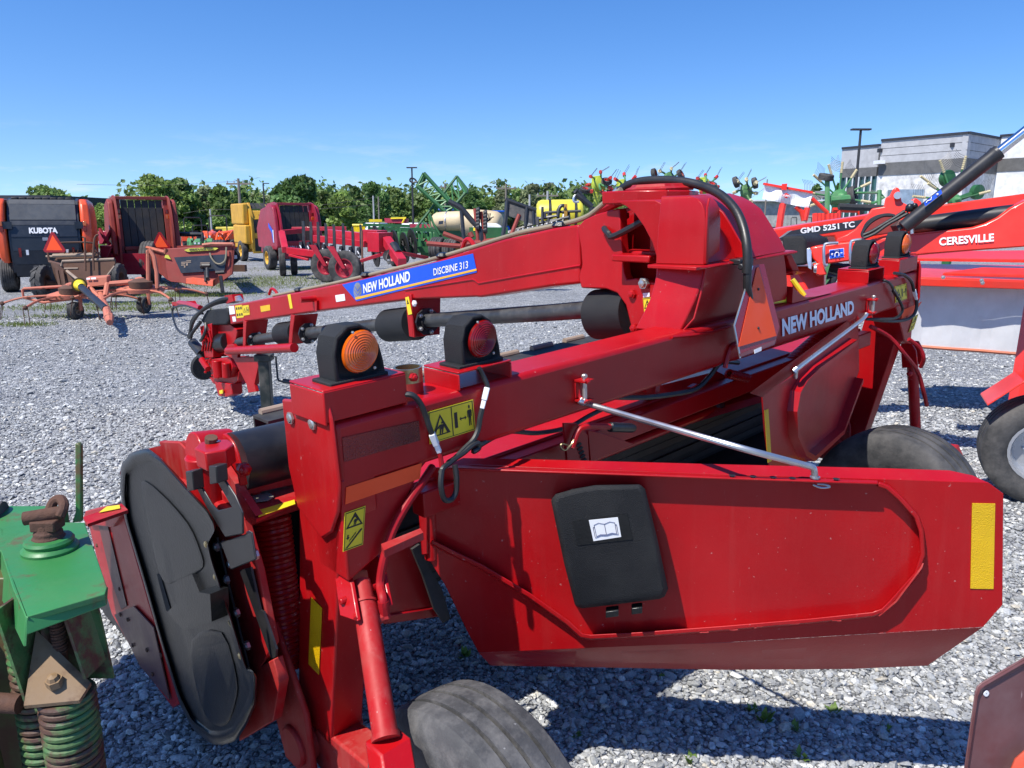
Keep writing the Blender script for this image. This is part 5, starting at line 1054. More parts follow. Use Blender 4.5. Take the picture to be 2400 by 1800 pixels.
mb = MB(); mb.cyl(wc, wc-wa*.9+V((.2, 0, .1)), .05, 12); mb.para(wc-wa*.5+V((-.1, 0, 0)), V((.2, 0, 0)), V((0, .1, 0)), V((.3, .4, 1.2))); mb.build('wheel_strut', KR, km)
# ------------------------------------------------------------------ machines in the left background
NAVY = mat('navy_grey_sheet', (.016, .022, .033), .4, dirt=.2, dcol=(.08, .09, .1))
GREYS = mat('grey_plastic_sheet', (.075, .08, .085), .5)
OR = mat('orange_shell_paint', (.78, .085, .018), .35, coat=.2, dirt=.1, dcol=(.6, .2, .1))
OLDR = mat('faded_red_paint', (.27, .032, .022), .6, dirt=.4, dcol=(.24, .10, .075), dscale=3)
NHR = mat('crimson_paint', (.32, .010, .030), .4, coat=.15, dirt=.3, dcol=(.30, .08, .09))
YLW = mat('yellow_machine_paint', (.62, .33, .022), .45, dirt=.3, dcol=(.35, .22, .06))
BELT = mat('black_rubber_belt', (.018, .018, .018), .6, dirt=.6, dcol=(.09, .075, .055), dscale=1.5)
BRN = mat('rusty_brown_steel', (.095, .042, .026), .75, dirt=.6, dcol=(.17, .10, .065), dscale=3, rust=.2)
PINK = mat('sun_faded_orange_paint', (.50, .145, .085), .6, dirt=.5, dcol=(.45, .18, .12), dscale=4, rust=.12)
YDEC = mat('lime_decal', (.55, .52, .05), .5)
def gx(px, Y): return (px-1200)/FP*(Y*math.cos(PIT)+HEAD*math.sin(PIT))
def at(px, py, h=0): return G(px, py, h)
def baler(name, label, loc, rz, sc, body, shell, wrim, kind, group='round balers parked along the back of the yard'):
    t_ = thing(name, label, 'baler', group=group)
    W_, H_ = 1.0, 2.45
    def prof(k=1.0, o=0): return [(-.30, .55), (-.42, 1.0), (-.40, 1.5), (-.25, 2.0), (.05, 2.38), (.45, 2.45), (1.2, 2.40), (2.2, 1.9), (2.5, 1.2), (2.3, .6), (1.2, .5)]
    side = prof()
    for s_ in (-1, 1):                                                  # inner side sheets
        mb = MB(); mb.prism([(s_*.74, y, z) for y, z in side], (s_*.06, 0, 0)); mb.build('side_sheet', body, t_)
    # rear gate
    if kind == 'panel':
        bands = [(-.30, .45, NAVY), (-.40, .75, NAVY), (-.44, 1.1, NAVY), (-.42, 1.45, NAVY), (-.36, 1.75, NAVY), (-.30, 1.88, GREYS), (-.16, 2.28, GREYS), (-.10, 2.40, GREYS)]
        gate = None
        for i in range(len(bands)-1):
            (y0, z0, m0), (y1, z1, _) = bands[i], bands[i+1]
            mb = MB(); mb.prism([(-.74, y0-.01*(i % 2), z0+.008), (.74, y0-.01*(i % 2), z0+.008), (.74, y1-.01*(i % 2), z1), (-.74, y1-.01*(i % 2), z1)], (0, .05, 0)); mb.build('gate_panel', m0, t_)
        for k in range(8):
            x = -.70+k*.175; MB().box(x, x+.15, .0, .5, 2.36, 2.46).build('bale_belt', BELT, t_, bevel=.02)
        sphtext('maker_name', 'KUBOTA', [(-.34, -.435, 1.54), (.30, -.435, 1.54), (.30, -.39, 1.69), (-.34, -.39, 1.69)], DWHT, t_, bold=.05, n_off=.004)
        for x in (-.62, .58): MB().box(x, x+.06, -.47, -.46, .95, 1.18).build('red_reflector', REFR, t_)
        for x in (-.46, .44): MB().box(x, x+.06, -.465, -.455, 1.0, 1.13).build('white_tag', DWHT, t_)
        MB().box(-.06, .06, -.45, -.44, 1.36, 1.44).build('white_tag', DSLV, t_)
        for s_ in (-1, 1):
            MB().box(min(s_*.7, s_*.92), max(s_*.7, s_*.92), -.44, -.40, 1.66, 1.84).build('lamp_arm', NAVY, t_)
            MB().box(min(s_*.90, s_*.98), max(s_*.90, s_*.98), -.47, -.42, 1.73, 1.86).build('amber_lamp', AMB, t_, bevel=.01); MB().box(min(s_*.89, s_*.97), max(s_*.89, s_*.97), -.47, -.42, 1.58, 1.71).build('red_lamp', RLENS, t_, bevel=.01)
            rings = []
            for (y, z, wd) in ((-.36, .80, .10), (-.40, .95, .17), (-.42, 1.4, .2), (-.36, 1.9, .2), (-.22, 2.28, .17), (.0, 2.42, .12)):
                xi, xo = s_*.84, s_*(.84+wd+.08)
                rings.append([(xi, y, z), (xi+s_*.06, y-.05, z), (xo-s_*.05, y-.02, z), (xo, y+.25, z), (xo, y+2.2*.9, z*.98), (xi, y+1.98, z*.98)])
            MB().loft(rings).build('side_shell', shell, t_, bevel=.03, seg=3)
    elif kind == 'belts':
        fr = MB()
        for s_ in (-1, 1): fr.prism([(s_*.62, -.05, .55), (s_*.62, .25, 2.36), (s_*.62, .32, 2.36), (s_*.62, .1, .55)], (s_*.12, 0, 0))
        fr.box(-.74, .74, .20, .30, 2.33, 2.42); fr.box(-.62, .62, -.12, .0, .95, 1.05); fr.box(-.74, .74, -.1, .05, .45, .6)
        fr.prism([(-.60, -.10, .55), (.60, -.10, .55), (.60, -.06, 1.0), (-.60, -.06, 1.0)], (0, .03, 0)); fr.build('tailgate_frame', body, t_, bevel=.01)
        for k in range(6):
            x = -.60+k*.2
            MB().prism([(x, .06, 1.02), (x+.185, .06, 1.02), (x+.185, .26, 2.32), (x, .26, 2.32)], (0, .02, 0)).build('bale_belt', BELT, t_)
        for s_ in (-1, 1):
            MB().prism([(s_*.82, y, z) for y, z in [(-.15, .75), (-.32, .85), (-.25, 1.3), (-.18, 1.8), (.02, 2.25), (.3, 2.35), (1.6, 2.2), (2.3, 1.5), (2.2, .8), (.9, .7)]], (s_*.16, 0, 0)).build('side_shield', shell, t_, bevel=.04, seg=3)
            for zz, m_ in ((1.95, RLENS), (1.80, AMB)): MB().box(s_*.70-.06, s_*.70+.06, -.02, .04, zz, zz+.12).build('tail_lamp', m_, t_, bevel=.01)
            MB().tube([(s_*.78, .0, .95), (s_*.78, .22, 2.1)], .03, 10).build('gate_cylinder', body, t_)
        MB().tube([(-.78, -.0, .7), (-.5, .1, .5), (.5, .1, .5), (.78, 0, .7)], .05, 8).build('axle_beam', body, t_)
    else:
        fr = MB(); fr.box(-.74, .74, -.30, -.2, .35, .45)
        for s_ in (-1, 1): fr.prism([(s_*.62, -.3, .4), (s_*.62, -.36, 1.2), (s_*.62, -.25, 2.0), (s_*.62, .1, 2.45), (s_*.62, .3, 2.45), (s_*.62, -.05, 1.9), (s_*.62, -.1, .5)], (s_*.14, 0, 0))
        fr.build('tailgate_frame', body, t_, bevel=.02)
        MB().prism([(-.62, -.27, 1.75), (.62, -.27, 1.75), (.62, -.1, 2.12), (-.62, -.1, 2.12)], (0, .1, 0)).build('gate_panel', body, t_, bevel=.03)
        MB().prism([(-.62, -.28, 1.0), (.62, -.28, 1.0), (.62, -.28, 1.74), (-.62, -.28, 1.74)], (0, .05, 0)).build('gate_opening', BELT, t_)
        MB().box(-.62, .62, -.36, -.26, .98, 1.20).build('gate_panel', body, t_, bevel=.02); MB().box(-.62, .62, -.30, -.24, .45, .97).build('rubber_curtain', BELT, t_)
        MB().box(-.45, .2, -.375, -.365, 1.19, 1.27).build('white_tag', DWHT, t_)
        for k in range(4): MB().prism([(-.60+k*.31, .0, 2.2), (-.33+k*.31, .0, 2.2), (-.33+k*.31, .4, 2.44), (-.60+k*.31, .4, 2.44)], (0, .03, 0)).build('bale_belt', BELT, t_)
        sphtext('maker_name', 'Vermeer', [(-.30, -.285, 1.80), (.30, -.285, 1.80), (.30, -.2, 1.96), (-.30, -.2, 1.96)], DBLK, t_, bold=.02, n_off=.015)
        for s_ in (-1, 1):
            for zz0, zz1, yy in ((1.55, 2.42, -.1), (.75, 1.53, -.3)): MB().box(min(s_*.80, s_*1.12), max(s_*.80, s_*1.12), yy, yy+2.0, zz0, zz1).build('side_shield', shell, t_, bevel=.07, seg=3)
            MB().tube([(s_*.77, -.36, .8), (s_*.77, -.3, 1.9)], .05, 10).build('gate_cylinder', body, t_)
    MB().box(-.74, .74, .3, 2.2, .55, 2.1).build('bale_chamber', DARK, t_)
    for s_ in (-1, 1): wheel(V((s_*1.02, .55, .44)), (1, 0, 0), .44, .36, .24, RUB, wrim, t_, local=True, grooves=5, depth=.015, n=40)
    MB().box(-.95, .95, .48, .62, .38, .52).build('axle', body, t_)
    MB().box(-.12, .12, 2.3, 4.6, .5, .66).build('tongue', body, t_)
    place(t_, loc, rz, sc); return t_
baler('round_baler', 'orange and dark navy round baler with big rear panel at the far left', at(126, 684), R(25), .98, NAVY, OR, WGRY, 'panel')
b2_ = baler('round_baler', 'faded red old round baler with open black belts behind the spreaders', at(352, 664), R(31), .96, OLDR, OLDR, WYEL, 'belts')
b2_.scale = (.93, .96, 1.04)
b3_ = baler('round_baler', 'crimson round baler with black belts and blue side decal beside the yellow baler', at(702, 632), R(34), 1.0, NHR, NHR, WYEL, 'belts')
b3_.scale = (.90, .95, 1.02)
b4_ = baler('round_baler', 'yellow round baler with grey rear window in the back row', at(622, 612), R(34), 1.0, YLW, YLW, WYEL, 'yellow')
b4_.scale = (.80, 1, 1.06)
mb = MB()
for d0, m_ in ((0, None),): mb.prism([(-.99, .1, 1.45), (-.99, .6, 1.7), (-.99, .6, 1.55), (-.99, .25, 1.35), (-.99, .12, 1.0), (-.99, .05, 1.0)], (-.01, 0, 0))
mb.build('side_decal', DBLU, b3_)
mb = MB(); mb.prism([(-.99, .0, 1.45), (-.99, .1, 1.45), (-.99, .05, 1.0), (-.99, .0, 1.0)], (-.012, 0, 0)); mb.build('side_decal', DWHT, b3_)
MB().prism([(-.99, -.05, 1.35), (-.99, .05, 1.65), (-.99, .15, 1.5), (-.99, .1, 1.3)], (-.012, 0, 0)).build('side_decal', DWHT, b2_)
sphtext('maker_name', 'HOLLAND', [(-.45, -.11, .72), (.30, -.11, .72), (.30, -.10, .88), (-.45, -.10, .88)], DSLV, b3_, bold=.03, n_off=.01)
# --- rusty old manure spreader with slow vehicle triangle
def tri_sign(parent, o, ux, uz, sz):
    o, ux, uz = V(o), norm(ux)*sz, norm(uz)*sz; n = ux.cross(uz).normalized()*.01
    a = MB().prism([o-ux*.42, o-ux*.5+uz*.10, o-ux*.06+uz*.88, o+ux*.06+uz*.88, o+ux*.5+uz*.10, o+ux*.42], n).build('slow_vehicle_sign', FLUR, parent, smooth=False)
    MB().prism([o-ux*.36+uz*.09+n, o+uz*.76+n, o+ux*.36+uz*.09+n], n*.3).build('sign_triangle', FLUO, a, smooth=False)
bp = lambda px, py, z: P(px, py, z)
ms = worldthing('manure_spreader', 'rusty brown old manure spreader with orange triangle behind the tedder', 'spreader', at(205, 702))
D = 17.2; M_ = lambda x, y, dz=0: P(40+x/6.144, 570+y/6.144, D+dz)          # photo crop -> point
mb = MB(); mb.prism([M_(640, 300), M_(660, 262), M_(1400, 228), M_(1410, 290), M_(1290, 480), M_(1340, 620), M_(760, 640), M_(700, 380)], (0, .06, 0)); mb.build('front_board', BRN, ms)
mb = MB(); mb.tube([M_(640, 330), M_(655, 260), M_(1400, 228)], .03, 8); mb.tube([M_(680, 365), M_(880, 362)], .02, 6); mb.tube([M_(1405, 330), M_(1290, 480)], .025, 6); mb.tube([M_(720, 400), M_(900, 545, -1.0)], .03, 6); mb.build('board_rail', WOODM, ms)
mb = MB(); mb.prism([M_(480, 270, .6), M_(640, 310), M_(740, 640), M_(560, 560, .8)], (.04, .04, 0)); mb.prism([M_(480, 140, 2.5), M_(1160, 130, 2.5), M_(1160, 240, 2.5), M_(480, 250, 2.5)], (0, .1, 0)); mb.prism([M_(560, 380, -.02), M_(600, 390, -.02), M_(650, 640, -.02), M_(610, 620, -.02)], (0, -.04, 0)); mb.prism([M_(640, 390, -.02), M_(680, 400, -.02), M_(720, 640, -.02), M_(690, 640, -.02)], (0, -.04, 0)); mb.build('side_board', BRN, ms)
mb = MB(); mb.tube([M_(520, 180, 2.4), M_(1110, 165, 2.4)], .05, 8); mb.tube([M_(420, 190, 2.4), M_(520, 190, 2.4)], .03, 6)
mb.build('beater_shaft', WOODM, ms)
mb = MB()
for k in range(9):
    mb.tube([M_(680+k*64, 170, 2.4), M_(684+k*64, 98, 2.35)], .012, 5)
mb.build('beater_tine', BRN, ms)
mb = MB(); mb.tube(smoothpts([M_(465, 270, 2), M_(440, 120, 2), M_(435, 40, 2), M_(470, 5, 2), M_(800, -12, 2.2), M_(1060, -8, 2.3), M_(1110, 30, 2.4), M_(1160, 180, 2.4)], 3), .025, 6); mb.tube([M_(470, 265, 1.5), M_(640, 312, 0)], .035, 6); mb.build('arched_guard', BRN, ms)
mb = MB(); mb.tube([M_(985, 400, -.1), M_(975, -80, -.1), M_(940, -90, -.1)], .022, 6); mb.tube(smoothpts([M_(1105, 390, -.1), M_(1098, 150, -.1), M_(1110, -40, -.1), M_(1140, -110, -.1), M_(1170, -120, -.1)], 3), .022, 6); mb.build('control_lever', BRN, ms)
tri_sign(ms, M_(545, 132, 1.9), (1, 0, 0), (0, 0, 1), .56)
wheel(at(107, 705)+V((.0, 0, .41)), (1, .12, 0), .41, .24, .2, RUB, BRN, ms, grooves=1, lugs=12, n=40)
wheel(at(275, 694)+V((0.05, 0, .40)), (1, .12, 0), .40, .24, .2, RUB, BRN, ms, grooves=1, lugs=12, n=40)
MB().cyl(at(107, 705)+V((0, 0, .41)), at(275, 694)+V((0, 0, .40)), .06, 10).build('axle', BRN, ms)
# --- faded orange two-rotor tedder in front
td = worldthing('tedder', 'faded orange two rotor hay tedder with black drive shaft, nearest on the left', 'tedder', at(250, 740))
E_ = 14.6; T_ = lambda x, y, dz=0: P(40+x/6.144, 570+y/6.144, E_+dz)
def tt(name, pts, r, m=PINK, sm=True, n=8): return MB().tube(smoothpts(pts, 3) if sm else pts, r, n).build(name, m, td)
tt('guard_rail', [T_(735, 605), T_(680, 620), T_(100, 655), T_(78, 675), T_(92, 780), T_(380, 855), T_(820, 800)], .026, sm=False)
mb = MB(); mb.prism([T_(720, 590, -.1), T_(750, 600, -.1), T_(830, 780, -.1), T_(790, 800, -.1)], (0, .1, 0)); mb.build('rotor_arm_plate', PINK, td)
def rotor(cx, cy, rx):
    c_ = T_(cx, cy, .2); mb = MB(); mb.lathe(c_, (0, 0, 1), [(-.06, .02), (-.05, rx), (.02, rx*1.02), (.06, rx*.7), (.12, rx*.3), (.22, .08), (.24, .02)], 20, caps=True); r_ = mb.build('rotor', PINK, td, sharp=25)
    for k in range(6):
        a_ = k*math.pi/3+.35; d_ = V((math.cos(a_), math.sin(a_), 0)); e_ = c_+d_*(rx+.75)+V((0, 0, -.12))
        MB().tube(smoothpts([c_+d_*rx*.8, c_+d_*(rx+.4)+V((0, 0, -.02)), e_], 3), .022, 6).build('rotor_arm', PINK, r_)
        s2 = d_.cross(V((0, 0, 1)))
        mb = MB(); mb.ball(e_, .045, 8)
        for q_ in (-.05, .05): mb.tube([e_+s2*q_, e_+s2*q_+V((0, 0, -.32))+d_*.05-s2*.05], .008, 4)
        mb.build('tine', BRN, r_)
rotor(790, 745, .42); rotor(1780, 665, .42)
tt('cross_beam', [T_(1340, 585), T_(1700, 555)], .05, sm=False); tt('cross_beam', [T_(780, 680), T_(1120, 720)], .05, BRN, sm=False)
mb = MB(); mb.prism([T_(985, 495), T_(1295, 475), T_(1300, 610), T_(1020, 640)], (0, .15, .02)); mb.build('front_shield', PINK, td, bevel=.02)
mb = MB(); mb.prism([T_(1000, 525, -.03), T_(1052, 522, -.03), T_(1052, 497, -.03), T_(1000, 500, -.03)], (0, -.005, 0)); mb.prism([T_(1068, 520, -.03), T_(1138, 518, -.03), T_(1138, 490, -.03), T_(1068, 495, -.03)], (0, -.005, 0)); mb.build('white_tag', DWHT, td)
tt('drawbar', [T_(1200, 740), T_(1240, 850, -.8), T_(1290, 960, -1.6), T_(1310, 1050, -2.0)], .062, sm=False, n=10); tt('drawbar_brace', [T_(1030, 630), T_(1180, 790, -.3)], .05, sm=False); tt('drawbar_brace', [T_(1300, 590), T_(1270, 770, -.3)], .05, sm=False)
mb = MB(); mb.prism([T_(1258, 960, -1.7), T_(1325, 955, -1.7), T_(1345, 1080, -2.2), T_(1290, 1085, -2.2)], (0, .1, -.05)); mb.tube([T_(1320, 1060, -2.1), T_(1335, 1145, -2.4)], [.08, .05], 8); mb.build('hitch_tongue', PINK, td)
tt('drive_shaft', [T_(930, 640, -.4), T_(1110, 800, -1.0), T_(1280, 950, -1.6)], .062, BLKM, False, 12)
mb = MB(); a, b = T_(895, 600, -.2), T_(955, 650, -.5); d_ = (b-a).normalized(); mb.lathe(a, d_, [(0, .10), (.04, .105), (.2, .075), (.22, .06)], 18); mb.build('shaft_cone', YEL, td)
mb = MB(); mb.lathe(a-d_*.03, d_, [(0, .12), (.04, .135), (.05, .10)], 18, caps=True); mb.build('cone_ring', mat('dirty_olive_plastic', (.10, .08, .02), .6), td)
for (x, y) in ((855, 1095), (1838, 1005)):
    c_ = at(40+x/6.144, 570+y/6.144)+V((0, 0, .165)); wheel(c_, (1, -.15, 0), .165, .15, .08, RUB, WOODM, td, grooves=4, n=32)
    MB().tube([c_+V((.1, 0, 0)), c_+V((.1, 0.03, .2)), c_+V((-.03, .06, .42))], .035, 6).build('wheel_fork', PINK, td)
MB().tube([at(740, 1000)*0+T_(735, 870), T_(740, 960), T_(800, 990)], .03, 6).build('wheel_fork', WOODM, td)
tt('stay_pipe', [T_(1890, 540), T_(1885, 110), T_(1910, 95), T_(1970, 190), T_(2010, 420), T_(2020, 650)], .04, sm=False)
mb = MB(); mb.prism([T_(1790, 530), T_(1825, 515), T_(1925, 690), T_(1920, 730)], (0, .08, 0)); mb.prism([T_(1930, 690), T_(2050, 660), T_(2080, 710), T_(1930, 720)], (0, .1, .04)); mb.build('rotor_arm_plate', PINK, td)
tt('gear_arm', [T_(1640, 640), T_(1700, 560), T_(1760, 545)], .05, BRN); MB().lathe(T_(1780, 590), (0, 0, 1), [(-.1, .1), (-.1, .2), (.05, .22), (.1, .1)], 14, caps=True).build('rotor_gearbox', BRN, td)
MB().lathe(T_(780, 680), (0, 0, 1), [(-.1, .1), (-.1, .2), (.05, .22), (.1, .1)], 14, caps=True).build('rotor_gearbox', BRN, td)
# --- faded red box spreader with dark front panel
sp = worldthing('box_spreader', 'faded red box spreader with black front panel and lime name plate', 'spreader', at(440, 674))
F_ = 19.2; S_ = lambda x, y, dz=0: P(300+x/7.373, 540+y/7.373, F_+dz)
mb = MB(); mb.prism([S_(650, 320), S_(1300, 280), S_(1820, 270), S_(1830, 320), S_(1800, 760), S_(1640, 870), S_(1480, 960), S_(1000, 925), S_(910, 905), S_(740, 890), S_(690, 860), S_(650, 600)], (0, .08, .01)); mb.build('front_wall', OLDR, sp, bevel=.01)
mb = MB(); mb.prism([S_(300, 285, 3.6), S_(650, 350), S_(690, 860), S_(560, 740, 1.8), S_(420, 640, 3.2)], (.05, .02, 0)); mb.prism([S_(1830, 300), S_(1795, 760), S_(1640, 600, 3.4), S_(1640, 240, 3.4)], (-.05, 0, 0)); mb.prism([S_(300, 285, 3.6), S_(1640, 240, 3.4), S_(1600, 600, 3.6), S_(420, 640, 3.6)], (0, .06, 0)); mb.build('side_wall', OLDR, sp)
mb = MB(); mb.tube([S_(290, 285, 3.6), S_(650, 380), S_(655, 320)], .05, 6); mb.tube([S_(1290, 255, -.05), S_(1440, 235, -.05), S_(1815, 238, -.05), S_(1820, 270, -.05)], .05, 6); mb.build('top_rail', PINK, sp)
mb = MB(); mb.prism([S_(800, 465, -.03), S_(1720, 410, -.03), S_(1670, 690, -.03), S_(925, 738, -.03)], (0, -.02, 0)); fp = mb.build('front_panel', NAVY, sp, smooth=False)
mb = MB()
for x, y, w_, h_ in ((920, 545, 90, 14), (920, 570, 70, 14), (920, 595, 60, 14), (1010, 520, 80, 14), (1010, 545, 80, 14), (1005, 570, 30, 40), (970, 610, 22, 35), (1250, 555, 165, 12), (1255, 575, 150, 12), (1245, 595, 180, 12)): mb.prism([S_(x, y, -.055), S_(x+w_, y-4, -.055), S_(x+w_, y+h_-4, -.055), S_(x, y+h_, -.055)], (0, -.004, 0))
mb.build('panel_emblem', WOODM, fp)
mb = MB(); mb.prism([S_(975, 340, -.02), S_(1060, 310, -.02), S_(1510, 290, -.02), S_(1565, 310, -.02), S_(1510, 340, -.02), S_(1040, 370, -.02)], (0, -.02, 0)); lp_ = mb.build('name_plate', YDEC, sp, smooth=False)
sphtext('model_name', 'SPREDLEAS 250P', [S_(1060, 350, -.05), S_(1480, 328, -.05), S_(1480, 300, -.05), S_(1060, 320, -.05)], DBLK, lp_, bold=.06, n_off=.01)
mb = MB(); mb.prism([S_(635, 470, -.02), S_(650, 425, -.02), S_(700, 420, -.02), S_(745, 500, -.02)], (0, -.02, 0)); mb.build('name_plate', YDEC, sp, smooth=False)
mb = MB(); mb.prism([S_(1000, 825, -.35), S_(1100, 815, -.35), S_(1470, 855, -.5), S_(1470, 970, -.5), S_(1000, 920, -.35)], (0, .1, 0)); mb.prism([S_(1470, 855, -.5), S_(1560, 800, -.2), S_(1540, 920, -.2), S_(1470, 970, -.5)], (0, .1, 0)); mb.build('drawbar', mat('bright_orange_red_paint', (.62, .075, .02), .5, dirt=.3), sp, bevel=.01)
mb = MB(); mb.tube([S_(1270, 640, -.1), S_(1290, 610, -.15), S_(1420, 610, -.15)], .05, 6); mb.tube([S_(1370, 660, -.3), S_(1375, 830, -.5)], .045, 8); mb.tube([S_(1335, 700, -.3), S_(1340, 880, -.5)], .03, 6); mb.tube([S_(1600, 790, -.3), S_(1635, 1060, -.4)], .045, 6); mb.tube([S_(1520, 730, -.2), S_(1670, 720, -.2)], .05, 8); mb.build('hitch_jack', BLKM, sp)
mb = MB(); mb.tube(smoothpts([S_(1415, 390, -.08), S_(1440, 470, -.1), S_(1510, 560, -.1), S_(1590, 580, -.1), S_(1660, 540, -.1), S_(1690, 470, -.1), S_(1700, 290, -.08)], 4), .02, 6); mb.build('hanging_hose', TAN, sp)
mb = MB(); mb.prism([S_(1760, 380, .3), S_(1860, 345, .3), S_(1915, 400, .3), S_(1920, 500, .3), S_(1800, 610, .3), S_(1780, 560, .3)], (0, .1, 0)); cg = mb.build('chain_guard', BLKT, sp); mb = MB(); mb.prism([S_(1815, 430, .27), S_(1885, 425, .27), S_(1885, 490, .27), S_(1815, 490, .27)], (0, -.004, 0)); mb.build('white_tag', DWHT, cg)
tri_sign(sp, S_(575, 320, 3.4), (1, .1, 0), (0, 0, 1), .55)
mb = MB(); mb.tube([S_(500, 75, 4), S_(900, 65, 4), S_(1290, 70, 4), S_(1285, 180, 4)], .07, 8); mb.tube([S_(380, 220, 4), S_(800, 190, 4)], .05, 6); mb.prism([S_(200, 40, 4), S_(280, 50, 4), S_(330, 420, 4), S_(250, 430, 4)], (0, .1, 0))
for k in range(5): mb.prism([S_(290+k*120, 20+k*25, 4), S_(340+k*120, 110+k*10, 4), S_(400+k*120, 40+k*20, 4), S_(345+k*120, 80+k*15, 4)], (0, .04, 0))
mb.build('rear_beater', BLKM, sp)
wheel(at(358, 664)+V((0, 0, .62)), (1, .2, 0), .62, .4, .3, RUB, WYEL, sp, grooves=3, n=40)
wheel(at(520, 655)+V((0, 0, .62)), (1, .2, 0), .62, .4, .3, RUB, WYEL, sp, grooves=3, n=40)
MB().box(at(440, 674).x-1.0, at(440, 674).x+.9, at(440, 660).y, at(440, 660).y+.2, .3, .5).build('axle', BRN, sp)
# --- red forage machine partly hidden between the balers
fm = worldthing('forage_machine', 'bright red forage machine with sloping chute between two balers', 'forage machine', at(252, 668))
Q_ = lambda x, y, dz=0: P(200+x/7.539, 440+y/7.539, 22+dz)
mb = MB(); mb.prism([Q_(245, 1020), Q_(470, 1040), Q_(370, 1265), Q_(270, 1215)], (0, .5, 0)); mb.prism([Q_(215, 770, 1.5), Q_(380, 760, 1.5), Q_(380, 980, 1.5), Q_(240, 1000, 1.5)], (0, .3, 0)); mb.prism([Q_(440, 1040, .6), Q_(640, 970, .6), Q_(650, 1250, .6), Q_(400, 1250, .6)], (0, .5, 0)); mb.build('housing', NHR, fm, bevel=.02)
mb = MB(); mb.prism([Q_(290, 1000), Q_(430, 730), Q_(475, 740), Q_(345, 985)], (0, .15, 0)); mb.prism([Q_(440, 1050), Q_(550, 850), Q_(555, 920), Q_(480, 1060)], (0, .15, 0)); mb.tube([Q_(255, 720), Q_(320, 860), Q_(430, 1000)], .05, 6); mb.build('chute_arm', NHR, fm)
mb = MB(); mb.prism([Q_(390, 960, .3), Q_(480, 735, .3), Q_(560, 735, .3), Q_(545, 860, .3), Q_(450, 980, .3)], (0, .2, 0)); mb.build('chute', BELT, fm)
wheel(at(250, 668)+V((0, 0, .35)), (1, 0, 0), .35, .25, .18, RUB, WGRY, fm, grooves=3, n=28); MB().box(at(250, 668).x-.1, at(250, 668).x+1.2, at(250, 668).y, at(250, 668).y+.3, .3, .9).build('chassis', NHR, fm)
# --- red plough rig with row of black legs
pl_ = worldthing('cultivator', 'bright red cultivator with row of black upright legs in front of the crimson baler', 'cultivator', at(820, 648))
C_ = lambda x, y, dz=0: P(560+x/7.373, 450+y/7.373, 24.5+dz)
CR = mat('bright_crimson_paint', (.50, .012, .03), .4, coat=.2, dirt=.15, dcol=(.4, .1, .1))
mb = MB()
def bar(a, b, h, m_=mb):
    a, b = V(a), V(b); d_ = (b-a).normalized(); up_ = V((0, 0, 1)); s2 = d_.cross(up_).normalized()
    m_.para(a-s2*h/2-up_*h/2, b-a, s2*h, up_*h)
bar(C_(860, 1010), C_(1420, 1080, -.8), .20); bar(C_(1420, 1090, -.9), C_(1720, 1150, -1.4), .30); bar(C_(1560, 720, 1.2), C_(2200, 790, 0), .28); bar(C_(1300, 800, 1.0), C_(2200, 900, -.3), .2); bar(C_(730, 700, 1.5), C_(1080, 670, 2.2), .16); bar(C_(920, 640, 2.5), C_(1860, 630, 2.5), .14)
bar(C_(2190, 760), C_(2480, 780, -.6), .40); bar(C_(870, 1090, -.2), C_(1200, 1170, -.6), .07); bar(C_(740, 720, 1.4), C_(800, 1000, .6), .2)
mb.build('main_frame', CR, pl_, bevel=.01)
lg = MB()
for k, (x, y0, y1) in enumerate([(1100, 500, 1000), (1230, 510, 1010), (1355, 515, 1030), (1490, 540, 1050), (1630, 560, 1060), (1790, 540, 1080), (1955, 600, 1090), (2095, 560, 1100)]):
    dz = -.17*k
    mb = MB(); mb.prism([C_(x-16, y0, dz), C_(x+14, y0, dz), C_(x+34, y0+140, dz), C_(x+44, y1, dz), C_(x-4, y1, dz), C_(x-12, y0+140, dz)], (0, .08, 0)); mb.build('leg', BLKM, pl_)
    mb = MB(); mb.prism([C_(x-60, y1-140, dz-.1), C_(x-20, y1-150, dz-.1), C_(x-10, y1-110, dz-.1), C_(x-30, y1+10, dz-.1), C_(x-70, y1-10, dz-.1)], (0, .12, 0)); c2 = mb.build('leg_mount', BLKM, pl_)
    mb = MB(); mb.prism([C_(x-56, y1-80, dz-.13), C_(x-40, y1-85, dz-.13), C_(x-16, y1-40, dz-.13), C_(x-30, y1-25, dz-.13)], (0, -.005, 0)); mb.build('white_tag', DWHT, c2)
for x, y, dz, rr in ((765, 1450, .2, .47), (960, 1430, .6, .45)):
    c_ = at(560+x/7.373, 450+y/7.373)+V((0, 0, rr)); wheel(c_, (1, .3, 0), rr, .22, .26, RUB, WGRY, pl_, grooves=3, n=36)
for x, y in ((1530, 1560), (1850, 1620)):
    c_ = at(560+x/7.373, 450+y/7.373)+V((0, 0, .5)); wheel(c_, (.25, 1, 0), .5, .2, .27, RUB, NHR, pl_, grooves=3, n=36)
    mb = MB(); mb.prism([c_+V((-.05, -.2, 0)), c_+V((.05, -.2, 0)), c_+V((-.25, -.2, .62)), c_+V((-.45, -.2, .62))], (0, .06, 0)); mb.build('wheel_arm', CR, pl_)
mb = MB(); mb.tube(smoothpts([C_(1880, 1480, -1.5), C_(1905, 1350, -1.5), C_(1935, 1325, -1.5), C_(1970, 1350, -1.5), C_(2030, 1430, -1.5)], 3), .05, 8); mb.build('hoop', CR, pl_)
K_ = lambda x, y, dz=0: P(780+x/7.373, 480+y/7.373, 22.5+dz)
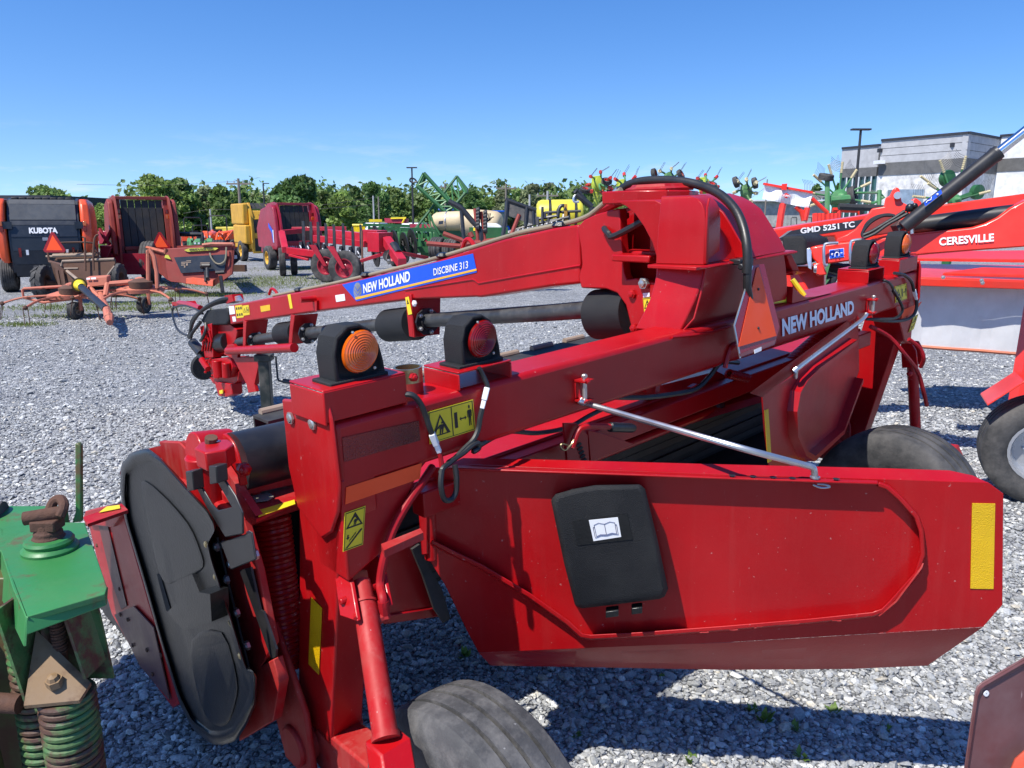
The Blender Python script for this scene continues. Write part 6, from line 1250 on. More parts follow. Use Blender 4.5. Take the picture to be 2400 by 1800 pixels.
mb = MB(); bar(K_(720, 640), K_(920, 650, -.3), .55, mb); bar(K_(930, 620, -.3), K_(1200, 1010, -1.2), .26, mb); bar(K_(960, 820, -.3), K_(440, 985, -.5), .10, mb); bar(K_(1160, 830, -.3), K_(1640, 920, .4), .10, mb); mb.build('drawbar', CR, pl_, bevel=.01)
mb = MB(); mb.tube([K_(1045, 700, -.6), K_(1130, 850, -.9)], .13, 12); mb.prism([K_(100, 930, .2), K_(440, 920, .2), K_(440, 1000, .2), K_(100, 1010, .2)], (0, .3, 0)); mb.build('hose_sleeve', BLKM, pl_)
for k in range(7):
    MB().tube(smoothpts([K_(1050+k*8, 730, -.7), K_(960-k*12, 820, -.8), K_(930-k*6, 950, -.9), K_(960+k*14, 1030-k*8, -1.0)], 3), .012, 5).build('hanging_hose', HOSE, pl_)
mb = MB(); mb.tube([K_(500, 450, 0), K_(510, 900, -.3), K_(530, 1200, -.4)], .03, 6); mb.build('support_leg', BRN, pl_)
c_ = at(780+1060/7.373, 480+1060/7.373)+V((0, 0, .36)); wheel(c_, (1, .5, 0), .36, .2, .2, RUB, NHR, pl_, grooves=3, n=30)
# --- at the left edge: red tractor and loader bucket behind the orange baler
def tractor(name, label, loc, rz, sc, m, group, cab=None, loader=True):
    t_ = thing(name, label, 'tractor', group=group)
    MB().loft([[(-.22, y, .62), (.22, y, .62), (.24, y, h*.94), (.16, y, h), (-.16, y, h), (-.24, y, h*.94)] for y, h in ((-1.35, 1.02), (-1.2, 1.10), (-.3, 1.20), (-.2, 1.16))]).build('hood', m, t_, bevel=.02)
    MB().box(-.25, .25, -1.0, 1.0, .42, .66).build('chassis', BLKM, t_)
    for s_ in (-1, 1):
        wheel(V((s_*.62, .55, .55)), (1, 0, 0), .55, .34, .28, RUB, m, t_, local=True, grooves=1, lugs=10, n=24); wheel(V((s_*.55, -.95, .34)), (1, 0, 0), .34, .22, .17, RUB, m, t_, local=True, grooves=1, lugs=8, n=20)
        MB().prism([(s_*.45, y, z) for y, z in ((.0, .7), (.05, 1.0), (.4, 1.2), (.9, 1.15), (1.1, .85), (.9, 1.0), (.4, 1.02))], (s_*.36, 0, 0)).build('fender', m, t_)
        if loader: MB().prism([(s_*.42, y, z) for y, z in ((-.1, 1.05), (-.9, 1.15), (-1.7, .45), (-1.9, .35), (-1.78, .35), (-.95, .98), (-.1, .92))], (s_*.08, 0, 0)).build('loader_arm', m, t_)
        MB().box(s_*.12-.06, s_*.12+.06, -1.37, -1.33, .85, .97).build('headlight', DWHT, t_)
    if loader: MB().prism([(-.75, y, z) for y, z in ((-1.85, .60), (-1.80, .1), (-2.3, .05), (-2.28, .09), (-1.86, .16), (-1.9, .6))], (1.5, 0, 0)).build('bucket', m, t_)
    MB().box(-.25, .25, .35, .85, .85, .95).build('seat', BLK, t_); MB().box(-.25, .25, .78, .86, .9, 1.3).build('seat_back', BLK, t_)
    if cab:
        MB().box(-.6, .6, -.2, 1.1, 2.2, 2.32).build('cab_roof', cab, t_, bevel=.05); MB().box(-.52, .52, -.15, 1.0, 1.1, 2.2).build('cab_glass', mat('cab_glass', (.05, .08, .08), .1), t_)
    else: MB().tube([(-.5, .95, .8), (-.5, 1.0, 1.95), (-.42, 1.0, 2.08), (.42, 1.0, 2.08), (.5, 1.0, 1.95), (.5, .95, .8)], .035, 8).build('roll_bar', BLKM, t_)
    place(t_, loc, rz, sc); return t_
ORT = mat('orange_tractor_paint', (.80, .10, .02), .35, coat=.2)
t1 = tractor('compact_tractor', 'orange compact tractor facing the camera beyond the red box spreader', at(505, 590), R(5), 1.0, ORT, 'orange compact tractors beyond the balers')
t2 = copy_tree(t1, label='orange compact tractor beside the yellow baler, side turned'); place(t2, at(560, 588), R(-25), 1.05)
t3 = copy_tree(t1, label='orange compact tractor half hidden behind the faded red baler'); place(t3, at(463, 592), R(30), .95)
t4 = copy_tree(t1, label='orange compact tractor farthest back in its row'); place(t4, at(535, 575), R(-40), 1)
tl = tractor('farm_tractor', 'red tractor with loader cut off at the left edge of the yard', at(-45, 640), R(-5), .85, KR, None, cab=KR)
# ------------------------------------------------------------------ middle of the back row
JG = mat('field_green_paint', (.022, .12, .035), .45, dirt=.25, dcol=(.10, .13, .07)); JGL = mat('light_green_paint', (.07, .25, .085), .45, dirt=.3)
LIME = mat('lime_green_paint', (.40, .48, .045), .45, dirt=.3, dcol=(.25, .24, .12)); KGR = mat('dull_green_paint', (.085, .20, .07), .5, dirt=.4, dcol=(.16, .18, .12))
TANK = mat('cream_poly_tank', (.60, .47, .28), .5, dirt=.25, dcol=(.4, .32, .2)); TINE = mat('tine_steel', (.12, .115, .11), .45, metal=.5); REDC = mat('red_tine_clip', (.55, .035, .03), .5)
YTNK = mat('yellow_poly_tank', (.78, .68, .05), .4); BLUEP = mat('blue_cab_paint', (.012, .10, .48), .35); PIPE = mat('black_pipe_paint', (.02, .022, .026), .4)
CREAM = mat('cream_tine_holder', (.62, .52, .30), .5)
def mid(x0, y0, s_, z): return lambda x, y, dz=0: P(x0+x/s_, y0+y/s_, z+dz)
fc = worldthing('field_cultivator', 'green folding field cultivator with two raised lattice wings crossing like an X', 'cultivator', at(985, 600))
Z1 = 27.0; w_ = lambda x, y, dz=0: P(x, y, Z1+dz)
def lattice(name, a0, a1, b0, b1, n, r1, r2, dz, dpt):
    mb = MB(); ch = []
    for o in (0, dpt):
        for (p, q) in ((a0, a1), (b0, b1)):
            A_, B_ = w_(*p, dz+o), w_(*q, dz+o); mb.tube([A_, B_], r1, 6); ch.append((A_, B_))
    fr = mb.build(name, JG, fc)
    mb = MB()
    for i in range(n):
        t0, t1 = i/n, (i+1)/n
        for k, j in ((0, 1), (2, 3), (0, 2), (1, 3)):
            A_, B_ = ch[k][0].lerp(ch[k][1], t0), ch[j][0].lerp(ch[j][1], t1); mb.tube([A_, B_], r2, 5)
            mb.tube([ch[k][0].lerp(ch[k][1], t0), ch[j][0].lerp(ch[j][1], t0)], r2, 5)
    mb.build('lattice_brace', JGL, fr)
lattice('lattice_wing', (978, 436), (1056, 508), (993, 406), (1078, 500), 6, .075, .03, 0, .7)
lattice('lattice_wing', (1070, 414), (950, 566), (1090, 452), (972, 588), 9, .05, .025, .9, .7)
mb = MB(); mb.prism([w_(976, 432), w_(990, 404), w_(996, 408), w_(990, 425), w_(984, 442)], (0, .8, 0)); mb.prism([w_(1066, 412, .9), w_(1072, 411, .9), w_(1095, 440, .9), w_(1094, 452, .9), w_(1086, 450, .9)], (0, .8, 0)); mb.tube([w_(1094, 450, 1.0), w_(1083, 462, 1.0), w_(1072, 478, 1.0)], .05, 6); mb.build('wing_end_frame', JG, fc)
mb = MB(); mb.tube(smoothpts([w_(978, 425), w_(968, 428), w_(961, 424), w_(963, 418), w_(972, 420), w_(978, 428)], 3), .03, 6); mb.build('hydraulic_hose', HOSE, fc)
random.seed(4)
mb = MB()
for x0, x1, y, h, dz in ((862, 1030, 540, .12, 0), (870, 1020, 556, .14, .6), (880, 1040, 575, .16, .2), (900, 1040, 590, .2, -.4), (850, 960, 530, .1, 1.5)): mb.para(w_(x0, y, dz), w_(x1, y+3, dz)-w_(x0, y, dz), V((0, .14, 0)), V((0, 0, h)))
for k in range(16):
    x = 865+k*10.5; mb.tube([w_(x, 535+random.uniform(-8, 6), random.uniform(-.3, 1.5)), w_(x+random.uniform(-8, 8), 590, random.uniform(-.3, .6))], .045, 5)
mb.build('main_frame', JG, fc)
mb = MB()
for x, y, wx, hh in ((890, 545, 1.0, .5), (925, 540, .7, .7), (1000, 545, .9, .6), (985, 575, .8, .4), (952, 560, .5, .5)): p = w_(x, y, .5); mb.box(p.x, p.x+wx, p.y, p.y+.6, p.z-hh, p.z)
mb.build('seed_box', JGL, fc, bevel=.02)
for x, y in ((882, 565), (905, 572), (925, 575), (948, 580), (966, 572), (880, 590)):
    mb = MB(); mb.lathe(w_(x, y, -.6), (1, .45, .1), [(-.03, .30), (-.02, .52), (.02, .52), (.03, .30)], 26, caps=False)
    for k in range(12):
        a_ = k*.5236; ax_ = norm((1, .45, .1)); xx, yy = perp(ax_); mb.tube([w_(x, y, -.6)+(xx*math.cos(a_)+yy*math.sin(a_))*.05, w_(x, y, -.6)+(xx*math.cos(a_+.5)+yy*math.sin(a_+.5))*.5], .02, 4)
    mb.build('rake_wheel', BLKM, fc)
for x, y in ((880, 606), (960, 600), (1030, 598)): wheel(G(x, y)+V((0, 0, .36)), (1, .4, 0), .36, .26, .2, RUB, WYEL, fc, grooves=3, n=24)
mb = MB(); mb.box(w_(865, 520, 3).x, w_(895, 520, 3).x, w_(865, 520, 3).y, w_(865, 520, 3).y+.1, w_(865, 520, 3).z, w_(865, 520, 3).z+.1)
for k in range(10): mb.tube([w_(828+k*3, 528, 2), w_(828+k*3, 556, 2)], .025, 4)
mb.tube([w_(826, 528, 2), w_(860, 528, 2)], .05, 5); mb.build('yellow_guard', YEL, fc)
# cream tank cart on a green frame
tk = worldthing('tank_cart', 'cream plastic tank cart on green frame with dual tyres', 'tank trailer', at(1070, 606))
B_ = mid(1000, 350, 5.53, 23.5)
def tank(a, b, r, m, n='tank', sq=1.0):
    a, b = V(a), V(b); d_ = (b-a); l = d_.length; d_ = d_.normalized(); mb = MB(); mb.lathe(a, d_, [(0, .01), (.0, r*.55), (l*.05, r*.82), (l*.14, r*.97), (l*.3, r), (l*.7, r), (l*.86, r*.97), (l*.95, r*.82), (l, r*.55), (l, .01)], 28); return mb.build(n, m, tk, sharp=50)
t_a = tank(B_(85, 945, .3), B_(520, 925, -.1), .30, TANK); t_b = tank(B_(455, 950, .1), B_(970, 985, -.3), .42, TANK)
mb = MB()
for x in (265, 440):
    c_ = B_(x, 937, .1); mb.lathe(c_, (1, -.15, 0), [(-.015, .306), (.015, .306)], 28)
mb.build('tank_strap', STL, tk)
mb = MB(); mb.lathe(B_(570, 800), (0, 0, 1), [(-.1, .2), (.04, .2), (.05, .16), (.05, .01)], 18); mb.build('tank_lid', TANK, tk)
mb = MB(); mb.prism([B_(150, 975, -.29), B_(210, 970, -.29), B_(220, 925, -.29), B_(158, 930, -.29)], (0, -.004, 0)); mb.build('tank_label', NAVY, tk)
mb = MB(); mb.para(B_(80, 1070, .2), B_(560, 1070, -.1)-B_(80, 1070, .2), V((0, .6, 0)), V((0, 0, .10))); mb.para(B_(100, 1180, .2), B_(900, 1190, -.1)-B_(100, 1180, .2), V((0, .7, 0)), V((0, 0, .35))); mb.tube([B_(40, 850), B_(100, 980), B_(175, 1110)], .04, 6); mb.para(B_(190, 1250, -.1), V((.5, 0, 0)), V((0, .1, 0)), V((0, 0, .25))); mb.build('frame', JG, tk)
for x, y in ((130, 1290), (185, 1290), (300, 1310), (370, 1310)):
    wheel(B_(x, y, .0), (1, -.4, 0), .36, .26, .21, RUB, WYEL, tk, grooves=2, n=28)
# red frame implement with black pipe and mesh panel
rf = worldthing('seed_drill_frame', 'faded red implement frame with bent black pipe and black mesh panel', 'implement', at(1130, 640))
D_ = mid(1000, 350, 5.53, 19.5)
mb = MB(); mb.tube(smoothpts([D_(285, 675), D_(420, 745), D_(480, 800), D_(590, 930), D_(690, 1035), D_(710, 1080), D_(712, 1260)], 3), .07, 8); mb.tube([D_(450, 790), D_(485, 1190)], .05, 8); mb.tube([D_(1045, 660), D_(1030, 850), D_(980, 1190)], .055, 8); mb.tube([D_(1300, 740), D_(1280, 1000)], .05, 8); mb.tube([D_(1020, 650), D_(1420, 790)], .05, 8); mb.tube([D_(1380, 800), D_(1390, 980)], .04, 8)
mb.build('bent_pipe', PIPE, rf)
mb = MB(); mb.prism([D_(1025, 660), D_(1420, 800), D_(1432, 980), D_(1300, 950), D_(1030, 850)], (0, .02, 0)); mb.build('mesh_panel', mat('black_mesh', (.05, .05, .05), .7, dirt=.5), rf)
mb = MB(); mb.tube([D_(625, 770), D_(670, 1240)], .045, 8); mb.tube([D_(705, 810), D_(760, 1220)], .045, 8); mb.tube([D_(1200, 845), D_(1080, 1150)], .05, 8); mb.tube([D_(0, 1220), D_(440, 1255)], .06, 8); mb.tube([D_(215, 1090), D_(600, 1230)], .06, 8); mb.tube([D_(440, 1240), D_(900, 1180)], .07, 8); mb.prism([D_(540, 1180), D_(720, 1160), D_(740, 1260), D_(520, 1270)], (0, .3, 0)); mb.tube([D_(560, 1080), D_(590, 1140)], .07, 8); mb.build('frame_tube', OLDR, rf)
for i in range(6):
    for x0 in (650, 745): MB().lathe(D_(x0, 790+i*45+(x0-650)*.4, -.05), (1, 0, .1), [(-.02, .06), (.06, .09), (.08, .06)], 10, caps=True).build('spring_pin', BLKM, rf)
for k in range(5): MB().tube(smoothpts([D_(755+k*18, 830), D_(730+k*20, 930), D_(770+k*20, 960-k*20), D_(800+k*18, 880)], 3), .012, 5).build('seed_hose', HOSE, rf)
MB().box(D_(400, 1330).x, D_(900, 1330).x, D_(400, 1330).y, D_(400, 1330).y+.2, .25, .45).build('tool_bar', OLDR, rf); wheel(G(1090, 642)+V((0, 0, .35)), (1, .3, 0), .35, .2, .2, RUB, WGRY, rf, grooves=3, n=24)
# white nurse tank
nt_ = worldthing('white_tank', 'small white tank with yellow warning label beside the cream tank', 'tank', at(1140, 610)); nq = mid(1000, 350, 5.53, 22)
mb = MB(); mb.prism([nq(590, 1075), nq(600, 960), nq(700, 950), nq(900, 960), nq(980, 1000), nq(970, 1080)], (0, .8, 0)); mb.build('tank_body', mat('white_poly', (.72, .72, .70), .4), nt_, bevel=.08, seg=3); mb = MB(); mb.prism([nq(605, 1055, -.05), nq(645, 1055, -.05), nq(645, 1005, -.05), nq(605, 1005, -.05)], (0, -.01, 0)); mb.build('warning_label', YEL, nt_)
mb = MB(); p = nq(780, 1150); mb.box(p.x-.5, p.x+.6, p.y, p.y+.7, 0.2, p.z+.3); mb.build('stand', JG, nt_)
# sprayer with yellow tank and black folded boom
sr = worldthing('field_sprayer', 'sprayer with long yellow tank and folded black booms', 'sprayer', at(1310, 610)); sq = mid(1000, 350, 5.53, 25)
mb = MB(); a, b = sq(1425, 860, .2), sq(2010, 850, .2); mb.lathe(a, (b-a), [(0, .02), (0, .36), (.06, .46), (.16, .50), (1.3, .50), (1.42, .46), (1.5, .36), (1.5, .02)], 24); mb.build('sprayer_tank', YTNK, sr)
mb = MB()
for x in (1590, 1920): c_ = sq(x, 855, .2); mb.lathe(c_, (1, 0, 0), [(-.04, .53), (.04, .53)], 24)
mb.build('tank_strap', BLKM, sr)
mb = MB()
for p, q in (((1440, 960), (1840, 880)), ((1450, 900), (1700, 860)), ((780, 1140), (1700, 960)), ((830, 1160), (1780, 1000)), ((1000, 1090), (1420, 960)), ((1530, 820), (2000, 800)), ((1530, 820), (1535, 900)), ((1700, 780), (1710, 990)), ((1500, 750), (1500, 960)), ((1260, 1070), (1740, 900)), ((1780, 820), (1760, 960)), ((1150, 1110), (1560, 1020)), ((1840, 830), (1850, 960)), ((900, 1100), (1300, 1060)), ((1440, 880), (1440, 1000)), ((1580, 830), (1580, 1000))): mb.tube([sq(*p, -.5), sq(*q, -.6)], .05, 6)
mb.tube(smoothpts([sq(1700, 880, -.6), sq(1710, 790, -.6), sq(1740, 735, -.6), sq(1790, 735, -.6), sq(1800, 790, -.6)], 3), .06, 8); mb.build('spray_boom', PIPE, sr)
mb = MB()
for k in range(12): mb.ball(sq(1000+k*62, 1090-k*14, -.62), .026, 6)
mb.build('nozzle_body', DWHT, sr)
MB().para(sq(1780, 960, -.55), V((.1, 0, 0)), V((0, .05, 0)), V((0, 0, .6))).build('boom_marker', mat('amber_marker', (.5, .25, .03), .5), sr)
for x in (1290, 1345): wheel(G(x, 616)+V((0, 0, .5)), (1, 0, 0), .5, .3, .28, RUB, WYEL, sr, grooves=2, n=24)
p = sq(1700, 1000, .2); MB().box(p.x-1.2, p.x+1.0, p.y-.3, p.y+.3, .5, 1.2).build('chassis', BLKM, sr)
# blue cab tractor beyond
bt = tractor('farm_tractor', 'blue cab tractor standing behind the cream tank', at(1168, 568), R(12), 1.0, BLUEP, None, cab=BLUEP, loader=False); bt.scale = (1.25, 1.25, 1.12)
bt2 = copy_tree(bt, label='blue tractor roof showing just left of the cream tank'); place(bt2, at(1048, 566), R(0), 1.2)
# tedders folded upright behind the tower
def tedder_up(label, cx, cy, z, m, wheels, seed, clip=REDC, col=True):
    t_ = worldthing('folded_tedder', label, 'tedder', G(cx, 515+HEAD*FP/z), 'folded tedders standing upright behind the tower'); random.seed(seed); q = lambda x, y, dz=0: P(cx+x, cy+y, z+dz)
    if col:
        mb = MB(); mb.loft([[q(-11, -12), q(9, -14), q(9, -14, .5), q(-11, -12, .5)], [q(-12, 10), q(10, 12), q(10, 12, .5), q(-12, 10, .5)], [q(-6, 40), q(4, 40), q(4, 40, .4), q(-6, 40, .4)]]); mb.build('rotor_column', m, t_, bevel=.02)
    mb = MB(); mb.lathe(q(8, 8), (.6, -.6, .2), [(-.2, .08), (-.1, .25), (.05, .27), (.12, .16), (.2, .02)], 16, caps=True); rr = mb.build('rotor', m, t_)
    mb = MB(); g0 = G(cx, 515+HEAD*FP/z); mb.tube([q(0, 10), V((g0.x, g0.y, .05))], .09, 8); mb.build('support_frame', m, t_)
    for k in range(7):
        a_ = k*2*math.pi/7+.4+random.uniform(-.15, .15); L_ = random.uniform(21, 29)
        p0 = q(6, 4, -.1); p1 = q(6+math.cos(a_)*L_*.6, 4-math.sin(a_)*L_*.55, random.uniform(-.6, .3)); p2 = q(6+math.cos(a_+.15)*L_, 4-math.sin(a_+.15)*L_*.95, random.uniform(-.8, .3))
        ar = MB().tube(smoothpts([p0, p1, p2], 3), .035, 6).build('tine_arm', KGR if m == KGR else JGL, t_)
        d_ = (p2-p1).normalized(); MB().tube([p2-d_*.02, p2+d_*.15], .06, 8).build('tine_clip', clip, ar)
        aa = random.uniform(.5, 1.4) if math.sin(a_) > -.3 else random.uniform(2.6, 3.4); dd = V((math.cos(aa), -.2, math.sin(aa)))
        mb = MB()
        for o in (0, .12): mb.tube([p2+d_*(.05+o), p2+d_*(.05+o)+dd*.34], .007, 4)
        mb.build('tine', TINE, ar)
    for wx, wy, a_ in wheels:
        wheel(q(wx, wy, -.3), V((math.cos(a_), -.5, math.sin(a_))), .19, .15, .1, RUB, OLDR if m == KGR else REDC, t_, grooves=3, n=22)
    return t_
tedder_up('lime green folded tedder with red tine clips at the left of its row', 1398, 425, 27, LIME, [(-27, 20, 1.4), (24, 0, 1.5)], 1)
tedder_up('lime green folded tedder close beside the arched hose', 1456, 433, 27.5, LIME, [(-22, 18, 1.2)], 2)
tedder_up('dull green folded tedder with two small tyres above the tower', 1562, 412, 28, KGR, [(-29, -5, .25), (33, -3, .6)], 3, CREAM, False)
tedder_up('lime green folded tedder between two dull green ones', 1648, 428, 28, LIME, [(20, 5, 1.4)], 5)
tedder_up('dull green folded tedder with two small tyres right of the tower', 1742, 442, 26, KGR, [(-17, -15, .4), (27, -13, .3)], 6, CREAM, False)
lo = worldthing('loader_arm', 'black hydraulic boom end with grey hose loop beside the tongue', 'boom', at(1380, 600)); l_ = mid(1340, 360, 10.05, 22)
mb = MB(); mb.tube([l_(60, 930), l_(130, 850), l_(160, 900)], .05, 6); mb.tube([l_(110, 960), l_(480, 1250)], .08, 8); mb.tube([l_(170, 900), l_(330, 1100), l_(420, 1250)], .05, 8); mb.tube([l_(480, 1250), V((l_(480, 1250).x, l_(480, 1250).y, .05))], .08, 8); mb.build('boom', PIPE, lo)
mb = MB(); mb.tube(smoothpts([l_(170, 1130), l_(70, 1140), l_(40, 1080), l_(70, 1000), l_(110, 985)], 4), .035, 8); mb.build('hose_loop', STL, lo)
# white curtain with red frame (folded machine)
wc_ = worldthing('folded_mower', 'folded red mower with hanging white curtain and red diamond badge', 'mower', at(1850, 640)); n_ = mid(1740, 400, 6.144, 15.5)
mb = MB(); NX, NY = 18, 8; gr = [[None]*(NX+1) for _ in range(NY+1)]
for j in range(NY+1):
    for i in range(NX+1):
        u_, v_ = i/NX, j/NY; x = (320+695*u_)*(1-v_)+(290+660*u_)*v_; y = (190+115*u_)*(1-v_)+(405+135*u_)*v_; gr[j][i] = n_(x, y, .06*math.sin(u_*9+v_*3)*v_+.05*math.sin(u_*17-v_*2)*v_)
for j in range(NY):
    for i in range(NX): mb.add([gr[j][i], gr[j][i+1], gr[j+1][i+1], gr[j+1][i]], [[0, 1, 2, 3]])
cu_ = mb.build('curtain', mat('white_tarpaulin', (.74, .75, .77), .6, bump=.2, bscale=5), wc_)
mb = MB(); mb.prism([n_(318, 172, -.05), n_(1018, 298, -.05), n_(1012, 328, -.05), n_(318, 205, -.05)], (0, .1, 0)); mb.prism([n_(578, 190, -.1), n_(648, 185, -.1), n_(635, 282, -.1), n_(572, 272, -.1)], (0, .05, 0)); mb.build('curtain_rail', KR, wc_)
mb = MB(); mb.tube([n_(585, 480), n_(555, 640), n_(530, 830)], .07, 8); mb.tube([n_(935, 540), n_(895, 720)], .06, 8); mb.tube([n_(770, 515), n_(850, 590), n_(885, 720)], .05, 8); mb.tube([n_(1000, 400), n_(1230, 610)], .04, 8); mb.tube([n_(1300, 565, 1), n_(1660, 575, 1), n_(1700, 640, 1)], .05, 8); mb.tube([n_(1390, 570, 1), n_(1385, 690, 1)], .05, 6); mb.tube([n_(530, 830), G(1826, 640)], .08, 8); mb.build('support_post', KR, wc_)
mb = MB(); mb.prism([n_(572, 352, -.16), n_(632, 318, -.16), n_(695, 365, -.16), n_(628, 400, -.16)], (0, -.004, 0)); kd = mb.build('maker_diamond', KR, cu_, smooth=False)
sphtext('maker_name', 'KUHN', [n_(585, 368, -.175), n_(676, 382, -.175), n_(678, 352, -.175), n_(588, 340, -.175)], DWHT, kd, bold=.04, n_off=.004)
for k in range(6): MB().tube([n_(1055+k*(50 if k < 3 else 55)+(10 if k > 2 else 0), 620, .5), n_(1055+k*(50 if k < 3 else 55)+(10 if k > 2 else 0), 740, .5)], .07, 8).build('spring_strut', KR, wc_)
# rotary rakes
def rake(label, c, z, arms, foot, hub=(0, 0), r0=.17):
    t_ = worldthing('rotary_rake', label, 'rake', foot, 'green rotary rakes with raised tine arms'); hc = P(*c, z)
    mb = MB(); mb.lathe(hc, (.1, -1, .15), [(-.1, r0*.6), (-.05, r0), (.1, r0*.98), (.12, r0*.5), (.2, r0*.3), (.22, .02)], 26, caps=True); mb.build('rotor_hub', JGL, t_)
    for (x, y) in arms:
        e_ = P(x, y, z-.2); d_ = (e_-hc).normalized(); l = (e_-hc).length
        ar = MB().tube([hc, hc+d_*l*.72], .02, 8).build('tine_arm', JG if random.random() < .5 else JGL, t_)
        hm = MB().tube([hc+d_*l*.70, e_], .016, 8)
        for k in range(7): hm.lathe(hc+d_*l*(.72+.045*k), d_, [(-.014, .03), (.014, .03)], 8, caps=True)
        hm.build('tine_holder', CREAM, ar)
        s2 = d_.cross(V((0, 1, 0))).normalized(); s2 = s2 if s2.z > 0 else -s2
        mb = MB()
        for k in range(7):
            p = hc+d_*l*(.72+.045*k); mb.tube([p, p+s2*.16+d_*.04, p+s2*.26+d_*.12], .0035, 4)
        mb.build('tine', CREAM if False else TINE, ar)
    return t_, hc
rk1, hc = rake('green rotary rake with raised tine arms in front of the glass front', (1965, 463), 17, [(1907, 410), (1942, 386), (1975, 380), (2008, 398), (2040, 428), (1885, 450), (2040, 474), (1900, 482)], at(1965, 640))
mb = MB(); mb.tube([P(1939, 418, 16.5), P(1939, 505, 16.5), G(1939, 645)], .055, 8); mb.tube([P(1945, 470, 16.6), P(1990, 466, 16.6)], .09, 8); mb.tube([P(2002, 452, 17), P(2062, 452, 17), P(2072, 462, 17), P(2048, 476, 17), P(2030, 475, 17)], .03, 6); mb.tube([P(2061, 446, 17), P(2060, 482, 17)], .05, 6); mb.tube([hc, V((hc.x, hc.y+.3, .1))], .12, 8); mb.build('frame', JGL, rk1)
wheel(P(1936, 415, 16.5), (.1, -.2, 1), .16, .13, .08, RUB, BLKM, rk1, grooves=2, n=22); wheel(P(1998, 458, 17), (.8, -.6, .2), .2, .14, .1, RUB, BLKM, rk1, grooves=3, n=24)
rk2, hc2 = rake('green rotary rake half hidden behind the orange red boom', (2235, 470), 17, [(2203, 376), (2264, 366), (2158, 413), (2140, 460), (2320, 448), (2175, 430)], at(2235, 640), r0=.12)
mb = MB(); mb.tube([hc2, V((hc2.x, hc2.y, .1))], .1, 8); mb.tube([hc2, P(2290, 450, 17)], .06, 6); mb.build('frame', JG, rk2)
mb = MB(); mb.lathe(P(2220, 418, 17), (.3, -1, 0), [(-.08, .02), (-.06, .18), (.06, .18), (.08, .02)], 16, caps=True); mb.lathe(P(2290, 450, 17), (.3, -1, 0), [(-.08, .02), (-.06, .16), (.06, .16), (.08, .02)], 16, caps=True); mb.build('small_gearbox', JG, rk2)
rl = worldthing('rolled_cover', 'long black rolled tarpaulin lying on red racks behind the mower boom', 'tarpaulin', at(2020, 630)); mb = MB(); mb.tube(smoothpts([P(1966, 484, 14), P(2000, 486, 14), P(2040, 487, 14), P(2090, 490, 14)], 3), .06, 8); mb.tube([P(2020, 487, 14), G(2020, 650)], .04, 6); mb.build('tarpaulin_roll', RUBC, rl)
# compact tractors in a dark row on the right
t5 = tractor('compact_tractor', 'dark compact tractor with roll bar nearest the tower, under the white curtain', at(1808, 562), R(40), 1.0, BLKM, 'dark compact tractors on the right'); 
for (px, py, rz, lb) in ((1848, 563, 42, 'dark compact tractor with roll bar left of the red post'), (1880, 562, 40, 'dark compact tractor with roll bar right of the red post'), (1765, 560, 38, 'dark compact tractor with roll bar beside the tower edge'), (1915, 561, 40, 'dark compact tractor with roll bar behind the spring struts')):
    c_ = copy_tree(t5, label=lb); place(c_, at(px, py), R(rz), 1.0)
t6 = copy_tree(t1, label='orange compact tractor just right of the tower'); place(t6, at(1790, 572), R(20), .9); t6['group'] = 'orange compact tractors on the right'
del t6['group']
# ------------------------------------------------------------------ buildings
CONC = mat('pale_concrete', (.42, .42, .41), .8, var=.15); CONG = mat('grey_panel', (.40, .40, .41), .7, var=.06); DBAND = mat('dark_grey_band', (.12, .118, .115), .7); WSTN = mat('white_split_stone', (.62, .61, .59), .8, var=.16, bump=.4, bscale=6); WPNL = mat('white_panel', (.72, .73, .74), .6)
CAP = mat('dark_parapet_cap', (.03, .03, .036), .5); GLS = mat('teal_store_glass', (.03, .09, .09), .08, spec=.8); MULL = mat('white_mullion', (.6, .62, .62), .4); DGB = mat('dark_grey_sheet', (.075, .078, .085), .6)
def wallp(px, z): p = P(px, 500, z); return V((p.x, p.y, 0))
def zt_(px, py, z): return P(px, py, z).z
db = worldthing('dealership_building', 'grey and white dealership building with dark parapet on the right', 'building', wallp(2249, 58))
A_, B2, C2, D2 = wallp(2249, 58), wallp(2050, 63.5), wallp(2322, 62), wallp(2520, 57)
E2, F2 = wallp(2046, 65), wallp(1961, 68)
def seg(name, p, q, z0, z1, m, off=0.0, th=.4, parent=db):
    d_ = (q-p).normalized(); n_ = V((d_.y, -d_.x, 0)); n_ = n_ if n_.dot(-p) > 0 else -n_
    return MB().para(p+n_*off+V((0, 0, z0)), q-p, -n_*th, V((0, 0, z1-z0))).build(name, m, parent, smooth=False)
H1 = zt_(2249, 318, 58); HB0 = zt_(2249, 372, 58); HB1 = zt_(2249, 403, 58)
for p, q, hh, stone in ((B2, A_, H1, WSTN), (A_, C2, H1, WSTN)):
    seg('panel_wall', p, q, HB0, hh, CONG); seg('band', p, q, HB1, HB0, DBAND, .06); seg('stone_wall', p, q, 0, HB1, stone); seg('parapet_cap', p, q, hh, hh+.18, CAP, .1, .6)
    for k in (1, 2): seg('panel_joint', p, q, HB0+(hh-HB0)*k/3-.02, HB0+(hh-HB0)*k/3+.02, DBAND, .01, .02)
H2 = zt_(1961, 353, 68); seg('panel_wall', F2, E2, zt_(1961, 398, 68), H2, CONG); seg('band', F2, E2, zt_(1961, 418, 68), zt_(1961, 398, 68), DBAND, .06); gl = seg('store_glass', F2, E2, 0, zt_(1961, 418, 68), GLS, -.1)
seg('parapet_cap', F2, E2, H2, H2+.18, CAP, .1, .6)
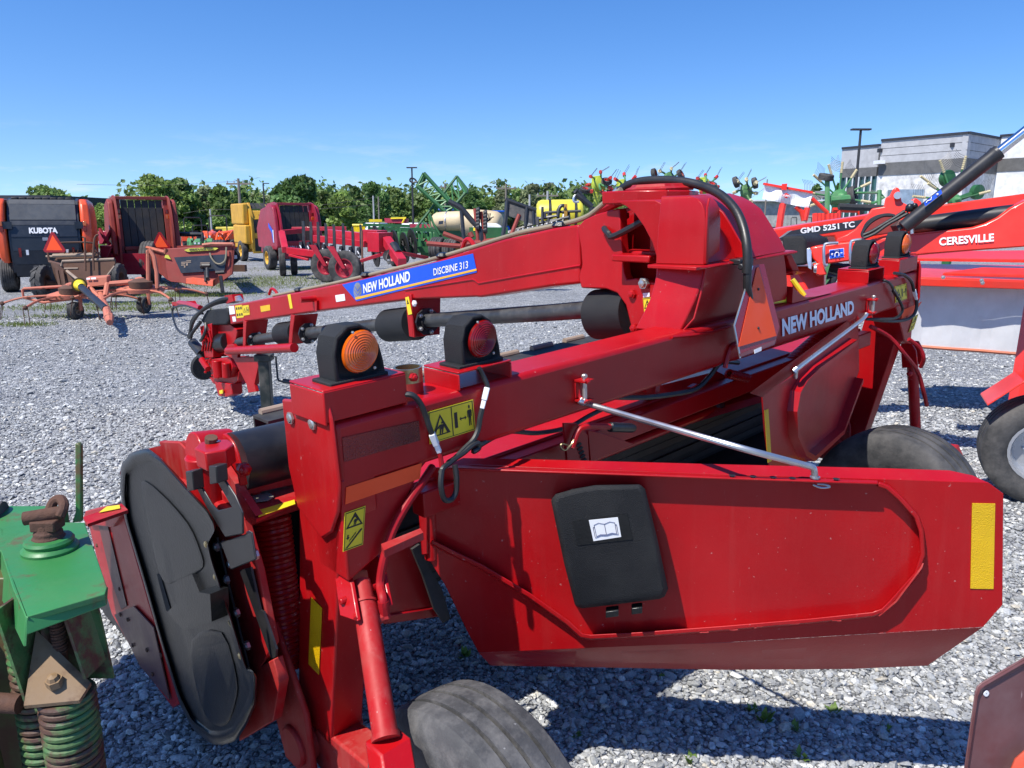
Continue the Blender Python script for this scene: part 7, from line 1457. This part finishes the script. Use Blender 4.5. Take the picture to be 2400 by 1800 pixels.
for k in range(7): p = F2.lerp(E2, k/6); d_ = (E2-F2).normalized(); MB().para(p+V((0, -.1, 0)), d_*.09, V((0, -.08, 0)), V((0, 0, zt_(1961, 418, 68)))).build('mullion', MULL, db)
for z_ in (1.6, 3.0): seg('mullion', F2, E2, z_, z_+.09, MULL, .05, .1)
H3 = zt_(2322, 325, 62); seg('white_wall', C2, D2, 0, zt_(2322, 404, 62), WPNL); seg('band', C2, D2, zt_(2322, 404, 62), zt_(2322, 375, 62), DBAND, .06); seg('white_wall', C2, D2, zt_(2322, 375, 62), H3, WPNL); seg('parapet_cap', C2, D2, H3, H3+.18, CAP, .1, .6)
mb = MB(); mb.prism([p_*k_+V((0, 0, H1-.6)) for p_, k_ in ((B2, 1.01), (A_, 1.01), (C2, 1.01), (D2, 1.01), (D2, 1.4), (B2, 1.4))], (0, 0, -.3)); mb.build('roof', CONC, db)
for px, py in ((2060, 353), (2231, 340)): p = P(px, py, 62.6 if px < 2100 else 58.0); MB().box(p.x-.15, p.x+.15, p.y-.3, p.y, p.z-.15, p.z+.15).build('wall_vent', CAP, db)
p = P(2054, 381, 62.8); MB().box(p.x-.25, p.x+.3, p.y-.9, p.y, p.z-.15, p.z+.12).build('wall_lamp', DWHT, db)
p = P(2133, 455, 50); MB().box(p.x-.9, p.x+.9, p.y, p.y+1.2, 0, p.z+.3).build('roof_unit', STL, db)
lw = worldthing('warehouse', 'dark grey metal warehouse at the far left edge', 'building', wallp(40, 75))
za = zt_(60, 458, 75); a, b = wallp(-120, 75), wallp(127, 75)
seg('wall', a, b, 0, za-1.4, DGB, 0, 12, lw); seg('roof_edge', a, b, za-1.4, za, CAP, .3, 12, lw); seg('window_band', a, b+(a-b)*.25, za-2.3, za-1.5, mat('pale_window_band', (.25, .28, .34), .3), .2, .1, lw)
gw2 = worldthing('warehouse', 'low grey block warehouse behind the small bright tree', 'building', wallp(250, 95)); z_ = zt_(250, 488, 95); seg('wall', wallp(200, 95), wallp(300, 97), 0, z_-.5, mat('grey_block', (.22, .21, .21), .8), 0, 14, gw2); seg('roof', wallp(199, 94.6), wallp(301, 96.6), z_-.5, z_, CONC, .2, 15, gw2)
sb = worldthing('concrete_silo_building', 'pale concrete grain elevator blocks on the horizon at the left', 'building', wallp(270, 210))
for x0, x1, y in ((226, 245, 465), (274, 301, 464), (303, 327, 467), (244, 262, 474), (262, 275, 478)): seg('block', wallp(x0, 210), wallp(x1, 212), 0, zt_(x0, y, 210), CONC, 0, 6, sb)
seg('window', wallp(230, 209.9), wallp(237, 210), zt_(230, 476, 210), zt_(230, 470, 210), CAP, .1, .2, sb); MB().cyl(P(258, 478, 211), P(258, 461, 211), .5, 6).build('pipe', CONC, sb); seg('gantry', wallp(245, 211), wallp(258, 211), zt_(245, 469, 211), zt_(245, 467, 211), CONG, 0, 1, sb)
rb = worldthing('barn', 'small white barn with red metal roof beyond the yellow sprayer', 'building', wallp(1345, 110)); q = lambda x, y, dz=0: P(x, y, 110+dz)
mb = MB(); mb.prism([q(1328, 500), q(1328, 483), q(1341, 472), q(1354, 484), q(1354, 500)], (0, 6, 0)); mb.build('wall', WPNL, rb); mb = MB(); mb.prism([q(1326, 485, -.3), q(1341, 470, -.3), q(1365, 471, 6), q(1366, 490, 3), q(1356, 486, -.3), q(1342, 474, -.3)], (0, .3, .2)); mb.build('roof', NHR, rb)
hs_ = worldthing('house', 'grey gabled house beyond the rakes', 'building', wallp(1920, 95)); q = lambda x, y, dz=0: P(x, y, 95+dz)
mb = MB(); mb.prism([q(1900, 520), q(1900, 466), q(1909, 455), q(1925, 468), q(1925, 520)], (0, 8, 0)); mb.prism([q(1909, 454), q(1928, 468), q(1960, 467, 8), q(1938, 452, 8)], (0, 0, .3)); mb.build('wall', mat('weathered_siding', (.25, .24, .22), .8), hs_); lws = worldthing('shed', 'long low white shed behind the dark tractors', 'building', wallp(1830, 80)); seg('wall', wallp(1730, 80), wallp(1935, 80), 0, zt_(1800, 472, 80), CONC, 0, 8, lws); seg('roof', wallp(1728, 79.6), wallp(1937, 79.6), zt_(1800, 472, 80), zt_(1800, 469, 80), WPNL, .2, 9, lws)
# ------------------------------------------------------------------ poles and wires
PWD = mat('weathered_pole_wood', (.20, .17, .14), .9); PDK = mat('dark_bronze_pole', (.03, .028, .03), .5); PGR = mat('pale_metal_pole', (.40, .40, .40), .6)
def lamp_post(label, px, py, z, arms, r=.09):
    t_ = worldthing('street_lamp', label, 'street lamp', wallp(px, z), 'yard light poles'); top = P(px, py, z); b = wallp(px, z); top = V((b.x, b.y, top.z))
    MB().tube([b, top], [r*1.2, r*.8], 10).build('pole', PDK, t_)
    for s_ in arms: MB().box(min(top.x, top.x+s_), max(top.x, top.x+s_), top.y-.15, top.y+.15, top.z-.02, top.z+.06).build('lamp_head', PDK, t_)
lamp_post('tall dark light pole with twin lamp heads in front of the dealership', 2000, 309, 40, (-.48, .48), .075)
lamp_post('thin dark light pole with twin heads rising behind the green lattice wings', 968, 395, 60, (-.4, .4), .075)
lamp_post('thin dark light pole with single lamp head left of the round tree', 621, 431, 80, (.6,), .085)
def pole(label, px, py, z, m, cross=True, r=.14):
    t_ = worldthing('utility_pole', label, 'utility pole', wallp(px, z), 'utility poles along the trees'); b = wallp(px, z); top = V((b.x, b.y, P(px, py, z).z))
    MB().tube([b, top], [r*1.2, r*.8], 8).build('pole', m, t_)
    if cross:
        MB().box(top.x-1.1, top.x+1.1, top.y-.06, top.y+.06, top.z-.55, top.z-.40).build('crossarm', PWD, t_)
        for k in (-1, -.4, .4, 1): MB().cyl((top.x+k, top.y, top.z-.4), (top.x+k, top.y, top.z-.2), .05, 6).build('insulator', PGR, t_)
    return top
tops = [pole('tall wooden utility pole with crossarm left of the yellow baler', 564, 419, 70, PWD), pole('wooden utility pole behind the crossing green wings', 1044, 430, 95, PWD), pole('wooden utility pole with crossarm above the black mesh panel', 1186, 432, 85, PWD), pole('pale metal pole before the bushes right of the mesh panel', 1283, 448, 80, PGR), ]
pole('thin pale metal pole, left of a pair in front of the dark trees', 876, 459, 60, PGR, False, .07); pole('thin brown wooden pole, right of a pair in front of the dark trees', 888, 461, 62, PWD, False, .06); pole('slim pale pole with nothing on top beside the mesh panel', 1241, 456, 70, PGR, False, .1); pole('short grey pole among the trees left of the tall utility pole', 493, 490, 60, PGR, False, .07); pole('thin pole above the white curtain', 1793, 421, 60, PWD, False, .06)
def wires(label, pts, z, r=.012):
    t_ = MB().tube(smoothpts([P(x, y, z) for x, y in pts], 3), min(r, .012), 4).build('power_line', PDK); tag(t_, label, 'wire', 'overhead wires')
wires('sagging overhead wire from the left to the tall utility pole', [(180, 432), (380, 434), (564, 424)], 70, .015); wires('overhead wire running across the trees to the thin pole pair', [(430, 500), (493, 491), (570, 492)], 60); wires('overhead wire rising across the trees right of the crimson baler', [(740, 482), (810, 473), (888, 461)], 62); wires('lower overhead wire sloping behind the cultivator legs', [(745, 490), (830, 483), (890, 478)], 62, .015); wires('overhead wires right of the tower near the white curtain', [(1755, 468), (1793, 440)], 60, .015)
# ------------------------------------------------------------------ trees
def leafmat(name, c):
    m = bpy.data.materials.new(name); m.use_nodes = True; N = m.node_tree.nodes; Lk = m.node_tree.links.new; b = N['Principled BSDF']; b.inputs['Roughness'].default_value = .6
    at_ = N.new('ShaderNodeAttribute'); at_.attribute_name = 'tone'; mx = N.new('ShaderNodeMix'); mx.data_type = 'RGBA'; mx.blend_type = 'MULTIPLY'; mx.inputs[0].default_value = 1; mx.inputs[6].default_value = (*c, 1); Lk(at_.outputs['Color'], mx.inputs[7]); Lk(mx.outputs[2], b.inputs['Base Color'])
    tr = N.new('ShaderNodeBsdfTranslucent'); Lk(mx.outputs[2], tr.inputs['Color']); ms_ = N.new('ShaderNodeMixShader'); ms_.inputs[0].default_value = .42; Lk(b.outputs[0], ms_.inputs[1]); Lk(tr.outputs[0], ms_.inputs[2]); Lk(ms_.outputs[0], N['Material Output'].inputs[0]); return m
LF = {'mid': leafmat('mid_green_leaves', (.18, .27, .075)), 'dark': leafmat('dark_green_leaves', (.115, .21, .06)), 'light': leafmat('light_green_leaves', (.26, .36, .09)), 'thin': leafmat('sparse_spring_leaves', (.25, .29, .15))}
BARK = mat('bark', (.10, .08, .065), .9, bump=.3)
def leaves(name, blobs, n, size, m, parent, seed):
    rng = np.random.default_rng(seed); vol = np.array([b[3]*b[4]*b[5] for b in blobs])**.8; k = rng.choice(len(blobs), n, p=vol/vol.sum()); bl = np.array(blobs)
    d = rng.normal(size=(n, 3)); d /= np.linalg.norm(d, axis=1)[:, None]; rr = rng.uniform(.35, 1, n)**.45; c = bl[k, :3]+d*bl[k, 3:6]*rr[:, None]*(1+rng.normal(0, .07, (n, 1)))
    nn = d*.5+rng.normal(size=(n, 3))*.7; nn /= np.linalg.norm(nn, axis=1)[:, None]; a = np.cross(nn, rng.normal(size=(n, 3))); a /= np.linalg.norm(a, axis=1)[:, None]; b = np.cross(nn, a)
    s_ = size*rng.uniform(.55, 1.5, (n, 1)); v = np.stack([c-a*s_, c+b*s_*.6, c+a*s_, c-b*s_*.6], 1).reshape(-1, 3).astype(np.float32)
    me = bpy.data.meshes.new(name); me.vertices.add(4*n); me.vertices.foreach_set('co', v.reshape(-1)); me.loops.add(4*n); me.loops.foreach_set('vertex_index', np.arange(4*n, dtype=np.int32)); me.polygons.add(n); me.polygons.foreach_set('loop_start', np.arange(0, 4*n, 4, dtype=np.int32)); me.polygons.foreach_set('use_smooth', np.zeros(n, bool)); me.update(calc_edges=True)
    tn = rng.uniform(.65, 1.35, len(blobs))[k]*rng.uniform(.7, 1.3, n); cc = np.ones((n, 4, 4), np.float32); cc[:, :, :3] = tn[:, None, None]*np.array([1, 1, 1]); ca = me.color_attributes.new('tone', 'FLOAT_COLOR', 'POINT'); ca.data.foreach_set('color', cc.reshape(-1))
    me.materials.append(m); o = bpy.data.objects.new(name, me); COL.objects.link(o); o.parent = parent; return o
def tree(label, px0, px1, ptop, z, kind, seed, n=2600, size=None, grp='trees along the far edge of the yard', trunk=.25, name='broadleaf_tree', base=.12):
    rng = random.Random(seed); b = wallp((px0+px1)/2, z); wd = (P(px1, 500, z)-P(px0, 500, z)).length*1.22; ht = P((px0+px1)/2, ptop, z).z
    t_ = thing(name, label, 'tree', loc=b, group=grp); r = wd/2; size = size or (.18+z*.0022)*.7; n = int(n*1.9)
    blobs = []; nb = 16
    for i in range(nb):
        h = base+(1-base)*(i+.5)/nb; pr = math.sin(math.pi*min(1, .22+.78*h))**.6 if h < .97 else .4; a = rng.uniform(0, 6.28); o = r*pr*rng.uniform(.3, .72); br = r*rng.uniform(.36, .56)*(.7+.5*pr)
        blobs.append((math.cos(a)*o, math.sin(a)*o*.7, ht*h*.93, br, br*.9, min(br*rng.uniform(.6, .9), ht*.16)))
    blobs.append((rng.uniform(-.15, .15)*r, 0, ht*.90, r*.34, r*.34, ht*.10))
    mb = MB(); mb.tube([(0, 0, 0), (.05*r, 0, ht*.3), (0, .05*r, ht*.7)], [ht*.03, ht*.022, ht*.008], 8)
    for bx, by, bz, *_ in blobs[::2]: mb.tube([(0, 0, bz*.55), (bx*.5, by*.5, bz*.8), (bx, by, bz)], [ht*.012, ht*.008, ht*.003], 5)
    mb.build('trunk', BARK, t_, local=True); leaves('crown', blobs, n, size, LF[kind], t_, seed); return t_
TL = [('bushy mid green tree behind the far left warehouse', 62, 180, 441, 100, 'mid', 2600), ('small tree at the right end of the warehouse', 180, 218, 462, 92, 'dark', 1200), ('small dark tree in front of the concrete blocks', 246, 282, 475, 160, 'dark', 900),
 ('large light green tree rising behind the faded red baler', 325, 430, 418, 95, 'light', 4200), ('second light green tree close behind the large one', 395, 470, 421, 100, 'mid', 3600), ('thin leaved tree in the gap before the utility pole', 455, 505, 437, 105, 'thin', 1300), ('dark green tree left of the utility pole', 490, 560, 436, 95, 'mid', 3000), ('round dark tree directly behind the utility pole', 545, 592, 440, 100, 'dark', 2400), ('low tree with brownish leaves behind the yellow baler', 583, 650, 455, 105, 'thin', 1400),
 ('big round dark green tree behind the crimson baler', 642, 746, 420, 95, 'dark', 5000), ('lower mid green tree right of the big round one', 738, 786, 447, 100, 'mid', 2200), ('light green bushy tree above the cultivator legs', 772, 832, 452, 90, 'light', 2400), ('dark tree with a narrow high top', 815, 848, 436, 105, 'dark', 1800), ('tall dark evergreen tree behind the pale pole pair', 846, 905, 428, 95, 'dark', 3600), ('mid green tree between the pole pair and the light pole', 895, 962, 446, 100, 'mid', 2600), ('mid green tree behind the left green wing', 955, 1030, 450, 100, 'mid', 2600), ('dark tree behind the crossing of the green wings', 1015, 1085, 448, 105, 'dark', 2400),
 ('dark round tree right of the green wings', 1085, 1132, 443, 95, 'dark', 2800), ('low bushy tree behind the cream tank', 1120, 1165, 462, 100, 'mid', 1700), ('thin spring tree left of the crossarm pole', 1155, 1205, 437, 100, 'thin', 1300), ('thin spring tree right of the crossarm pole', 1198, 1240, 443, 105, 'thin', 1200), ('pale sparse tree with visible branches', 1218, 1268, 433, 100, 'thin', 1400), ('tall sparse tree above the mesh panel', 1258, 1308, 430, 105, 'thin', 1500), ('mid green low tree behind the yellow sprayer', 1265, 1335, 455, 95, 'mid', 2400), ('small sparse tree left of the lime tedder', 1318, 1362, 440, 110, 'thin', 1100), ('mid green tree under the lime tedders', 1350, 1440, 455, 100, 'mid', 2400), ('low mid green tree behind the tower', 1430, 1560, 465, 110, 'mid', 2200), ('low tree right of the tower below the tedder tyres', 1640, 1760, 470, 120, 'mid', 2000), ('slim dark tree beside the grey house', 1890, 1925, 432, 100, 'dark', 1200), ('dark tree at the left end of the glass front', 1950, 1975, 430, 75, 'dark', 900),
 ('dark spreading tree along the far left skyline behind the orange baler', 125, 215, 470, 125, 'dark', 1200)]
for i, (lb, x0, x1, y, z, kd, n) in enumerate(TL): tree(lb, x0, x1, y, z, kd, 20+i, n)
tree('small bright green young tree between the two left balers', 214, 268, 480, 48, 'light', 77, 1500, .14, None, base=.05)
# continuous bushes closing the gaps under the trees
hb = []; rg = random.Random(8)
for k in range(150):
    px = 300+k*8; z = rg.uniform(100, 118); p = wallp(px, z); h = rg.uniform(4.6, 7.4); hb.append((p.x, p.y, h*.45, rg.uniform(1.5, 3), 2.0, h*.55))
o = leaves('bush_belt', hb, 30000, .36, LF['mid'], None, 9); tag(o, 'continuous belt of green bushes under the far trees', 'bushes', kind='stuff')
fld = MB().add([(-700, 78, .012), (30, 78, .012), (30, 1500, .012), (-700, 1500, .012)], [[0, 1, 2, 3]]).build('grass_field', mat('far_grass', (.07, .11, .03), .9, var=.2), smooth=False); tag(fld, kind='structure')
# ------------------------------------------------------------------ parked cars far behind
def car(label, px, py, rz, m):
    t_ = thing('parked_car', label, 'car', group='cars parked far behind the green cultivator')
    MB().loft([[(x, -.85, z0), (x, .85, z0), (x, .9, z1*.8), (x, .8, z1), (x, -.8, z1), (x, -.9, z1*.8)] for x, z0, z1 in ((-2.2, .4, .75), (-2.0, .3, .95), (1.0, .3, 1.0), (2.0, .3, .9), (2.2, .4, .7))]).build('body', m, t_, bevel=.05)
    MB().loft([[(x, -w2, z), (x, w2, z), (x*.72-.1, w2*.85, 1.5), (x*.72-.1, -w2*.85, 1.5)] for x, z, w2 in ((-1.7, .95, .78), (.9, .98, .78))]).build('cabin', m, t_, bevel=.05); MB().box(-1.2, .6, -.80, .80, 1.02, 1.36).build('window', GLS, t_)
    for x in (-1.4, 1.35):
        for y in (-.8, .8): wheel(V((x, y, .32)), (0, 1, 0), .32, .2, .2, RUB, WGRY, t_, local=True, grooves=1, n=18)
    place(t_, at(px, py), R(rz), 1); return t_
WCAR = mat('white_car_paint', (.75, .76, .78), .25, coat=.5)
for px, rz, lb in ((880, 70, 'white parked car left of the dark red machines'), (892, 72, 'white parked car beside the pale pole pair'), (968, 68, 'white parked car just right of the light pole'), (985, 70, 'white parked car beside the left green wing')): car(lb, px, 552, rz, WCAR)
dr = worldthing('grain_drill', 'dark red seed drill with yellow rail behind the green frames', 'seed drill', at(935, 575)); q = lambda x, y, dz=0: P(780+x/7.373, 480+y/7.373, 45+dz)
mb = MB(); mb.prism([q(890, 230), q(1280, 240), q(1270, 320), q(900, 310)], (0, 1, 0)); mb.prism([q(1320, 330), q(1720, 340), q(1720, 410), q(1330, 400)], (0, 1, 0)); p = q(1100, 420); mb.box(p.x-1.5, p.x+3.5, p.y, p.y+1, .3, 1.0); mb.build('hopper', NHR, dr); mb = MB(); mb.prism([q(1000, 220, -.1), q(1265, 210, -.1), q(1260, 240, -.1), q(1000, 245, -.1)], (0, .1, 0)); mb.tube([q(1240, 240, -.1), q(1200, 320, -.1)], .05, 5); mb.build('rail', YEL, dr)
yb = worldthing('container', 'pale yellow container behind the orange tractors', 'container', at(530, 575)); p = P(505, 532, 50); q2 = P(572, 532, 50); MB().box(p.x, q2.x, p.y, p.y+2.4, 0, p.z).build('container_body', mat('pale_yellow_sheet', (.70, .55, .06), .5, var=.1), yb, bevel=.03)
p = P(544, 541, 49.9); MB().box(p.x, p.x+.5, p.y-.03, p.y+.05, p.z-.4, p.z).build('container_panel', CONG, yb)
gt = tractor('garden_tractor', 'small green and yellow garden tractor behind the faded red spreader', at(470, 600), R(15), .75, JGL, None)
# ------------------------------------------------------------------ weeds and sparse grass
WD = [leafmat('weed_leaves', (.16, .26, .05))][0]
def weed(label, px, py, r, n, seed):
    b = G(px, py); t_ = thing('weed', label, 'weed', loc=b, group='small weeds in the gravel'); rg = random.Random(seed); mb = MB()
    for k in range(n):
        a = rg.uniform(0, 6.28); l = r*rg.uniform(.6, 1.1); el = rg.uniform(.3, 1.2); d = V((math.cos(a)*math.cos(el), math.sin(a)*math.cos(el), math.sin(el))); s2 = d.cross(V((0, 0, 1))).normalized()*l*.22; b0 = V((rg.uniform(-.2, .2)*r, rg.uniform(-.2, .2)*r, .0))
        mb.add([b0, b0+d*l*.5+s2, b0+d*l, b0+d*l*.5-s2], [[0, 1, 2, 3]])
    o = mb.build('leaf_cluster', WD, t_, smooth=False, local=True)
    ca = o.data.color_attributes.new('tone', 'FLOAT_COLOR', 'POINT'); ca.data.foreach_set('color', np.ones(len(o.data.vertices)*4, np.float32))
for i, (lb, px, py, r, n) in enumerate([('leafy weed in the sunlit gravel below the shield, largest of its kind', 1790, 1690, .06, 16), ('spreading weed left of the largest one', 1765, 1668, .04, 10), ('upright weed in the sunlit gravel right of the largest one', 1953, 1672, .05, 8), ('low weed at the edge of the shadow', 1862, 1712, .04, 12), ('low weed below the upright one', 2078, 1712, .03, 8), ('tiny weed right under the shield edge', 1553, 1592, .03, 8), ('small weed in the shade behind the near tyre', 1350, 1725, .035, 10), ('dark weed in the shade beside the black roll', 1090, 1540, .05, 14), ('weed at the lower edge of the shaded gravel', 1620, 1790, .05, 12), ('small weed in the shaded gravel at the bottom', 1880, 1775, .04, 10)]): weed(lb, px, py, r, n, 50+i)
rng = np.random.default_rng(11); pts = []
for px, py, sx, sy, n in ((560, 668, 3.0, 1.6, 2600), (640, 655, 2.6, 1.8, 2200), (400, 690, 2.0, .8, 1300), (300, 725, 1.6, .5, 800), (110, 722, 1.2, .6, 600), (150, 742, 1.0, .4, 400), (60, 762, .5, .25, 400), (520, 690, 1.2, .5, 500), (350, 712, 1.0, .4, 500), (440, 694, 1.3, .3, 700), (710, 630, 2, 2, 800), (215, 715, 1, .3, 400)):
    c = G(px, py); pts.append(np.stack([rng.normal(c.x, sx*.5, n), rng.normal(c.y, sy*.5, n)], 1))
xy = np.concatenate(pts); n = len(xy); a = rng.uniform(0, 6.28, n); h = rng.uniform(.02, .075, n); dx, dy = np.cos(a), np.sin(a); lx, ly = rng.normal(0, .03, n), rng.normal(0, .03, n); wv = .009
v = np.zeros((n, 3, 3), np.float32); v[:, 0, 0] = xy[:, 0]-dx*wv; v[:, 0, 1] = xy[:, 1]-dy*wv; v[:, 1, 0] = xy[:, 0]+dx*wv; v[:, 1, 1] = xy[:, 1]+dy*wv; v[:, 2, 0] = xy[:, 0]+lx; v[:, 2, 1] = xy[:, 1]+ly; v[:, 2, 2] = h
me = bpy.data.meshes.new('sparse_grass'); me.from_pydata(v.reshape(-1, 3).tolist(), [], np.arange(3*n).reshape(-1, 3).tolist()); ca = me.color_attributes.new('tone', 'FLOAT_COLOR', 'POINT'); cc = np.ones((n, 3, 4), np.float32); cc[:, :, :3] = rng.uniform(.7, 1.3, n)[:, None, None]; ca.data.foreach_set('color', cc.reshape(-1)); me.materials.append(leafmat('sparse_grass_blades', (.19, .24, .06))); o = bpy.data.objects.new('sparse_grass', me); COL.objects.link(o); tag(o, 'sparse short grass growing through the gravel in patches', 'grass', kind='stuff')
